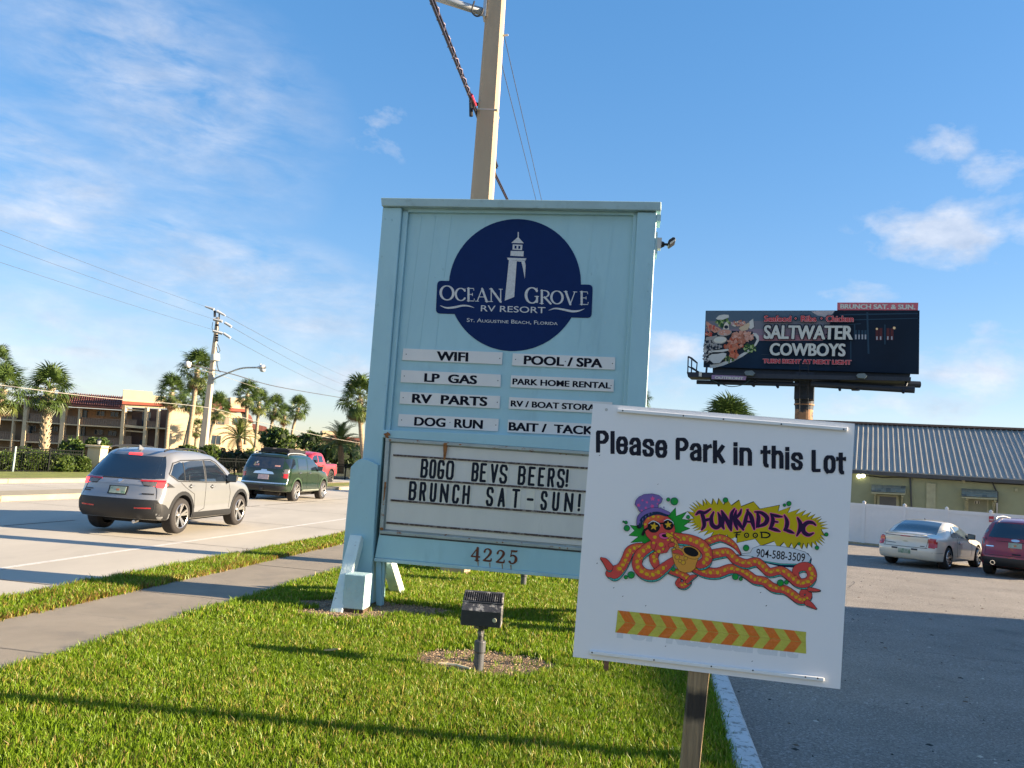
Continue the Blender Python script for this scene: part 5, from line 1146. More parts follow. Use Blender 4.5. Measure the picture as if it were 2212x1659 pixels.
ar = Art(BFr, 'z5', -.03, .001); ar.text('BRUNCH SAT. & SUN.', (1334,172), (1940,178), (1335,134), wr, .05); ar.build('extension_lettering', exo)
prb([(300,640),(1905,690),(1890,760),(300,712)], .3, .9, 'lower_frame', BBm)
prb([(120,703),(1890,745),(1888,775),(130,742)], -1.5, .25, 'catwalk', BBm)
for a, b, r in (((190,775),(1000,795),.16), ((1100,790),(1925,838),.24), ((300,748),(960,768),.14), ((1100,758),(1992,768),.24)):
    p, q_ = BFr.px(*Q('z5', *a)), BFr.px(*Q('z5', *b)); bar('beam', [(p[0],-.9,p[1]), (q_[0],-.9 if b[0] < 1950 else 1.2,q_[1])], r, BBm, bb, 10)
for x0, y0, x1, y1 in ((345,770,370,805),(600,770,650,810),(790,745,840,822),(1310,745,1330,845),(1870,760,1830,865),(640,790,660,770),(1430,830,1480,840)):
    p, q_ = BFr.px(*Q('z5', x0, y0)), BFr.px(*Q('z5', x1, y1)); bar('strut', [(p[0],-.5,p[1]), (q_[0],-1.2,q_[1])], .1, BBm, bb, 5)
rail = MB()
def rt(pts, r=.05): rail.tube([(p[0], -1.0, p[1]) for p in BFr.q('z5', pts)], r, 5)
rt([(124,572),(120,715)]); rt([(152,585),(148,735)]); rt([(124,572),(152,585),(195,622),(188,700)]); rt([(122,650),(190,690)]); rt([(124,575),(190,625)], .03); rt([(150,660),(270,740)], .07); rt([(120,715),(190,735),(300,740)], .08); rt([(272,655),(268,700)], .08)
rail.build('guard_rail', BBm, bb)
for x, y in ((620,715),(1500,738)):
    q_ = BFr.q('z5', [(x-42,y-4),(x-28,y-15),(x+20,y-18),(x+42,y),(x+25,y+22),(x-30,y+18)]); mb = MB(); mb.prism(q_, -1.9, -1.3); mb.build('flood_lamp', mat('bb_lamp', (.10,.14,.16), .5), bb)
mb = MB(); mb.prism(BFr.q('z5', [(297,706),(578,716),(570,748),(295,740)], -1.54), -1.56, -1.52); mb.build('maker_plate', flat('maker_purple', (.26,.19,.33)), bb); ar = Art(BFr, 'z5', -1.58, .004)
P_ = [BFr.px(*Q('z5', x, y), -1.58) for x, y in ((322,738),(552,746),(323,716))]; put_text(ar.mb, 'OUTFRONT', *P_, -1.58, .05, ar.mi(wr)); P_ = [BFr.px(*Q('z5', x, y), -1.58) for x, y in ((318,700),(448,703),(319,677))]; put_text(ar.mb, '10590N', *P_, .28, .02, ar.mi(wr)); 
ar.build('plate_lettering', bb)
prb([(218,702),(240,703),(238,740),(216,738)], -1.56, -1.5, 'tag_plate', wr)
colx = BFr.px(*Q('z5', 1040, 880)); rC = (BFr.px(*Q('z5', 1113, 940))[0]-BFr.px(*Q('z5', 962, 940))[0])/2
rustc = mat('column_rust', (.36,.20,.11), .8, var=.35, vs=.6, spots=[(1.1,.50,.56,(.02,.03,.045),.95)])
zj = BFr.px(*Q('z5', 1040, 930))[1]; zk = BFr.px(*Q('z5', 1040, 800))[1]; zt2 = BFr.px(*Q('z5', 1040, 680))[1]
mb = MB(); mb.lathe([(rC,-1.5),(rC,zj-.05),(rC+.08,zj-.05),(rC+.08,zj+.05),(rC*.85,zj+.05),(rC*.85,zk)], 24, 'z', (colx[0],1.6,0)); mb.build('column', rustc, bb)
mb = MB(); mb.box((colx[0]-rC*1.05, .1, zk-.9), (colx[0]+rC*1.05, 3.0, zt2)); mb.lathe([(rC*.95,zk-2.0),(rC*1.08,zk-.9)], 24, 'z', (colx[0],1.6,0)); mb.build('column_head', BBm, bb)
lad = MB()
for x in (1008, 1076): p, q_ = BFr.px(*Q('z5', x, 600), -1.7), BFr.px(*Q('z5', x-2, 1000), -.2); lad.tube([(p[0],-1.7,p[1]),(q_[0],-.2,q_[1])], .03, 4)
for k in range(16):
    t = k/15; p, q_ = BFr.px(*Q('z5', 1008, 620+t*360), -.9), BFr.px(*Q('z5', 1076, 620+t*360), -.9); lad.tube([(p[0],-1.7+1.4*t,p[1]),(q_[0],-1.7+1.4*t,q_[1])], .022, 4)
lad.build('ladder', BBm, bb)
cbl = MB(); cbl.tube([(p[0],-1.2,p[1]) for p in BFr.q('z5', spline([(300,755),(390,795),(470,815),(560,800),(620,760)], 4))], .03, 4); cbl.build('hanging_cable', mat('cable_blue', (.03,.08,.12), .5), bb)

# unseen building added on the right to cast shade over the near lot
ob = thing('added_shade_building', 'plain stucco building added unseen at the right, casting shade on the lot', 'building', (0,0,0))
mb = MB(); mb.box((20.4,-12,-.6),(30,13.7,5.55)); mb.build('wall', mat('shade_building_stucco', (.36,.33,.27), .85, var=.1, bump=.2), ob)
mb = MB(); mb.box((20.3,-12.1,5.55),(30.1,13.8,5.85)); mb.build('parapet', mat('shade_building_trim', (.5,.47,.4), .7), ob)
for k in range(4):
    mb = MB(); mb.box((20.36,-8+k*5,.2),(20.41,-5.4+k*5,2.6)); w_ = mb.build('window', drk, ob); mb = MB(); mb.box((20.32,-8.1+k*5,.1),(20.36,-5.3+k*5,.2)); mb.build('sill', trimm, w_)

lp = thing('added_shadow_pole', 'tall slim pole added unseen right of the frame, casting the lawn shadow', 'light pole', (12.0, 5.0, 0))  # pole and head added out of view for the long shadow on the lawn
mb = MB(); mb.tube([(0,0,-.5),(0,0,5.5)], [.10,.08], 10); mb.build('pole', galv, lp, smooth=True); mb = MB(); mb.box((-.5,-.12,5.5),(.1,.12,5.66)); mb.build('lamp_head', dark_metal, lp)
# ================================================================== apartment buildings
AP = Frame(atY(0,930,100.0).xy, atY(290,950,99.3).xy)
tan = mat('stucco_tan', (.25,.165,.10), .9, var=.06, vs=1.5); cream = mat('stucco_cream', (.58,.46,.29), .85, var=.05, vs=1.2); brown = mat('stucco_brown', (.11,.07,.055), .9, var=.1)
railm = mat('railing_tan', (.24,.165,.115), .8, var=.08, vs=2); tile_r = mat('roof_tile_red', (.19,.065,.048), .8, var=.25, vs=2.5); redb = mat('red_band', (.30,.075,.045), .8, var=.1); win = mat('apartment_glass', (.035,.055,.075), .12, var=.3, vs=.6); frame_m = mat('window_frame', (.25,.20,.15), .6)
apt = AP.root('apartment_building', 'three storey tan apartment building with open walkways and a cream stair tower', 'building')
def pa_(pts, d0, d1, name, m, parent=None, fr=AP, k='a1', bevel=0):
    mb = MB(); mb.prism(fr.q(k, pts), d0, d1); return mb.build(name, m, parent or apt, bevel=bevel)
pa_([(-420,690),(270,735),(700,760),(1350,800),(1845,830),(1790,1560),(-420,1480)], 2.2, 2.6, 'wall', tan)
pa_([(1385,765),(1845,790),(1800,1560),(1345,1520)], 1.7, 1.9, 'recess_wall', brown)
for q_ in ([(270,688),(306,692),(255,1420),(204,1420)], [(682,737),(730,744),(668,1420),(622,1420)], [(868,785),(888,787),(842,1420),(822,1420)], [(1352,740),(1386,744),(1340,1420),(1298,1420)], [(1602,772),(1632,774),(1588,1420),(1556,1420)], [(150,750),(166,752),(106,1420),(88,1420)], [(1738,790),(1758,792),(1712,1420),(1690,1420)], [(1858,795),(1885,797),(1838,1420),(1812,1420)]):
    pa_(q_, 0, .5, 'pillar', cream)
for q_ in ([(-420,875),(240,912),(240,926),(-420,890)], [(262,922),(672,948),(672,962),(262,936)], [(700,952),(1330,988),(1330,1000),(700,966)], [(1380,962),(1590,985),(1590,1010),(1380,990)], [(1610,988),(1845,1002),(1845,1014),(1610,1002)],
           [(-420,1095),(215,1138),(215,1150),(-420,1110)], [(232,1142),(655,1165),(655,1180),(232,1158)], [(690,1160),(1310,1195),(1310,1208),(690,1175)], [(1340,1195),(1560,1212),(1560,1230),(1340,1215)], [(-420,1330),(1800,1440),(1800,1455),(-420,1345)]):
    pa_(q_, .02, 2.2, 'floor_slab', cream)
def rail_p(q_):
    o = pa_(q_, .25, .32, 'railing', railm); a, b = AP.px(*Q('a1', *q_[0])), AP.px(*Q('a1', *q_[1])); c = AP.px(*Q('a1', *q_[3])); n = max(4, int((b[0]-a[0])/.28)); m_ = MB()
    for k in range(n+1): u = a[0]+(b[0]-a[0])*k/n; z = a[1]+(b[1]-a[1])*k/n; m_.box((u-.03,.2,c[1]+.02), (u+.03,.249,z))
    m_.box((a[0],.17,a[1]-.04),(b[0],.35,a[1]+.03)) if abs(a[1]-b[1]) < .2 else None
    m_.build('balusters', railm, o, kind='stuff')
for q_ in ([(-420,792),(135,820),(128,905),(-420,876)], [(325,842),(665,868),(655,946),(310,924)], [(735,868),(862,875),(855,960),(725,952)], [(884,884),(1328,906),(1322,986),(872,962)], [(1388,905),(1500,912),(1495,968),(1380,962)], [(1622,925),(1730,932),(1725,992),(1612,988)],
           [(-420,1015),(110,1045),(105,1130),(-420,1096)], [(290,1060),(640,1085),(635,1164),(275,1142)], [(858,1090),(1308,1118),(1300,1194),(850,1168)], [(1365,1090),(1440,1095),(1440,1200),(1350,1195)], [(700,1080),(830,1086),(822,1166),(692,1160)]): rail_p(q_)
pa_([(275,686),(735,738),(735,758),(300,712)], -.1, 2.2, 'fascia', cream); pa_([(-420,650),(240,715),(240,735),(-420,675)], -.1, 2.2, 'fascia', cream)
pa_([(735,736),(1350,776),(1346,794),(735,756)], -.15, 2.2, 'fascia', cream)
def tile_roof(q_, parent, fr=AP, k='a1', rise=None, nrow=5, ncol=26):
    a, b = fr.px(*Q(k, *q_[3]), -.4), fr.px(*Q(k, *q_[2]), -.4); d, c = fr.px(*Q(k, *q_[0]), 3.6), fr.px(*Q(k, *q_[1]), 3.6)
    A_, B_, C_, D_ = Vector((a[0],-.4,a[1])), Vector((b[0],-.4,b[1])), Vector((c[0],3.6,c[1])), Vector((d[0],3.6,d[1]))
    mb = MB(); mb.add([A_,B_,C_,D_,A_-Vector((0,0,.2)),B_-Vector((0,0,.2))], [(0,1,2,3),(4,5,1,0)]); rf = mb.build('roof', tile_r, parent)
    proto = None
    for j in range(nrow):
        for i in range(ncol):
            f = (i+.5)/ncol; P0 = A_.lerp(B_, f).lerp(D_.lerp(C_, f), j/nrow); P1 = A_.lerp(B_, f).lerp(D_.lerp(C_, f), (j+1.12)/nrow)
            if proto is None:
                w = (B_-A_).length/ncol*.36; L_ = (P1-P0); mb = MB(); vs = []
                for t_, rr in ((0,1.15),(1,.95)):
                    for s_ in range(5): an = math.pi*s_/4; vs.append(L_*t_+Vector((w*rr*math.cos(an),0,w*rr*math.sin(an)*1.2+.10*(1-t_))))
                mb.add(vs, [(s_, s_+5, s_+6, s_+1) for s_ in range(4)]+[(0,1,2,3,4)]); proto = mb.build('roof_tile', tile_r, rf); proto.location = P0
            else:
                o = proto.copy(); COL.objects.link(o); o.location = P0+Vector((0,0,random.uniform(-.02,.02)))
    return rf
tile_roof([(640,610),(1362,662),(1352,778),(600,726)], apt, nrow=6, ncol=30)
pa_([(255,640),(445,668),(445,700),(272,684)], -.05, 1.5, 'roof_edge', tile_r)
# the lit stair tower stands proud and is turned to the right
tw = Frame(AP.A.xy+AP.e.xy*AP.px(*Q('a1',1355,700))[0], (AP.A.xy+AP.e.xy*AP.px(*Q('a1',1355,700))[0]+Vector((math.cos(R(28)), math.sin(R(28))))))
mb = MB(); ps = tw.q('a1', [(1366,577),(1682,600),(1830,640),(1830,735),(1355,703)]); T0 = tw.A-AP.A
def tower(pts, d0, d1, name, m):
    mb = MB(); mb.prism(tw.q('a1', pts), d0, d1)
    mb.v = [((tw.A+tw.e*v[0]+tw.n*v[1]-AP.A).dot(AP.e), (tw.A+tw.e*v[0]+tw.n*v[1]-AP.A).dot(AP.n), v[2]) for v in mb.v]; return mb.build(name, m, apt)
tower([(1366,577),(1682,600),(1690,640),(1830,660),(1830,735),(1355,703)], -.2, .6, 'parapet', cream)
tower([(1352,703),(1832,738),(1832,762),(1350,738)], -.45, .5, 'red_band', redb); tower([(1350,739),(1832,762),(1832,785),(1384,768)], -.15, .5, 'header', cream)
def window(pts, fr, k, parent, d=2.14, mullion=True):
    mb = MB(); x0, y0, x1, y1 = pts; sk = (x1-x0)*.07
    q_ = fr.q(k, [(x0,y0),(x1,y0+sk),(x1-3,y1+sk),(x0-3,y1)], d); us = [p[0] for p in q_]; zs = [p[1] for p in q_]; u0_, u1_ = min(us), max(us); z0, z1 = min(zs), max(zs)
    for a, b, c, e in ((u0_-.07,z0-.07,u1_+.07,z0),(u0_-.07,z1,u1_+.07,z1+.07),(u0_-.07,z0,u0_,z1),(u1_,z0,u1_+.07,z1)): mb.box((a,d-.06,b),(c,d+.06,e))
    if mullion: mb.box(((u0_+u1_)/2-.03,d-.05,z0),((u0_+u1_)/2+.03,d+.04,z1))
    w_ = mb.build('window', frame_m, parent); mb = MB(); mb.box((u0_,d,z0),((u0_+u1_)/2-.031,d+.03,z1)); mb.build('pane', win, w_); mb = MB(); mb.box(((u0_+u1_)/2+.031,d,z0),(u1_,d+.03,z1)); mb.build('pane', win, w_)
for p in ((1078,815,1155,862),(1230,824,1308,872),(1054,1020,1135,1068),(1205,1032,1285,1078),(372,766,418,808),(600,772,640,822),(350,978,396,1030),(590,985,640,1034),(560,1230,615,1270)): window(p, AP, 'a1', apt)
for p in ((785,790,858,955),(752,972,835,1155),(168,832,242,914),(148,962,232,1138),(118,1168,216,1340),(1505,812,1590,975),(1476,1128,1560,1210),(545,1060,570,1160)):
    x0, y0, x1, y1 = p; pa_([(x0,y0),(x1,y0+4),(x1-8,y1+4),(x0-8,y1)], 2.05 if x0 < 1400 else 1.6, 2.2 if x0 < 1400 else 1.72, 'door', win)
for p in ((1380,785,1595,800),(1355,1020,1575,1034)): x0, y0, x1, y1 = p; pa_([(x0,y0),(x1,y0+18),(x1,y1+18),(x0,y1)], .5, .6, 'curtain_rail', cream)
# lit end wall
E0 = AP.A.xy+AP.e.xy*AP.px(*Q('a1',1885,900))[0]; EF = Frame(E0, E0+Vector((5,3.2)))
ew = MB(); ew.prism(EF.q('z1', [(1050,430),(1092,428),(1296,440),(1282,760),(1015,760)]), 0, .4); o = ew.build('end_wall', cream, apt); o.parent = None
o.location = EF.A; o.rotation_euler = (0,0,EF.rz); o.parent = apt; o.matrix_parent_inverse = Matrix.LocRotScale(apt.location, apt.rotation_euler, (1,1,1)).inverted()
# second building
b2r = Frame((E0+Vector((2.5,10.0))), (E0+Vector((12.5,16.4))))
ap2 = b2r.root('apartment_building', 'cream apartment building with red roof band behind the far utility pole', 'building')
def p2(pts, d0, d1, name, m, k='z1'): mb = MB(); mb.prism(b2r.q(k, pts), d0, d1); return mb.build(name, m, ap2)
p2([(1180,440),(1405,452),(1525,470),(1560,640),(1575,860),(1180,860)], 0, 6, 'wall', cream); p2([(1406,366),(1492,373),(1500,438),(1405,430)], -.2, 3, 'parapet', cream); p2([(1395,430),(1505,438),(1510,456),(1395,450)], -.4, 3.2, 'red_band', redb)
p2([(1285,378),(1404,388),(1404,449),(1285,442)], .5, 5, 'roof', tile_r); p2([(1490,445),(1530,480),(1545,520),(1500,500)], -.3, 2, 'roof_corner', tile_r)
for p in ((1333,480,1370,527),(1430,492,1478,528),(1291,598,1345,648)): window(p, b2r, 'z1', ap2, -.05)
p2([(1375,485),(1398,487),(1398,530),(1373,528)], -.06, 0, 'shutter', frame_m)
for (lab, pts) in (('distant cream apartment block with tiled roof among the palms', [('wall',cream,[(1545,560),(1610,560),(1680,600),(1680,760),(1540,760)],0,5),('roof',tile_r,[(1540,525),(1625,545),(1640,580),(1540,560)],-.5,5),('wall',cream,[(1770,630),(1860,640),(1860,700),(1770,700)],.2,5),('roof',tile_r,[(1780,598),(1850,605),(1862,634),(1772,628)],-.5,5)]),
                   ('distant low building with white parapet beside the tall date palm', [('parapet',cream,[(1968,568),(2052,572),(2060,610),(1962,606)],0,5),('roof',tile_r,[(1935,590),(1965,585),(1962,612),(1920,612)],-.3,5),('wall',tan,[(1900,606),(2200,626),(2200,760),(1890,760)],.3,5),('roof',tile_r,[(2030,598),(2200,615),(2200,640),(2030,625)],-.4,.2)])):
    fr = Frame(atY(500,960,130).xy, atY(780,980,136).xy); t_ = fr.root('distant_building', lab, 'building')
    for nm, m_, q_, a_, b_ in pts: mb = MB(); mb.prism(fr.q('z1', q_), a_, b_); mb.build(nm, m_, t_)

# ================================================================== iron fence, pillars
f0, f1 = gnd(0,1021,-.03), gnd(757,1037,-.03)
FF = Frame(f0.xy, f1.xy); iron = mat('fence_iron', (.008,.010,.010), .7, 0, var=.2, spec=.1); pale = mat('fence_post_pale', (.22,.30,.29), .5)
hf = FF.px(*Q('z1',0,668))[1]+.03; u_end = FF.px(757,1037)[0]; u_st = -3.5
def fence_run(ua, ub, label, step=1.72, pale_at=None):
    t_ = thing('iron_fence', label, 'fence', FF.A+FF.e*ua, FF.rz, 'black iron fence runs across the road'); u = 0; n = int((ub-ua)/step)
    for i in range(n+1):
        mb = MB(); mb.box((i*step-.035,-.035,-.1),(i*step+.035,.035,hf+.03)); mb.build('post', pale if i == pale_at else iron, t_)
        if i < n:
            for z in (.08, hf-.2, hf-.04): mb = MB(); mb.box((i*step+.036,-.018,z-.02),((i+1)*step-.036,.018,z+.02)); mb.build('rail', iron, t_)
            mb = MB()
            for k in range(1, 14): x = i*step+step*k/14; mb.box((x-.009,-.009,.03),(x+.009,.009,hf))
            mb.build('pickets', iron, t_, kind='stuff')
    return t_
u_p = FF.px(*Q('z1',600,800))[0]
up = FF.px(*Q('b1',315,300))[0]
fence_run(up-1.72*3, u_p-.5, 'black iron picket fence in front of the clipped hedge, with one pale post', pale_at=3)
u_q = FF.px(*Q('z1',1272,740))[0]; fence_run(u_p+.6, u_q-.4, 'black iron picket fence hidden mostly behind the silver car', 1.72); u_r = FF.px(*Q('c4',1510,600))[0]
fence_run(u_q+.5, u_r-.5, 'black iron picket fence behind the dark green car', 1.72); fence_run(u_r+.5, u_end+9, 'black iron picket fence between the red truck and the blue sign', 1.72)
for (k, xa, xb_, yt, yb2, lab) in (('z1',552,651,655,800,'cream gate pillar with a lantern, left of the silver car roof'), ('z1',1255,1293,706,860,'cream gate pillar with a lantern behind the silver car hood'), ('c4',1478,1546,556,740,'cream gate pillar behind the bed of the red truck')):
    a, b = FF.px(*Q(k, xa, yt), .3), FF.px(*Q(k, xb_, yt), .3); w_ = (b[0]-a[0]); cx = (a[0]+b[0])/2; zt3 = a[1]
    g_ = thing('gate_pillar', lab, 'pillar', FF.A+FF.e*cx+FF.n*.3, FF.rz+R(20), 'cream gate pillars with lanterns'); w2 = w_*.36
    mb = MB(); mb.box((-w2,-w2,-.8),(w2,w2,zt3-.12)); mb.build('shaft', cream, g_); mb = MB(); mb.box((-w2*1.3,-w2*1.3,zt3-.12),(w2*1.3,w2*1.3,zt3)); mb.build('cap', cream, g_, bevel=.02)
    s = w_*.5; mb = MB(); mb.lathe([(.05*s,0),(.16*s,.03*s),(.06*s,.12*s)], 8, 'z', (0,0,zt3)); mb.lathe([(.26*s,.50*s),(.28*s,.52*s),(.06*s,.72*s),(.001,.80*s)], 8, 'z', (0,0,zt3)); lt_ = mb.build('lantern', dark_metal, g_)
    mb = MB(); mb.lathe([(.12*s,.12*s),(.24*s,.50*s)], 8, 'z', (0,0,zt3)); mb.build('lantern_glass', mat('lantern_glass', (.30,.32,.33), .3), lt_)

# ================================================================== foliage
def leafcloud(parts, n, size, cols, seed, flatz=None):
    """parts: ellipsoids (cx,cy,cz,rx,ry,rz). leaf quads spread mostly near the surface, with clumping"""
    rg = np.random.default_rng(seed); V = []; F = []; MI = []; k = 0
    vol = [p[3]*p[5] for p in parts]; tot = sum(vol)
    for p, v in zip(parts, vol):
        m = int(n*v/tot); cl = rg.normal(size=(max(6, m//28), 3)); cl /= np.linalg.norm(cl, axis=1)[:, None]; cl *= rg.uniform(.62, 1.02, (len(cl), 1))
        for i in range(m):
            c = cl[rg.integers(len(cl))]+rg.normal(0, .13, 3); pos = np.array(p[:3])+c*np.array(p[3:6])
            if flatz is not None and pos[2] < flatz: continue
            a = rg.normal(size=3); a /= np.linalg.norm(a); b = np.cross(a, rg.normal(size=3)); b /= np.linalg.norm(b); s = size*rg.uniform(.6, 1.4)
            q = [pos-a*s, pos+b*s*.38, pos+a*s, pos-b*s*.38]; V += [tuple(x) for x in q]; F.append((k, k+1, k+2, k+3)); k += 4; MI.append(int(rg.integers(len(cols))))
    return V, F, MI
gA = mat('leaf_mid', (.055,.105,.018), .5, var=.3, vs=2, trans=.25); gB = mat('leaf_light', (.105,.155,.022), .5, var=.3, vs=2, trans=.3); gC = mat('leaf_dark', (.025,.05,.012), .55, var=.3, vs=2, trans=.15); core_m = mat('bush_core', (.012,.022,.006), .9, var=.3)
gR = mat('leaf_reddish', (.20,.07,.035), .6, var=.3, trans=.2); twig = mat('twig', (.12,.08,.05), .9, var=.2)
def bush(name, label, cat, px, rx, ry, Y, n, size, cols, seed, base=None, group=None, lumps=4, trunk=0):
    c = atY(px[0], px[1], Y); rx_, rz_2 = rx*Y/FPX, ry*Y/FPX; rg = random.Random(seed); t_ = thing(name, label, cat, (c.x, c.y, c.z-rz_2), 0, group)
    parts = [(0,0,rz_2,rx_*.8,rx_*.65,rz_2*.85)]
    for i in range(lumps): a = rg.uniform(0, 6.28); parts.append((rx_*.55*math.cos(a)*1.0, rx_*.4*math.sin(a), rz_2*rg.uniform(.6,1.4), rx_*rg.uniform(.35,.55), rx_*.4, rz_2*rg.uniform(.4,.6)))
    V, F, MI = leafcloud(parts, n, size, cols, seed); mb = MB(); mb.v, mb.f, mb.m = V, F, MI; mb.build('foliage', cols, t_, kind='stuff')
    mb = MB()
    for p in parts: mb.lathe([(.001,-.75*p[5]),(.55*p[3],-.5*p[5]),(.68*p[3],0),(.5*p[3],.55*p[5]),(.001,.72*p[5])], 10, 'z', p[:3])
    mb.build('light_block_core', core_m, t_, kind='stuff')  # dark solid cores added inside the leaves to block light
    if trunk:
        mb = MB()
        for j in range(3): mb.tube([(rg.uniform(-.2,.2)*rx_,0,-trunk),(rg.uniform(-.1,.1)*rx_,0,-trunk*.4),(rg.uniform(-.5,.5)*rx_,rg.uniform(-.3,.3),rz_2*.8)], [.12,.10,.05], 6)
        mb.build('trunk', twig, t_)
    return t_
HG = 'clipped hedge shrubs behind the iron fence'
YH = 38.3
for i, (x, y, rx, ry, lab) in enumerate(((-10,997,46,27,'clipped green hedge shrub at the left edge behind the iron fence'), (57,995,40,28,'rounded green hedge shrub right of the pale fence post'), (122,1000,38,24,'darker rounded shrub at the foot of the big palm trunk'), (163,1004,28,22,'small shrub left of the gate pillar with orange leaves beside it'))):
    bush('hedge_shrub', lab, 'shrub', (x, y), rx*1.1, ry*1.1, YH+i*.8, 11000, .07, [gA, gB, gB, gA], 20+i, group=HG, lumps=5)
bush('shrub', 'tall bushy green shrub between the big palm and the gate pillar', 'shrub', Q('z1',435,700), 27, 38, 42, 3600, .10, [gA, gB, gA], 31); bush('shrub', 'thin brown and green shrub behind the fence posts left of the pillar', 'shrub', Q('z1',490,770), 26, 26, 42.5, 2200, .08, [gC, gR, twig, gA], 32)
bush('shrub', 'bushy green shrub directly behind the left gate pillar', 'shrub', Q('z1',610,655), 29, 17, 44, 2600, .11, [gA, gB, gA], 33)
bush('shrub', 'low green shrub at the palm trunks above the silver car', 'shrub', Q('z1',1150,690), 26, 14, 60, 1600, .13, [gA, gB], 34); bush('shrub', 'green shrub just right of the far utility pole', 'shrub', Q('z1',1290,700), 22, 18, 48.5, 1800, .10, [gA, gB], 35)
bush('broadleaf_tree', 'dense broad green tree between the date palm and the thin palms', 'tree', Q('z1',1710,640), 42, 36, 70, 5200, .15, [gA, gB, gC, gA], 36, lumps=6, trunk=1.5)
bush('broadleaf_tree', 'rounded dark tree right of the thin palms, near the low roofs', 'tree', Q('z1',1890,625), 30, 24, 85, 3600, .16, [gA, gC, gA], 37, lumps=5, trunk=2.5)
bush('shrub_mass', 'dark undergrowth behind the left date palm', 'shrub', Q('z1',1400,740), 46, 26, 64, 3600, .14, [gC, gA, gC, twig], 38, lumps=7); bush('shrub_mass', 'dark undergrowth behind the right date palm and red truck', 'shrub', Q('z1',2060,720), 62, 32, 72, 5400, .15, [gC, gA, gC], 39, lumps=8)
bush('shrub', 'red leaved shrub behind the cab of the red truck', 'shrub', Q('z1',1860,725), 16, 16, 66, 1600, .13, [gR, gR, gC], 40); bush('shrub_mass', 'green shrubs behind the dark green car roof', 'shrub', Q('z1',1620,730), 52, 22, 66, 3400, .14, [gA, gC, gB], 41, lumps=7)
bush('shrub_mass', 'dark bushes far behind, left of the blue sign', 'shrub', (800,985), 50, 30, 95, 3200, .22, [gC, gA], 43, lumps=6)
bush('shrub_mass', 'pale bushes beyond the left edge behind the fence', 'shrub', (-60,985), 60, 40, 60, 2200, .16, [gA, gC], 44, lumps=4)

# palms
def fan_mesh(seed, dead=False):
    rg = random.Random(seed); mb = MB(); L = .95; droop = .42 if not dead else .1
    mb.tube([(0,0,0),(L*.5,0,.03),(L,0,0)], [.022,.016,.012], 4, 1); n = 24; C = Vector((L,0,0))
    for i in range(n):
        a = R(-125+250*i/(n-1))+rg.uniform(-.04,.04); ln = .86*(1-.28*abs(math.sin(a/2.2))**2)*rg.uniform(.88,1.08); w = .040
        d = Vector((math.cos(a), math.sin(a), .12*math.cos(2*a))); s = Vector((-math.sin(a), math.cos(a), 0))
        p1 = C+d*ln*.55+Vector((0,0,.07*(1 if i%2 else -.3))); p2 = C+d*ln*.98-Vector((0,0,droop*ln*rg.uniform(.5,1.2)))
        mb.add([C-s*.01, C+s*.01, p1+s*w, p1-s*w, p2], [(0,1,2,3),(3,2,4)], 0)
    return mb
pg = mat('palm_green', (.070,.115,.026), .45, var=.3, vs=1.5, trans=.22, spec=.4); pg2 = mat('palm_yellow_green', (.13,.16,.035), .5, var=.3, vs=1.5, trans=.25); pdead = mat('palm_dead', (.17,.095,.05), .8, var=.35, vs=2, trans=.1); pet = mat('palm_petiole', (.14,.15,.05), .6, var=.2)
barkp = mat('palm_bark', (.33,.26,.17), .9, var=.35, vs=5, bump=.8, bs=14, stretch=(1,1,3)); bark2 = mat('palm_boots', (.42,.36,.25), .9, var=.4, vs=3, bump=.6, bs=12)
def mesh_of(mb, name, mats):
    me = bpy.data.meshes.new(name); me.from_pydata([tuple(v) for v in mb.v], [], mb.f)
    for m in mats: me.materials.append(m)
    me.polygons.foreach_set('material_index', mb.m); return me
FAN = [mesh_of(fan_mesh(i), 'frond', [pg, pet]) for i in range(3)]+[mesh_of(fan_mesh(7), 'frond', [pg2, pet])]; FAND = mesh_of(fan_mesh(9, True), 'dead_frond', [pdead, pdead])
def frond_obj(me, name, parent, loc, azm, elev, roll, sc):
    o = bpy.data.objects.new(name, me); COL.objects.link(o); o.parent = parent; o.location = loc
    o.rotation_euler = (Matrix.Rotation(azm, 3, 'Z') @ Matrix.Rotation(-elev, 3, 'Y') @ Matrix.Rotation(roll, 3, 'X')).to_euler(); o.scale = (sc,)*3; return o
PG = 'cabbage palms across the road'
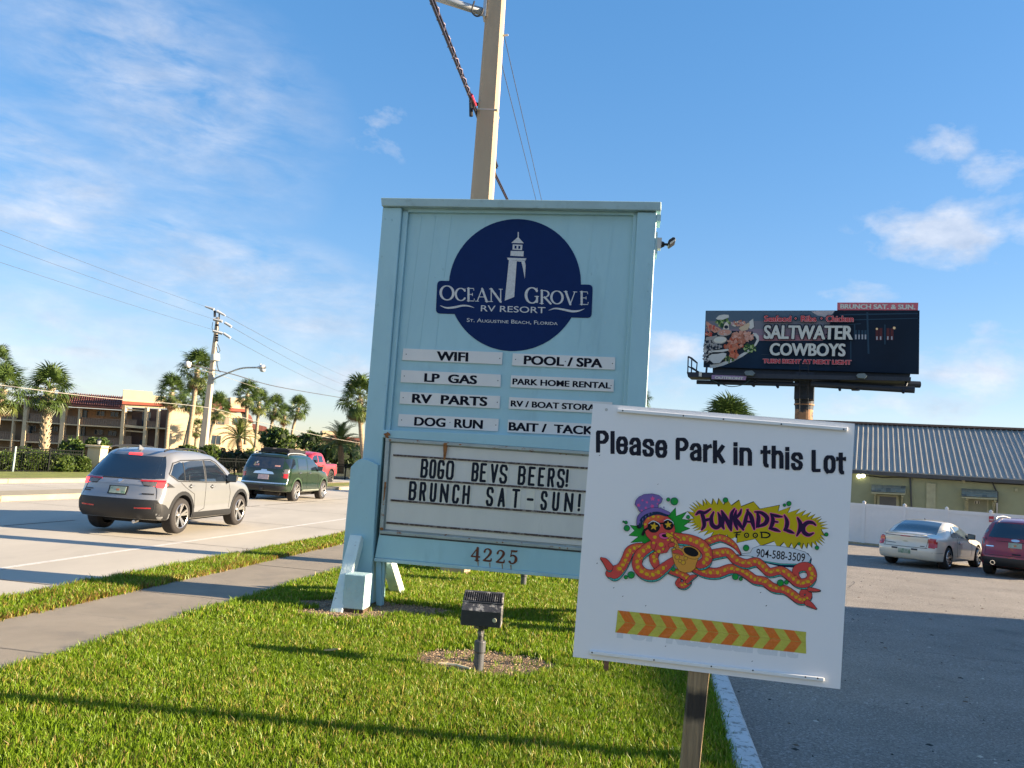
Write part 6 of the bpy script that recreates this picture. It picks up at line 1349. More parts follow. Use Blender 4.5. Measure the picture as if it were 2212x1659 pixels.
def sabal(crown, base, dia, label, seed, n=36, dead=6, boots=False, tw=.17, group=PG, R0=1.75, span=(-58, 86)):
    Y = FPX*2*R0/dia; c = atY(*crown, Y); b = atY(*base, Y); rg = random.Random(seed); t_ = thing('cabbage_palm', label, 'palm tree', (b.x, b.y, b.z), 0, group)
    top = c-b; mid = top*.5+Vector((rg.uniform(-.15,.15),0,0)); P = [Vector(p) for p in spline([(0,0,-.6), tuple(mid), tuple(top)], 6)]
    mb = MB(); mb.tube(P, [tw*1.25]+[tw*(1+.06*(i%2)) for i in range(len(P)-1)], 10); tr = mb.build('trunk', barkp, t_, smooth=True)
    rg2 = random.Random(seed+5); L = top.length
    nb = 150 if boots else 26
    mb = MB()
    for i in range(nb):
        f = i/nb if boots else .80+.18*i/nb; p = P[min(len(P)-1, int(f*(len(P)-1)))].lerp(P[min(len(P)-1, int(f*(len(P)-1))+1)], (f*(len(P)-1))%1); a = i*2.4; r = tw*(1.15 if boots else 1.05); h = .26 if boots else .2
        d = Vector((math.cos(a), math.sin(a), 0)); s = Vector((-d.y, d.x, 0)); o = p+d*r*.8; w = .065
        mb.add([o-s*w, o+s*w, o+d*.13+s*w*.6+Vector((0,0,h)), o+d*.13-s*w*.6+Vector((0,0,h)), o+d*.02+Vector((0,0,h*.9))], [(0,1,2,3),(1,0,4),(0,3,4),(3,2,4),(2,1,4)])
    mb.build('leaf_bases', bark2, t_, kind='stuff')
    for i in range(n):
        f = (i+.5)/n; e = R(span[0]+(span[1]-span[0])*f**.9)+rg.uniform(-.1,.1); a = i*2.399+rg.uniform(-.2,.2); me = FAN[3] if f < .22 and rg.random() < .5 else rg.choice(FAN[:3])
        frond_obj(me, 'frond', t_, top+Vector((0,0,-.28+.45*f)), a, e, rg.uniform(-.5,.5), rg.uniform(.85,1.08)*R0/1.75)
    for i in range(dead): frond_obj(FAND, 'dead_frond', t_, top+Vector((0,0,-.35)), rg.uniform(0,6.28), R(rg.uniform(-82,-55)), rg.uniform(-.4,.4), .8*R0/1.75)
    return t_
Z = lambda x, y: Q('z1', x, y)
sabal(Z(20,320), Z(-40,740), 125, 'large cabbage palm at the left edge of the photo', 1, n=38)
sabal(Z(-15,150), Z(-70,740), 78, 'taller cabbage palm at the left edge, its crown above the other', 2, n=30)
sabal(Z(305,320), Z(268,745), 118, 'cabbage palm with shaggy pale trunk in front of the apartments', 3, n=44, boots=True, tw=.24, dead=2)
sabal(Z(1050,335), Z(1015,700), 88, 'cabbage palm left of the pole, crown over the stair tower', 4)
sabal(Z(1205,195), Z(1140,700), 98, 'tallest cabbage palm of the group at the far pole', 5, dead=5)
sabal(Z(1188,370), Z(1112,700), 82, 'cabbage palm with leaning trunk just left of the far pole', 6)
sabal(Z(1328,430), Z(1258,710), 72, 'cabbage palm with crooked trunk just right of the far pole', 7, dead=4)
sabal(Z(1205,552), Z(1195,690), 46, 'small young cabbage palm left of the pole base', 8, n=24, R0=1.3)
sabal(Z(1510,345), Z(1500,620), 70, 'cabbage palm beside the white parapet, left of its row', 9)
sabal(Z(1580,395), Z(1560,640), 66, 'second cabbage palm of the row right of the street light', 10)
sabal(Z(1680,432), Z(1635,640), 64, 'third cabbage palm of the row, its trunk leaning right', 11)
sabal(Z(1738,475), Z(1722,640), 52, 'fourth, thinner cabbage palm of the row', 12, n=28)
sabal(Z(1822,432), Z(1768,650), 60, 'cabbage palm at the right end of the row, trunk leaning', 13)
sabal((777,862), (792,1010), 112, 'cabbage palm with hanging brown fronds right at the edge of the blue sign', 14, n=44, dead=16, span=(-70,85))
sabal((1383,862), (1385,1040), 62, 'cabbage palm crown peeping out right of the blue sign', 15, n=30, group=None)
sabal((1571,925), (1571,1060), 150, 'cabbage palm top showing above the white parking sign', 16, n=44, group=None)
sabal((806,955), (808,1010), 56, 'small cabbage palm low behind the left post of the blue sign', 17, n=26)
def pinnate(seed):
    rg = random.Random(seed); mb = MB(); pts = []; L = 2.5; n = 26
    for i in range(9): t_ = i/8; pts.append(Vector((L*(t_-.12*t_*t_), 0, .55*math.sin(t_*1.9)-.75*t_**2.4)))
    mb.tube(pts, [.035-.028*i/8 for i in range(9)], 4, 1)
    for i in range(n):
        t_ = .14+.86*i/n; k = t_*8; j = min(7, int(k)); p = pts[j].lerp(pts[j+1], k-j); d = (pts[j+1]-pts[j]).normalized()
        for sg in (-1, 1):
            ln = .46*math.sin(math.pi*min(1, t_*.9+.12))**.6*rg.uniform(.85,1.1); v = (d*.65+Vector((0,sg,0))*.85+Vector((0,0,.28))).normalized(); w = d*.022; e = p+v*ln-Vector((0,0,.10*ln))
            m_ = p+v*ln*.5+Vector((0,0,.01)); mb.add([p-w, p+w, m_+w, m_-w, e], [(0,1,2,3),(3,2,4)], 0)
    return mb
PIN = [mesh_of(pinnate(i), 'frond', [pg, pet]) for i in range(2)]+[mesh_of(pinnate(5), 'frond', [pg2, pet])]
def date_palm(crown, base, dia, label, seed, n=40):
    Y = FPX*4.6/dia; c = atY(*crown, Y); b = atY(*base, Y); t_ = thing('date_palm', label, 'palm tree', tuple(b), 0, 'date palms behind the iron fence'); top = c-b; rg = random.Random(seed)
    mb = MB(); mb.tube([(0,0,-.5), tuple(top*.5+Vector((.05,0,0))), tuple(top*.85), tuple(top)], [.26,.22,.25,.16], 10); mb.build('trunk', mat('date_bark', (.24,.15,.08), .9, var=.4, vs=6, bump=1, bs=15), t_, smooth=True)
    for i in range(n):
        f = (i+.5)/n; frond_obj(PIN[2] if rg.random() < .35 else PIN[i%2], 'frond', t_, top, i*2.399+rg.uniform(-.15,.15), R(-38+118*f)+rg.uniform(-.08,.08), rg.uniform(-.3,.3), rg.uniform(.8,1.02))
date_palm(Z(1458,610), Z(1465,812), 112, 'feathery date palm in front of the cream building', 21); date_palm(Z(2075,655), Z(2082,792), 128, 'feathery date palm left of the blue sign, behind the iron fence', 22, 46)
# ================================================================== vehicles
tyre_m = mat('tyre', (.018,.016,.016), .8, var=.15); rim_m = mat('alloy_rim', (.55,.54,.53), .25, .85, var=.05); dark_well = mat('wheel_well', (.006,.006,.007), .9, var=0)
glass_dk = mat('tinted_glass', (.010,.016,.026), .04, var=0, coat=1.0, spec=.8); glass_lt = mat('light_glass', (.055,.075,.085), .05, var=.25, vs=1.5, coat=1.0, spec=.8)
red_lamp = mat('tail_lamp_red', (.42,.012,.015), .15, coat=1.0, var=0); red_on = mat('brake_lamp_on', (.7,.02,.02), .2, var=0, emit=(1,.03,.03,.9)); clear_lamp = mat('clear_lamp', (.12,.11,.105), .12, coat=1.0, var=.1)
seam_m = mat('body_gap', (.012,.012,.013), .8, var=0); plate_g = mat('licence_plate', (.30,.36,.29), .4, var=.2, vs=14, spots=[(9,.52,.56,(.10,.22,.13),.8)]); plate_w = mat('licence_plate_white', (.55,.42,.42), .4, var=.2, vs=16)
def lerp_prof(prof, x):
    if x <= prof[0][0]: return prof[0][1]
    for (a, b), (c, d) in zip(prof[:-1], prof[1:]):
        if x <= c:
            t = (x-a)/(c-a); t = t*t*(3-2*t)*.5+t*.5; return b+(d-b)*t
    return prof[-1][1]
class Car:
    def __init__(s, label, cat, name, pos, azd, z, ro, wb, fo, w, top, rear, front, belt, tumble, r, paint, zb=.26, group=None, arch=1.16, plan=.065, crown=.045):
        s.t = thing(name, label, cat, (pos[0], pos[1], z), R(90-azd), group)
        if z < -.2:            # parked on the lot: sit on its slope
            h_ = Vector((math.sin(R(azd)), math.cos(R(azd)), 0)); m_ = Vector((pos[0], pos[1], 0)); za, zb_ = zlot(m_.dot(ST)), zlot((m_+h_*wb).dot(ST)); lf = Vector((-h_.y, h_.x, 0)); zc_ = zlot((m_+lf*.8).dot(ST)); zd_ = zlot((m_-lf*.8).dot(ST))
            X_ = Vector((h_.x, h_.y, (zb_-za)/wb)).normalized(); Y_ = Vector((lf.x, lf.y, (zc_-zd_)/1.6)).normalized(); Z_ = X_.cross(Y_).normalized(); Y_ = Z_.cross(X_)
            s.t.rotation_euler = Matrix((X_, Y_, Z_)).transposed().to_euler(); s.t.location.z = za
        s.wb, s.w, s.r, s.paint = wb, w, r, paint
        L = ro+wb+fo; nx, ny, nz = 40, 8, 12; idx = {}; V = []; F = []
        def pos_(i, j, k):
            u, v, t = i/nx, 2*j/ny-1, k/nz; x0 = -ro+u*L; zt = lerp_prof(top, x0); b = zb+.05*(abs(2*u-1)**6)
            z_ = b+t*(zt-b); hw = w*(1-.05*((z_-.62)/.5)**2 if z_ < .62 else 1-.015*(z_-.62))
            if z_ > belt: hw -= tumble*(z_-belt)**1.15
            e = abs(2*u-1); hw *= 1-plan*max(0, e-.55)**2*4.9
            ins = .03*t**8; y = v*(hw-ins); z_ += t**5*crown*(1-v*v)
            if u < .32: x0 += (lerp_prof(rear, z_)+.05*abs(v)**2+.11*abs(v)**7)*(1-u/.32)**1.6
            if u > .7: x0 -= (lerp_prof(front, z_)+.30*abs(v)**3)*((u-.7)/.3)**1.6
            return (x0, y, z_)
        def vid(i, j, k):
            if (i, j, k) not in idx: idx[(i, j, k)] = len(V); V.append(pos_(i, j, k))
            return idx[(i, j, k)]
        def q(a, b, c, d): F.append((vid(*a), vid(*b), vid(*c), vid(*d)))
        for i in range(nx):
            for k in range(nz): q((i,0,k),(i+1,0,k),(i+1,0,k+1),(i,0,k+1)); q((i,ny,k),(i,ny,k+1),(i+1,ny,k+1),(i+1,ny,k))
            for j in range(ny): q((i,j,0),(i,j+1,0),(i+1,j+1,0),(i+1,j,0)); q((i,j,nz),(i+1,j,nz),(i+1,j+1,nz),(i,j+1,nz))
        for j in range(ny):
            for k in range(nz): q((0,j,k),(0,j,k+1),(0,j+1,k+1),(0,j+1,k)); q((nx,j,k),(nx,j+1,k),(nx,j+1,k+1),(nx,j,k+1))
        me = bpy.data.meshes.new('body'); me.from_pydata(V, [], F); me.materials.append(paint); me.materials.append(dark_well)
        o = bpy.data.objects.new('body', me); COL.objects.link(o); sm = o.modifiers.new('s', 'SUBSURF'); sm.levels = 1; sm.render_levels = 1
        cuts = []
        for x in (0, wb):
            for sy in (-1, 1):
                c = MB(); n = 28; rr = r*arch; vs = [(x+rr*math.cos(2*math.pi*k/n), sy*y, r*1.02+rr*math.sin(2*math.pi*k/n)) for y in (w*.62, w*1.3) for k in range(n)]
                fs = [tuple(range(n)), tuple(range(2*n-1, n-1, -1))]+[(k, k+n, (k+1)%n+n, (k+1)%n) for k in range(n)]
                c.add(vs, fs, 1); co = c.build('cut', [paint, dark_well])
                bm = bmesh.new(); bm.from_mesh(co.data); bmesh.ops.recalc_face_normals(bm, faces=bm.faces); bm.to_mesh(co.data); bm.free(); cuts.append(co)
                m = o.modifiers.new('b', 'BOOLEAN'); m.object = co; m.operation = 'DIFFERENCE'; m.solver = 'EXACT'
        dg = bpy.context.evaluated_depsgraph_get(); me2 = bpy.data.meshes.new_from_object(o.evaluated_get(dg)); me2.name = 'body'
        for c in cuts: bpy.data.objects.remove(c)
        o.modifiers.clear(); o.data = me2; o.parent = s.t; me2.polygons.foreach_set('use_smooth', [True]*len(me2.polygons)); s.body = o
        try: me2.set_sharp_from_angle(angle=R(38))
        except Exception: pass
        s.bvh = BVHTree.FromPolygons([v.co for v in me2.vertices], [tuple(p.vertices) for p in me2.polygons]); s.L, s.ro, s.fo = L, ro, fo
    def conform(s, poly, side, name, m, off=.006, cell=.07, parent=None, th=.012):
        """lay a panel cut to a 2-D outline onto the body: side 'r','l' outline (x,z); 'b','f' outline (y,z); 't' outline (x,y)"""
        if 'lamp' in name or 'badge' in name: cell = min(cell, .032)
        bm = bmesh.new(); vs = [bm.verts.new((a, b, 0)) for a, b in poly]; bm.faces.new(vs)
        for ax in (0, 1):
            lo, hi = min(p[ax] for p in poly), max(p[ax] for p in poly); n = int((hi-lo)/cell)
            for k in range(1, n+1):
                c = lo+(hi-lo)*k/(n+1); no = (1,0,0) if ax == 0 else (0,1,0); co = (c,0,0) if ax == 0 else (0,c,0)
                bmesh.ops.bisect_plane(bm, geom=bm.verts[:]+bm.edges[:]+bm.faces[:], plane_co=co, plane_no=no)
        bm.verts.ensure_lookup_table(); P = {}
        for v in bm.verts:
            a, b = v.co.x, v.co.y
            o, d = {'r': ((a,-3,b),(0,1,0)), 'l': ((a,3,b),(0,-1,0)), 'b': ((-4,a,b),(1,0,0)), 'f': ((8,a,b),(-1,0,0)), 't': ((a,b,4),(0,0,-1))}[side]
            h = s.bvh.ray_cast(Vector(o), Vector(d)); P[v] = (h[0], -Vector(d), h[1]) if h[0] is not None and not (side in 'rlb' and h[1].dot(-Vector(d)) < (.36 if side in 'rl' else .24)) else None
        dead = [v for v in bm.verts if P[v] is None]
        for v in bm.verts:
            if P[v]: nn = P[v][2] if P[v][2].dot(P[v][1]) > 0 else P[v][1]; v.co = P[v][0]+(P[v][1]*.5+nn*.5).normalized()*off
        if dead: bmesh.ops.delete(bm, geom=dead, context='VERTS')
        if not bm.faces: bm.free(); return None
        nrm = P[[v for v in bm.verts][0]][1] if False else {'r': Vector((0,-1,0)), 'l': Vector((0,1,0)), 'b': Vector((-1,0,0)), 'f': Vector((1,0,0)), 't': Vector((0,0,1))}[side]
        bmesh.ops.recalc_face_normals(bm, faces=bm.faces)
        f0 = max(bm.faces, key=lambda f: f.calc_area())
        if f0.normal.dot(nrm) < 0: bmesh.ops.reverse_faces(bm, faces=bm.faces)
        be = [e for e in bm.edges if e.is_boundary]; r_ = bmesh.ops.extrude_edge_only(bm, edges=be)
        for g in r_['geom']:
            if isinstance(g, bmesh.types.BMVert): g.co -= nrm*th
        me = bpy.data.meshes.new(name); bm.to_mesh(me); bm.free(); me.materials.append(m); me.polygons.foreach_set('use_smooth', [True]*len(me.polygons))
        try: me.set_sharp_from_angle(angle=R(35))
        except Exception: pass
        o = bpy.data.objects.new(name, me); COL.objects.link(o); o.parent = parent or s.t; return o
    def both(s, poly, name, m, **kw):
        a = s.conform(poly, 'r', name, m, **kw); s.conform(poly, 'l', name, m, **kw); return a
    def line(s, pts, side, w, name, m, off=.0035, **kw):
        for a, b in zip(pts[:-1], pts[1:]):
            d = np.array(b)-np.array(a); n = np.array((-d[1], d[0]))/np.linalg.norm(d)*w/2
            s.conform([tuple(np.array(a)+n), tuple(np.array(a)-n), tuple(np.array(b)-n), tuple(np.array(b)+n)], side, name, m, off=off, th=.004, **kw)
    def wheels(s, spokes=5, rim=rim_m, tw=.115, rr=.70, dbl=True):
        r = s.r; base = None
        for x in (0, s.wb):
            for sy in (-1, 1):
                y0 = sy*(s.w-.02)
                if base is None:
                    mb = MB(); mb.lathe([(r*rr,-.02),(r*.80,-.012),(r*.93,-.018),(r*.985,.02),(r,.05),(r,.19),(r*.97,.22),(r*.7,.235)], 36, 'y', (0,0,0)); w_ = mb.build('wheel', tyre_m, s.t, smooth=True)
                    mb = MB(); mb.lathe([(r*rr,-.02),(r*rr*.97,-.03),(r*rr*.92,-.02),(r*rr*.90,.12),(.001,.13)], 36, 'y')
                    n0 = len(mb.f)
                    for k in range(spokes):
                        for da in ((-.16,.16) if dbl else (0,)):
                            a = 2*math.pi*k/spokes+.3; a2 = a+da; c1, s1 = math.cos(a+da*.35), math.sin(a+da*.35); c2, s2 = math.cos(a2), math.sin(a2); wi, wo = .018*r/.36, .026*r/.36
                            if not dbl: wi, wo = .03, .045
                            p, q_ = Vector((c1*r*.10,0,s1*r*.10)), Vector((c2*r*rr*.95,0,s2*r*rr*.95)); d = (q_-p).normalized(); n = Vector((-d.z,0,d.x))
                            vs = [p-n*wi+Vector((0,.02,0)), p+n*wi+Vector((0,.02,0)), q_+n*wo+Vector((0,-.02,0)), q_-n*wo+Vector((0,-.02,0))]; mb.add(vs+[v+Vector((0,.04,0)) for v in vs], [(0,1,2,3),(7,6,5,4),(0,4,5,1),(1,5,6,2),(2,6,7,3),(3,7,4,0)])
                    mb.lathe([(.001,.0),(r*.09,.004),(r*.15,.03),(r*.16,.06)], 16, 'y'); k_in = [i for i in range(n0)]
                    mb.m = [0]*len(mb.m)
                    for i in range(36*2, 36*4): mb.m[i] = 1
                    ri = mb.build('rim', [rim, dark_well], w_); base = w_
                    bm = bmesh.new(); bm.from_mesh(ri.data); bmesh.ops.recalc_face_normals(bm, faces=bm.faces); bm.to_mesh(ri.data); bm.free()
                    w_.location = (x, y0, r); first = w_
                else:
                    w_ = base.copy(); COL.objects.link(w_); w_.parent = s.t; w_.location = (x, y0, r)
                    c = base.children[0].copy(); COL.objects.link(c); c.parent = w_
                w_.rotation_euler = (0,0,0) if sy < 0 else (0,0,math.pi)
        mb = MB(); mb.box((-.3,-s.w*.62,.20),(s.wb+.3,s.w*.62,.34)); mb.tube([(0,-s.w*.8,s.r),(0,s.w*.8,s.r)], .05, 6); mb.build('underbody', dark_well, s.t)
    def handle(s, x, z, m=chrome):
        for sd in (-1, 1):
            h = s.bvh.ray_cast(Vector((x, 3*sd, z)), Vector((0,-sd,0)))
            if h[0] is None: continue
            y = h[0].y; mb = MB(); mb.tube([(x-.09,y,z),(x-.07,y+sd*.035,z+.003),(x+.07,y+sd*.035,z+.005),(x+.09,y,z+.004)], .014, 6); mb.build('door_handle', m, s.t, smooth=True)
            mb = MB(); mb.lathe([(.001,0),(.045,.001),(.05,.004)], 12, 'y', (x, y+sd*.004, z)); mb.build('handle_recess', seam_m, s.t)
    def mirror(s, x, z, m, yy):
        for sd in (-1, 1):
            mb = MB(); Y = sd*yy
            P = [(x+.10,Y-sd*.09,z-.03),(x+.10,Y+sd*.10,z-.02),(x+.09,Y+sd*.12,z+.10),(x+.10,Y-sd*.08,z+.12)]; Q_ = [(x-.05,Y-sd*.10,z-.07),(x-.04,Y+sd*.14,z-.06),(x-.03,Y+sd*.15,z+.11),(x-.04,Y-sd*.09,z+.13)]
            mb.add(P+Q_, [(0,1,2,3),(7,6,5,4),(0,4,5,1),(1,5,6,2),(2,6,7,3),(3,7,4,0)]); mb.tube([(x,Y-sd*.05,z-.05),(x+.04,sd*(s.w-.12),z-.10)], .03, 6)
            o = mb.build('mirror', m, s.t, bevel=.02)
            mb = MB(); mb.add([(x-.055,Y-sd*.08,z-.04),(x-.05,Y+sd*.12,z-.035),(x-.045,Y+sd*.125,z+.09),(x-.055,Y-sd*.07,z+.10)], [(0,1,2,3)]); mb.build('mirror_glass', glass_lt, o)
def paint(name, col, metal=.0, rough=.35): return mat(name, col, rough, metal, var=.03, vs=3, coat=1.0)

# --- silver crossover
sil = paint('paint_silver', (.26,.27,.285), .4, .30)
c = Car('silver crossover SUV driving away on the near lane, brake lights on', 'car', 'silver_suv', (-7.51, 17.0), 6.7, .03, .93, 2.69, .95, .925,
        [(-.93,1.56),(-.5,1.63),(.1,1.67),(.9,1.67),(1.5,1.62),(1.9,1.44),(2.35,1.16),(2.55,1.07),(3.1,1.01),(3.5,.93),(3.64,.86)],
        [(.25,.14),(.42,.02),(.60,0),(.74,.02),(.80,.10),(1.02,.12),(1.10,.20),(1.56,.56),(1.7,.60)], [(.25,.18),(.5,.02),(.7,0),(.9,.12)], 1.02, .30, .365, sil, group='vehicles driving away along the street')
K_ = black_plastic
def arch_trim(c, m, wdt=.075, r0=None, a0=-8, a1=188):
    for x in (0, c.wb):
        rr = c.r*1.16; cz = c.r*1.02; n = 14; A = np.linspace(R(a0), R(a1), n)
        inner = [(x+rr*math.cos(a), cz+rr*math.sin(a)) for a in A]; outer = [(x+(rr+wdt)*math.cos(a), cz+(rr+wdt)*math.sin(a)) for a in A]
        for sd in 'rl':
            for i in range(n-1): c.conform([inner[i], inner[i+1], outer[i+1], outer[i]], sd, 'arch_trim', m, off=.012, cell=.2)
arch_trim(c, K_)
c.both([(.50,.24),(2.2,.24),(2.22,.42),(.46,.42)], 'sill_trim', K_, off=.012)
c.conform([(-.93,.26),(.93,.26),(.93,.50),(.80,.70),(-.80,.70),(-.93,.50)], 'b', 'rear_bumper', K_, off=.012); c.both([(-.95,.26),(-.40,.26),(-.40,.46),(-.60,.60),(-.95,.69)], 'bumper_corner', K_, off=.014)
c.both([(3.2,.26),(3.64,.30),(3.64,.52),(3.3,.46)], 'front_bumper', K_, off=.011)
c.conform([(-.66,1.10),(.66,1.10),(.63,1.20),(.56,1.545),(-.56,1.545),(-.63,1.20)], 'b', 'rear_window', glass_dk, off=.004); c.conform([(.60,1.10),(.80,1.12),(.70,1.36),(.60,1.56),(.565,1.545),(.635,1.20)], 'b', 'rear_pillar_trim', glass_dk, off=.003); c.conform([(-.60,1.10),(-.80,1.12),(-.70,1.36),(-.60,1.56),(-.565,1.545),(-.635,1.20)], 'b', 'rear_pillar_trim', glass_dk, off=.003)
c.conform([(-.14,1.555),(.14,1.555),(.14,1.59),(-.14,1.59)], 'b', 'brake_lamp', red_on, off=.01)
for sg in (1, -1):
    c.conform([(sg*.40,1.045),(sg*.90,1.055),(sg*.90,1.09),(sg*.41,1.075)][::sg], 'b', 'tail_lamp', red_lamp, off=.014); c.conform([(sg*.48,.985),(sg*.72,.96),(sg*.72,1.04),(sg*.46,1.04)][::sg], 'b', 'reverse_lamp', clear_lamp, off=.010); c.conform([(sg*.73,.95),(sg*.90,.93),(sg*.90,1.052),(sg*.73,1.045)][::sg], 'b', 'tail_lamp', red_on, off=.012)
    c.conform([(sg*.42,.52),(sg*.72,.53),(sg*.72,.555),(sg*.42,.545)][::sg], 'b', 'reflector', red_lamp, off=.018)
c.both([(-.95,1.08),(-.66,1.06),(-.56,1.00),(-.62,.965),(-.95,.955)], 'tail_lamp', red_on, off=.010); c.both([(-.66,1.075),(-.56,1.05),(-.34,.95),(-.62,.95),(-.545,1.00)], 'tail_lamp_trim', K_, off=.009)
c.conform([(-.55,.98),(.55,.98),(.42,1.07),(-.42,1.07)], 'b', 'tailgate_panel', paint('paint_silver_panel', (.36,.36,.36), .5), off=.008); c.line([(-.62,.965),(-.50,.97),(-.40,1.085),(.40,1.085),(.50,.97),(.62,.965)], 'b', .014, 'gap_line', seam_m, off=.011)  # tailgate panel in a lighter silver than the body
c.line([(.66,1.06),(.74,.90),(.78,.72)], 'b', .009, 'gap_line', seam_m); c.line([(-.66,1.06),(-.74,.90),(-.78,.72)], 'b', .009, 'gap_line', seam_m)
c.conform([(-.20,.77),(.20,.77),(.20,.935),(-.20,.935)], 'b', 'plate_frame', K_, off=.012); c.conform([(-.165,.785),(.165,.785),(.165,.92),(-.165,.92)], 'b', 'licence_plate', plate_g, off=.020); c.conform([(-.03,.83),(.03,.83),(.03,.875),(-.03,.875)], 'b', 'plate_emblem', mat('orange_print', (.5,.16,.06), .5), off=.0225)
c.conform([(-.045,1.03),(0,1.005),(.045,1.03),(.045,1.055),(0,1.07),(-.045,1.055)], 'b', 'badge', chrome, off=.02); c.conform([(.55,.84),(.75,.84),(.75,.855),(.55,.855)], 'b', 'lettering', dark_metal, off=.012); c.conform([(.60,.80),(.76,.80),(.76,.82),(.60,.82)], 'b', 'lettering', dark_metal, off=.012); c.conform([(-.72,.80),(-.50,.80),(-.50,.822),(-.72,.822)], 'b', 'lettering', dark_metal, off=.012)
gl = [[(-.42,1.20),(-.22,1.10),(.02,1.085),(.05,1.44),(-.05,1.46),(-.25,1.40)], [(.06,1.085),(.88,1.06),(.92,1.50),(.40,1.49),(.09,1.45)], [(.96,1.06),(2.02,1.045),(1.80,1.26),(1.48,1.45),(1.30,1.50),(1.00,1.505)]]
for g_ in gl: c.both(g_, 'side_window', glass_dk, off=.005)
fr_ = mat('window_trim_chrome', (.35,.36,.38), .3, .6); 
for sd in 'rl':
    for a, b in (((.035,1.085),(.07,1.46)), ((.92,1.06),(.96,1.505)), ((.20,1.07),(.24,1.20))): c.line([a, b], sd, .03, 'pillar', dark_metal, off=.009)
    c.line([(-.46,1.20),(-.22,1.075),(.9,1.045),(2.06,1.03)], sd, .018, 'window_trim', K_, off=.009); c.line([(-.46,1.21),(-.26,1.43),(0,1.49),(1.3,1.53),(1.52,1.47),(1.84,1.27),(2.08,1.04)], sd, .018, 'window_trim', K_, off=.009)
    c.line([(.93,1.03),(.93,.48),(.70,.43)], sd, .010, 'door_gap', seam_m); c.line([(2.02,1.02),(2.12,.80),(2.10,.45)], sd, .010, 'door_gap', seam_m); c.line([(-.12,1.05),(.06,.95),(.45,.80),(.50,.5)], sd, .009, 'door_gap', seam_m)
c.conform([(2.05,-.60),(2.05,.60),(1.60,.50),(1.60,-.50)], 't', 'windscreen', glass_dk, off=.006)
c.handle(.28,.965,sil); c.handle(1.22,.945,sil); c.mirror(1.92,1.10,K_,1.02); c.wheels(5)
for sg in (-1, 1):
    mb = MB(); mb.tube(spline([(-.35,sg*.60,1.665),(-.1,sg*.60,1.71),(.6,sg*.60,1.735),(1.2,sg*.58,1.715),(1.45,sg*.57,1.655)], 5), .018, 6); mb.build('roof_rail', K_, c.t, smooth=True)
mb = MB(); mb.add([(-.30,-.02,1.66),(-.30,.02,1.66),(-.08,.012,1.67),(-.08,-.012,1.67),(-.27,0,1.76),(-.22,0,1.75)], [(0,1,4),(1,2,5,4),(3,0,4,5),(2,3,5),(0,3,2,1)]); mb.build('antenna_fin', sil, c.t)
mb = MB(); mb.tube([(-.56,.40,1.165),(-.55,.10,1.15),(-.53,-.05,1.14)], .012, 5); mb.build('wiper', K_, c.t); mb = MB(); mb.tube([(-.93,-.45,.27),(-.80,-.45,.28)], .035, 10); mb.build('exhaust', chrome, c.t)
for sx, sy in ((3.55,-.5),(3.55,.5)): c.conform([(sy-.2,.78),(sy+.2,.78),(sy+.2,.88),(sy-.2,.88)], 'f', 'headlight', clear_lamp, off=.01)

# --- dark green SUV
grn = paint('paint_green', (.008,.024,.007), .1, .22)
c = Car('dark green SUV with a black roof rack driving ahead of the silver one', 'car', 'green_suv', (-8.74, 30.88), 7.7, -.03, 1.02, 2.79, .95, .96,
        [(-1.02,1.66),(-.6,1.72),(.1,1.745),(1.0,1.74),(1.5,1.70),(1.95,1.50),(2.35,1.26),(2.6,1.19),(3.3,1.12),(3.60,1.02),(3.74,.92)],
        [(.3,.10),(.45,.0),(.72,.0),(.80,.09),(1.12,.12),(1.2,.16),(1.62,.36),(1.8,.40)], [(.3,.12),(.6,0),(.9,.02),(1.0,.08)], 1.15, .22, .39, grn, zb=.33, group='vehicles driving away along the street')
c.conform([(-.66,1.20),(.66,1.20),(.62,1.62),(-.62,1.62)], 'b', 'rear_window', glass_dk, off=.005); c.conform([(-.74,1.62),(.74,1.62),(.72,1.70),(-.72,1.70)], 'b', 'spoiler', paint('paint_green_dark', (.012,.025,.012)), off=.03)
c.conform([(-.95,.33),(.95,.33),(.95,.55),(.80,.60),(-.80,.60),(-.95,.55)], 'b', 'rear_bumper', K_, off=.006); c.conform([(-.93,.66),(.93,.66),(.93,.70),(-.93,.70)], 'b', 'chrome_strip', chrome, off=.02)
for sg in (1, -1): c.conform([(sg*.74,1.04),(sg*.93,1.04),(sg*.93,1.20),(sg*.74,1.20)][::sg], 'b', 'clear_lamp', clear_lamp, off=.016); c.conform([(sg*.74,.88),(sg*.93,.88),(sg*.93,1.035),(sg*.74,1.035)][::sg], 'b', 'tail_lamp', red_lamp, off=.014)
c.both([(-.98,1.05),(-.80,1.03),(-.78,1.17),(-.98,1.20)], 'clear_lamp', clear_lamp, off=.012); c.both([(-.98,.90),(-.84,.92),(-.80,1.025),(-.98,1.045)], 'tail_lamp', red_lamp, off=.011)
c.conform([(-.40,1.00),(.40,1.00),(.34,1.08),(.12,1.11),(.10,1.16),(-.10,1.16),(-.12,1.11),(-.34,1.08)], 'b', 'chrome_garnish', chrome, off=.025); c.conform([(-.24,.80),(.24,.80),(.24,.97),(-.24,.97)], 'b', 'plate_recess', paint('paint_green_dark', (.012,.025,.012)), off=.004); c.conform([(-.20,.80),(.20,.80),(.20,.975),(-.20,.975)], 'b', 'licence_plate', plate_w, off=.014)
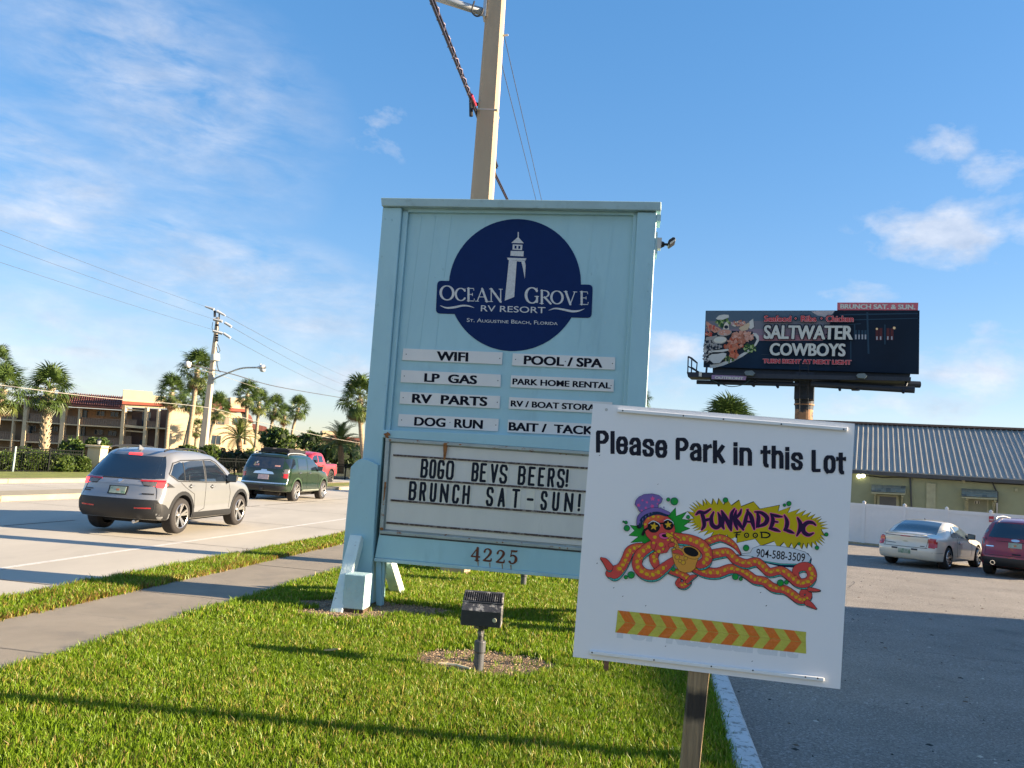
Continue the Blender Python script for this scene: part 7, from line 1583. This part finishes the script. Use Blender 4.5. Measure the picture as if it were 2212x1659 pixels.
c.conform([(.42,1.28),(.46,1.28),(.44,1.40),(.40,1.40)], 'b', 'window_sticker', flat('sticker_yellow', (.6,.5,.25)), off=.009); c.conform([(.26,1.29),(.42,1.27),(.42,1.33),(.26,1.34)], 'b', 'window_sticker', flat('sticker_pink', (.5,.28,.25)), off=.0095); c.conform([(-.56,1.28),(-.36,1.28),(-.36,1.33),(-.56,1.33)], 'b', 'window_sticker', flat('sticker_pink', (.5,.28,.25)), off=.009); c.conform([(.32,1.36),(.38,1.36),(.38,1.44),(.32,1.44)], 'b', 'window_sticker', flat('sticker_white', (.55,.5,.48)), off=.0092)
for g_ in ([(-.66,1.24),(-.20,1.22),(-.20,1.55),(-.30,1.60),(-.62,1.58)], [(.02,1.22),(.88,1.20),(.90,1.60),(.06,1.60)], [(.96,1.20),(1.98,1.19),(1.86,1.36),(1.52,1.58),(1.38,1.61),(.98,1.61)]): c.both(g_, 'side_window', glass_dk, off=.006)
for sd in 'rl':
    c.line([(.93,1.18),(.93,.50)], sd, .010, 'door_gap', seam_m); c.line([(2.02,1.16),(2.14,.95),(2.10,.48)], sd, .010, 'door_gap', seam_m); c.line([(-.05,1.18),(.10,1.0),(.46,.86),(.52,.5)], sd, .010, 'door_gap', seam_m); c.line([(.5,.43),(2.2,.43)], sd, .05, 'step_bar', mat('step_grey', (.18,.2,.17), .5), off=.03)
c.conform([(2.15,-.62),(2.15,.62),(1.62,.54),(1.62,-.54)], 't', 'windscreen', glass_dk, off=.006)
arch_trim(c, paint('paint_green_light', (.045,.085,.04)), .06); c.handle(.20,1.08); c.handle(1.18,1.08); c.mirror(1.95,1.24,K_,1.05); c.wheels(6)
for sg in (-1, 1): mb = MB(); mb.tube(spline([(-.45,sg*.66,1.73),(-.2,sg*.66,1.79),(.8,sg*.66,1.80),(1.4,sg*.63,1.75)], 4), .028, 6); mb.build('roof_rail', galv, c.t, smooth=True)
rk = MB(); rk.box((-.1,-.55,1.83),(1.5,.55,1.85))
for x in np.arange(-.1, 1.55, .2): rk.box((x-.02,-.55,1.80),(x+.02,.55,1.87))
for y in (-.55, .55): rk.box((-.1,y-.02,1.83),(1.5,y+.02,1.93))
rk.box((-.12,-.55,1.85),(-.08,.55,1.93)); rk = rk.build('roof_rack', K_, c.t)
for x0, x1, y0, y1 in ((-.05,.45,.1,.5),(.5,1.0,-.3,.4),(-.05,.3,-.5,.0),(1.02,1.45,-.4,.2)): mb = MB(); mb.box((x0,y0,1.86),(x1,y1,1.97)); mb.build('cargo_pack', mat('cargo_black', (.02,.02,.022), .8), rk, bevel=.03)
mb = MB(); mb.box((-1.05,-.06,.40),(-.95,.06,.52)); mb.tube([(-1.08,0,.46),(-.95,0,.46)], .03, 8); mb.build('tow_hitch', dark_metal, c.t)
mb = MB(); mb.box((-.55,-.5,.22),(-.05,.1,.38)); mb.build('spare_wheel', tyre_m, c.t, bevel=.04)

# --- white coupe
wpt = paint('paint_white', (.66,.61,.50), .0, .3)
c = Car('cream white two door coupe parked facing the white fence', 'car', 'white_coupe', (13.18, 25.95), 46.4, -.31, 1.13, 2.81, 1.05, .92,
        [(-1.13,.93),(-.80,.97),(-.45,1.00),(-.30,1.06),(.15,1.27),(.55,1.39),(1.0,1.41),(1.35,1.36),(1.85,1.15),(2.3,.96),(2.6,.91),(3.3,.83),(3.75,.68),(3.86,.60)],
        [(.2,.14),(.40,.02),(.55,0),(.68,.05),(.74,.12),(.90,.10),(1.0,.12)], [(.2,.16),(.5,0),(.65,.1)], .86, .42, .34, wpt, zb=.20, plan=.09)
c.conform([(-.34,-.66),(-.36,0),(-.34,.66),(.46,.56),(.46,-.56)], 't', 'rear_window', glass_lt, off=.006)
seatm = mat('seat_tan', (.25,.25,.22), .7)
for sy in (-.36,.02,.36): mb = MB(); mb.box((.30,sy-.11,1.06),(.36,sy+.11,1.16)); mb.build('headrest', seatm, c.t, bevel=.02)
for sg in (1, -1): c.conform([(sg*.66,.64),(sg*.90,.62),(sg*.90,.90),(sg*.68,.92),(sg*.64,.80)][::sg], 'b', 'tail_lamp', red_lamp, off=.012)
c.both([(-1.14,.64),(-.84,.66),(-.80,.76),(-.90,.90),(-1.14,.90)], 'tail_lamp', red_lamp, off=.010)
c.line([(-.64,.94),(.64,.94)], 'b', .012, 'gap_line', seam_m, off=.008); c.line([(-.64,.62),(.64,.62)], 'b', .012, 'gap_line', seam_m, off=.006); c.line([(-.64,.94),(-.60,.62)], 'b', .010, 'gap_line', seam_m, off=.006); c.line([(.64,.94),(.60,.62)], 'b', .010, 'gap_line', seam_m, off=.006)
mb = MB(); mb.tube([(-1.0,-.62,.995),(-1.06,-.3,1.015),(-1.07,.3,1.015),(-1.0,.62,.995)], .022, 6); mb.build('spoiler', wpt, c.t, smooth=True); c.conform([(-.14,.925),(.14,.925),(.14,.945),(-.14,.945)], 'b', 'brake_lamp', red_lamp, off=.02)
c.conform([(-.10,.78),(-.03,.80),(.03,.80),(.10,.78),(.03,.76),(-.03,.76)], 'b', 'badge', mat('badge_gold', (.45,.40,.28), .3, .5), off=.010); c.conform([(.28,.70),(.60,.71),(.60,.725),(.28,.715)], 'b', 'lettering', dark_metal, off=.008); c.conform([(-.56,.66),(-.44,.66),(-.44,.68),(-.56,.68)], 'b', 'lettering', dark_metal, off=.008)
c.conform([(-.18,.42),(.18,.42),(.18,.56),(-.18,.56)], 'b', 'licence_plate', plate_g, off=.012); c.line([(-.38,.56),(-.20,.56)], 'b', .05, 'bumper_slot', dark_metal); c.line([(.20,.56),(.38,.56)], 'b', .05, 'bumper_slot', dark_metal)
c.both([(.30,1.00),(.52,1.24),(.66,1.28),(.84,1.02),(.80,.95),(.42,.95)], 'quarter_window', glass_lt, off=.006); c.both([(.90,.95),(2.05,.93),(1.75,1.12),(1.38,1.27),(1.05,1.31),(.74,1.29)], 'side_window', glass_lt, off=.006)
for sd in 'rl':
    c.line([(.80,.93),(.74,.70),(.80,.34)], sd, .010, 'door_gap', seam_m); c.line([(2.10,.90),(2.15,.6),(2.08,.34)], sd, .010, 'door_gap', seam_m); c.line([(-1.0,.50),(-.45,.50)], sd, .008, 'gap_line', seam_m); c.line([(.45,.36),(2.35,.36)], sd, .03, 'side_moulding', paint('paint_white', (.6,.6,.5)), off=.012)
    c.line([(.30,.98),(.55,1.26),(.74,1.31),(1.05,1.33),(1.40,1.29),(1.78,1.13),(2.1,.93)], sd, .014, 'window_trim', K_, off=.008)
c.conform([(2.0,-.58),(2.0,.58),(1.42,.50),(1.42,-.50)], 't', 'windscreen', glass_dk, off=.006)
c.handle(.95,.80); c.mirror(1.82,.97,K_,.98); c.wheels(7, dbl=False); mb = MB(); mb.tube([(.62,0,1.42),(.56,0,1.50)], .012, 5); mb.build('antenna', K_, c.t)

# --- red SUV
redp = paint('paint_red', (.26,.010,.016), .2, .3)
c = Car('red SUV parked at the right edge beside the white coupe', 'car', 'red_suv', (15.44, 24.3), 44, -.28, .95, 2.82, .92, .965,
        [(-.95,1.55),(-.5,1.62),(.2,1.68),(1.0,1.68),(1.5,1.60),(1.95,1.36),(2.4,1.15),(3.0,1.05),(3.5,.95),(3.7,.85)],
        [(.25,.12),(.42,.0),(.62,0),(.72,.08),(1.02,.13),(1.10,.18),(1.55,.46),(1.7,.50)], [(.25,.15),(.5,0),(.9,.08)], 1.05, .34, .385, redp)
c.conform([(-.72,1.13),(.72,1.13),(.60,1.56),(-.60,1.56)], 'b', 'rear_window', glass_dk, off=.005); c.both([(-.60,1.25),(-.2,1.10),(.04,1.10),(.06,1.48),(-.3,1.46)], 'quarter_window', glass_dk); c.both([(.10,1.10),(.9,1.08),(.92,1.53),(.12,1.49)], 'side_window', glass_dk); c.both([(.96,1.08),(2.0,1.07),(1.7,1.32),(1.35,1.52),(1.0,1.54)], 'side_window', glass_dk)
c.conform([(-.96,.26),(.96,.26),(.96,.50),(.80,.56),(-.80,.56),(-.96,.50)], 'b', 'rear_bumper', K_, off=.010); c.both([(-.97,.26),(-.42,.28),(-.42,.42),(-.97,.52)], 'bumper_corner', K_, off=.010); c.both([(.5,.25),(2.3,.25),(2.3,.38),(.5,.38)], 'sill_trim', K_, off=.010)
for sg in (1, -1): c.conform([(sg*.80,.84),(sg*.95,.84),(sg*.95,1.10),(sg*.82,1.10)][::sg], 'b', 'tail_lamp', red_lamp, off=.012); c.conform([(sg*.80,.90),(sg*.85,.90),(sg*.86,1.06),(sg*.82,1.06)][::sg], 'b', 'clear_lamp', clear_lamp, off=.018)
c.both([(-.97,.84),(-.72,.86),(-.70,1.08),(-.97,1.10)], 'tail_lamp', red_lamp, off=.010)
c.conform([(-.17,.86),(.17,.86),(.17,1.01),(-.17,1.01)], 'b', 'licence_plate', plate_g, off=.014); c.conform([(-.03,.90),(.03,.90),(.03,.95),(-.03,.95)], 'b', 'plate_emblem', mat('orange_print', (.5,.16,.06), .5), off=.017)
ell = [(.11*math.cos(a), 1.075+.038*math.sin(a)) for a in np.linspace(0, 2*math.pi, 16, endpoint=False)]; c.conform(ell, 'b', 'badge', chrome, off=.012); c.conform([(.55,.855),(.76,.855),(.76,.885),(.55,.885)], 'b', 'lettering', chrome, off=.010)
c.conform([(-.16,.66),(.06,.66),(.06,.70),(-.16,.70)], 'b', 'gate_latch', seam_m, off=.006); c.line([(-.78,.62),(.78,.62)], 'b', .012, 'gap_line', seam_m); c.line([(.78,.62),(.77,1.10)], 'b', .010, 'gap_line', seam_m); c.line([(-.78,.62),(-.77,1.10)], 'b', .010, 'gap_line', seam_m); c.conform([(-.5,1.02),(.5,1.02),(.5,1.035),(-.5,1.035)], 'b', 'crease', seam_m, off=.003)
c.wheels(5); c.mirror(1.9,1.15,K_,1.05); mb = MB(); mb.lathe([(.05,-.02),(.065,-.02),(.065,.1)], 14, 'y', (0,0,0)); e = mb.build('exhaust', chrome, c.t); e.location = (-.93,.55,.40); e.rotation_euler = (0,0,R(-90))
for sg in (-1, 1): mb = MB(); mb.tube(spline([(-.35,sg*.60,1.64),(-.2,sg*.60,1.72),(.6,sg*.60,1.75),(1.2,sg*.56,1.70)], 4), .018, 6); mb.build('roof_rail', galv, c.t, smooth=True)
mb = MB(); mb.tube([(-.5,.25,1.21),(-.46,-.2,1.24)], .012, 5); mb.build('wiper', K_, c.t)

# --- red pickup crossing beyond the green SUV
pkp = paint('paint_red_bright', (.55,.035,.05), .1, .35)
gp_ = gnd(*Q('c4', 1545, 868), -.03); azp = 191
fwd = Vector((math.sin(R(azp)), math.cos(R(azp)), 0))
c = Car('bright red pickup truck crossing the road beyond the green SUV', 'truck', 'red_pickup', (gp_.x+fwd.y*-.9*0, gp_.y), azp, gp_.z, 1.15, 3.45, .95, .98,
        [(-1.15,1.22),(.95,1.22),(1.02,1.24),(1.10,1.80),(1.3,1.86),(2.1,1.88),(2.6,1.78),(3.0,1.45),(3.2,1.32),(3.9,1.26),(4.3,1.18),(4.4,1.08)],
        [(.4,.05),(.6,0),(1.2,.0)], [(.4,.1),(.6,0),(1.2,.04)], 1.24, .26, .42, pkp, zb=.45)
c.t.location = Vector((gp_.x, gp_.y, gp_.z))-Vector((-math.cos(R(azp)), math.sin(R(azp)), 0))*.93
for g_ in ([(1.32,1.30),(1.98,1.29),(2.0,1.70),(1.40,1.68)], [(2.06,1.29),(2.98,1.30),(2.72,1.58),(2.48,1.70),(2.08,1.71)]): c.both(g_, 'side_window', glass_dk, off=.006)
c.conform([(-1.10,-.80),(-1.10,.80),(.88,.80),(.88,-.80)], 't', 'cargo_bed', seam_m, off=.006); c.conform([(2.75,-.62),(2.75,.62),(3.02,.68),(3.02,-.68)], 't', 'windscreen', glass_dk, off=.006)
for sd in 'rl':
    c.line([(1.05,1.22),(1.05,.6)], sd, .015, 'door_gap', seam_m); c.line([(2.02,1.26),(2.02,.6)], sd, .012, 'door_gap', seam_m); c.line([(3.0,1.26),(3.05,.6)], sd, .012, 'door_gap', seam_m)
for sg in (1, -1): c.conform([(sg*.80,.85),(sg*.97,.85),(sg*.97,1.18),(sg*.82,1.18)][::sg], 'b', 'tail_lamp', red_lamp, off=.01)
c.both([(-1.16,.45),(-.6,.47),(-.6,.60),(-1.16,.62)], 'rear_bumper', chrome, off=.01); c.conform([(-.97,.45),(.97,.45),(.97,.62),(-.97,.62)], 'b', 'rear_bumper', chrome, off=.015)
c.both([(4.05,.95),(4.4,.95),(4.4,1.15),(4.1,1.15)], 'headlight', clear_lamp, off=.01); arch_trim(c, K_, .06); c.handle(1.35,1.12,K_); c.handle(2.2,1.12,K_); c.mirror(2.85,1.32,K_,1.12); c.wheels(6, rim=mat('rim_dark', (.05,.05,.05), .4, .5))
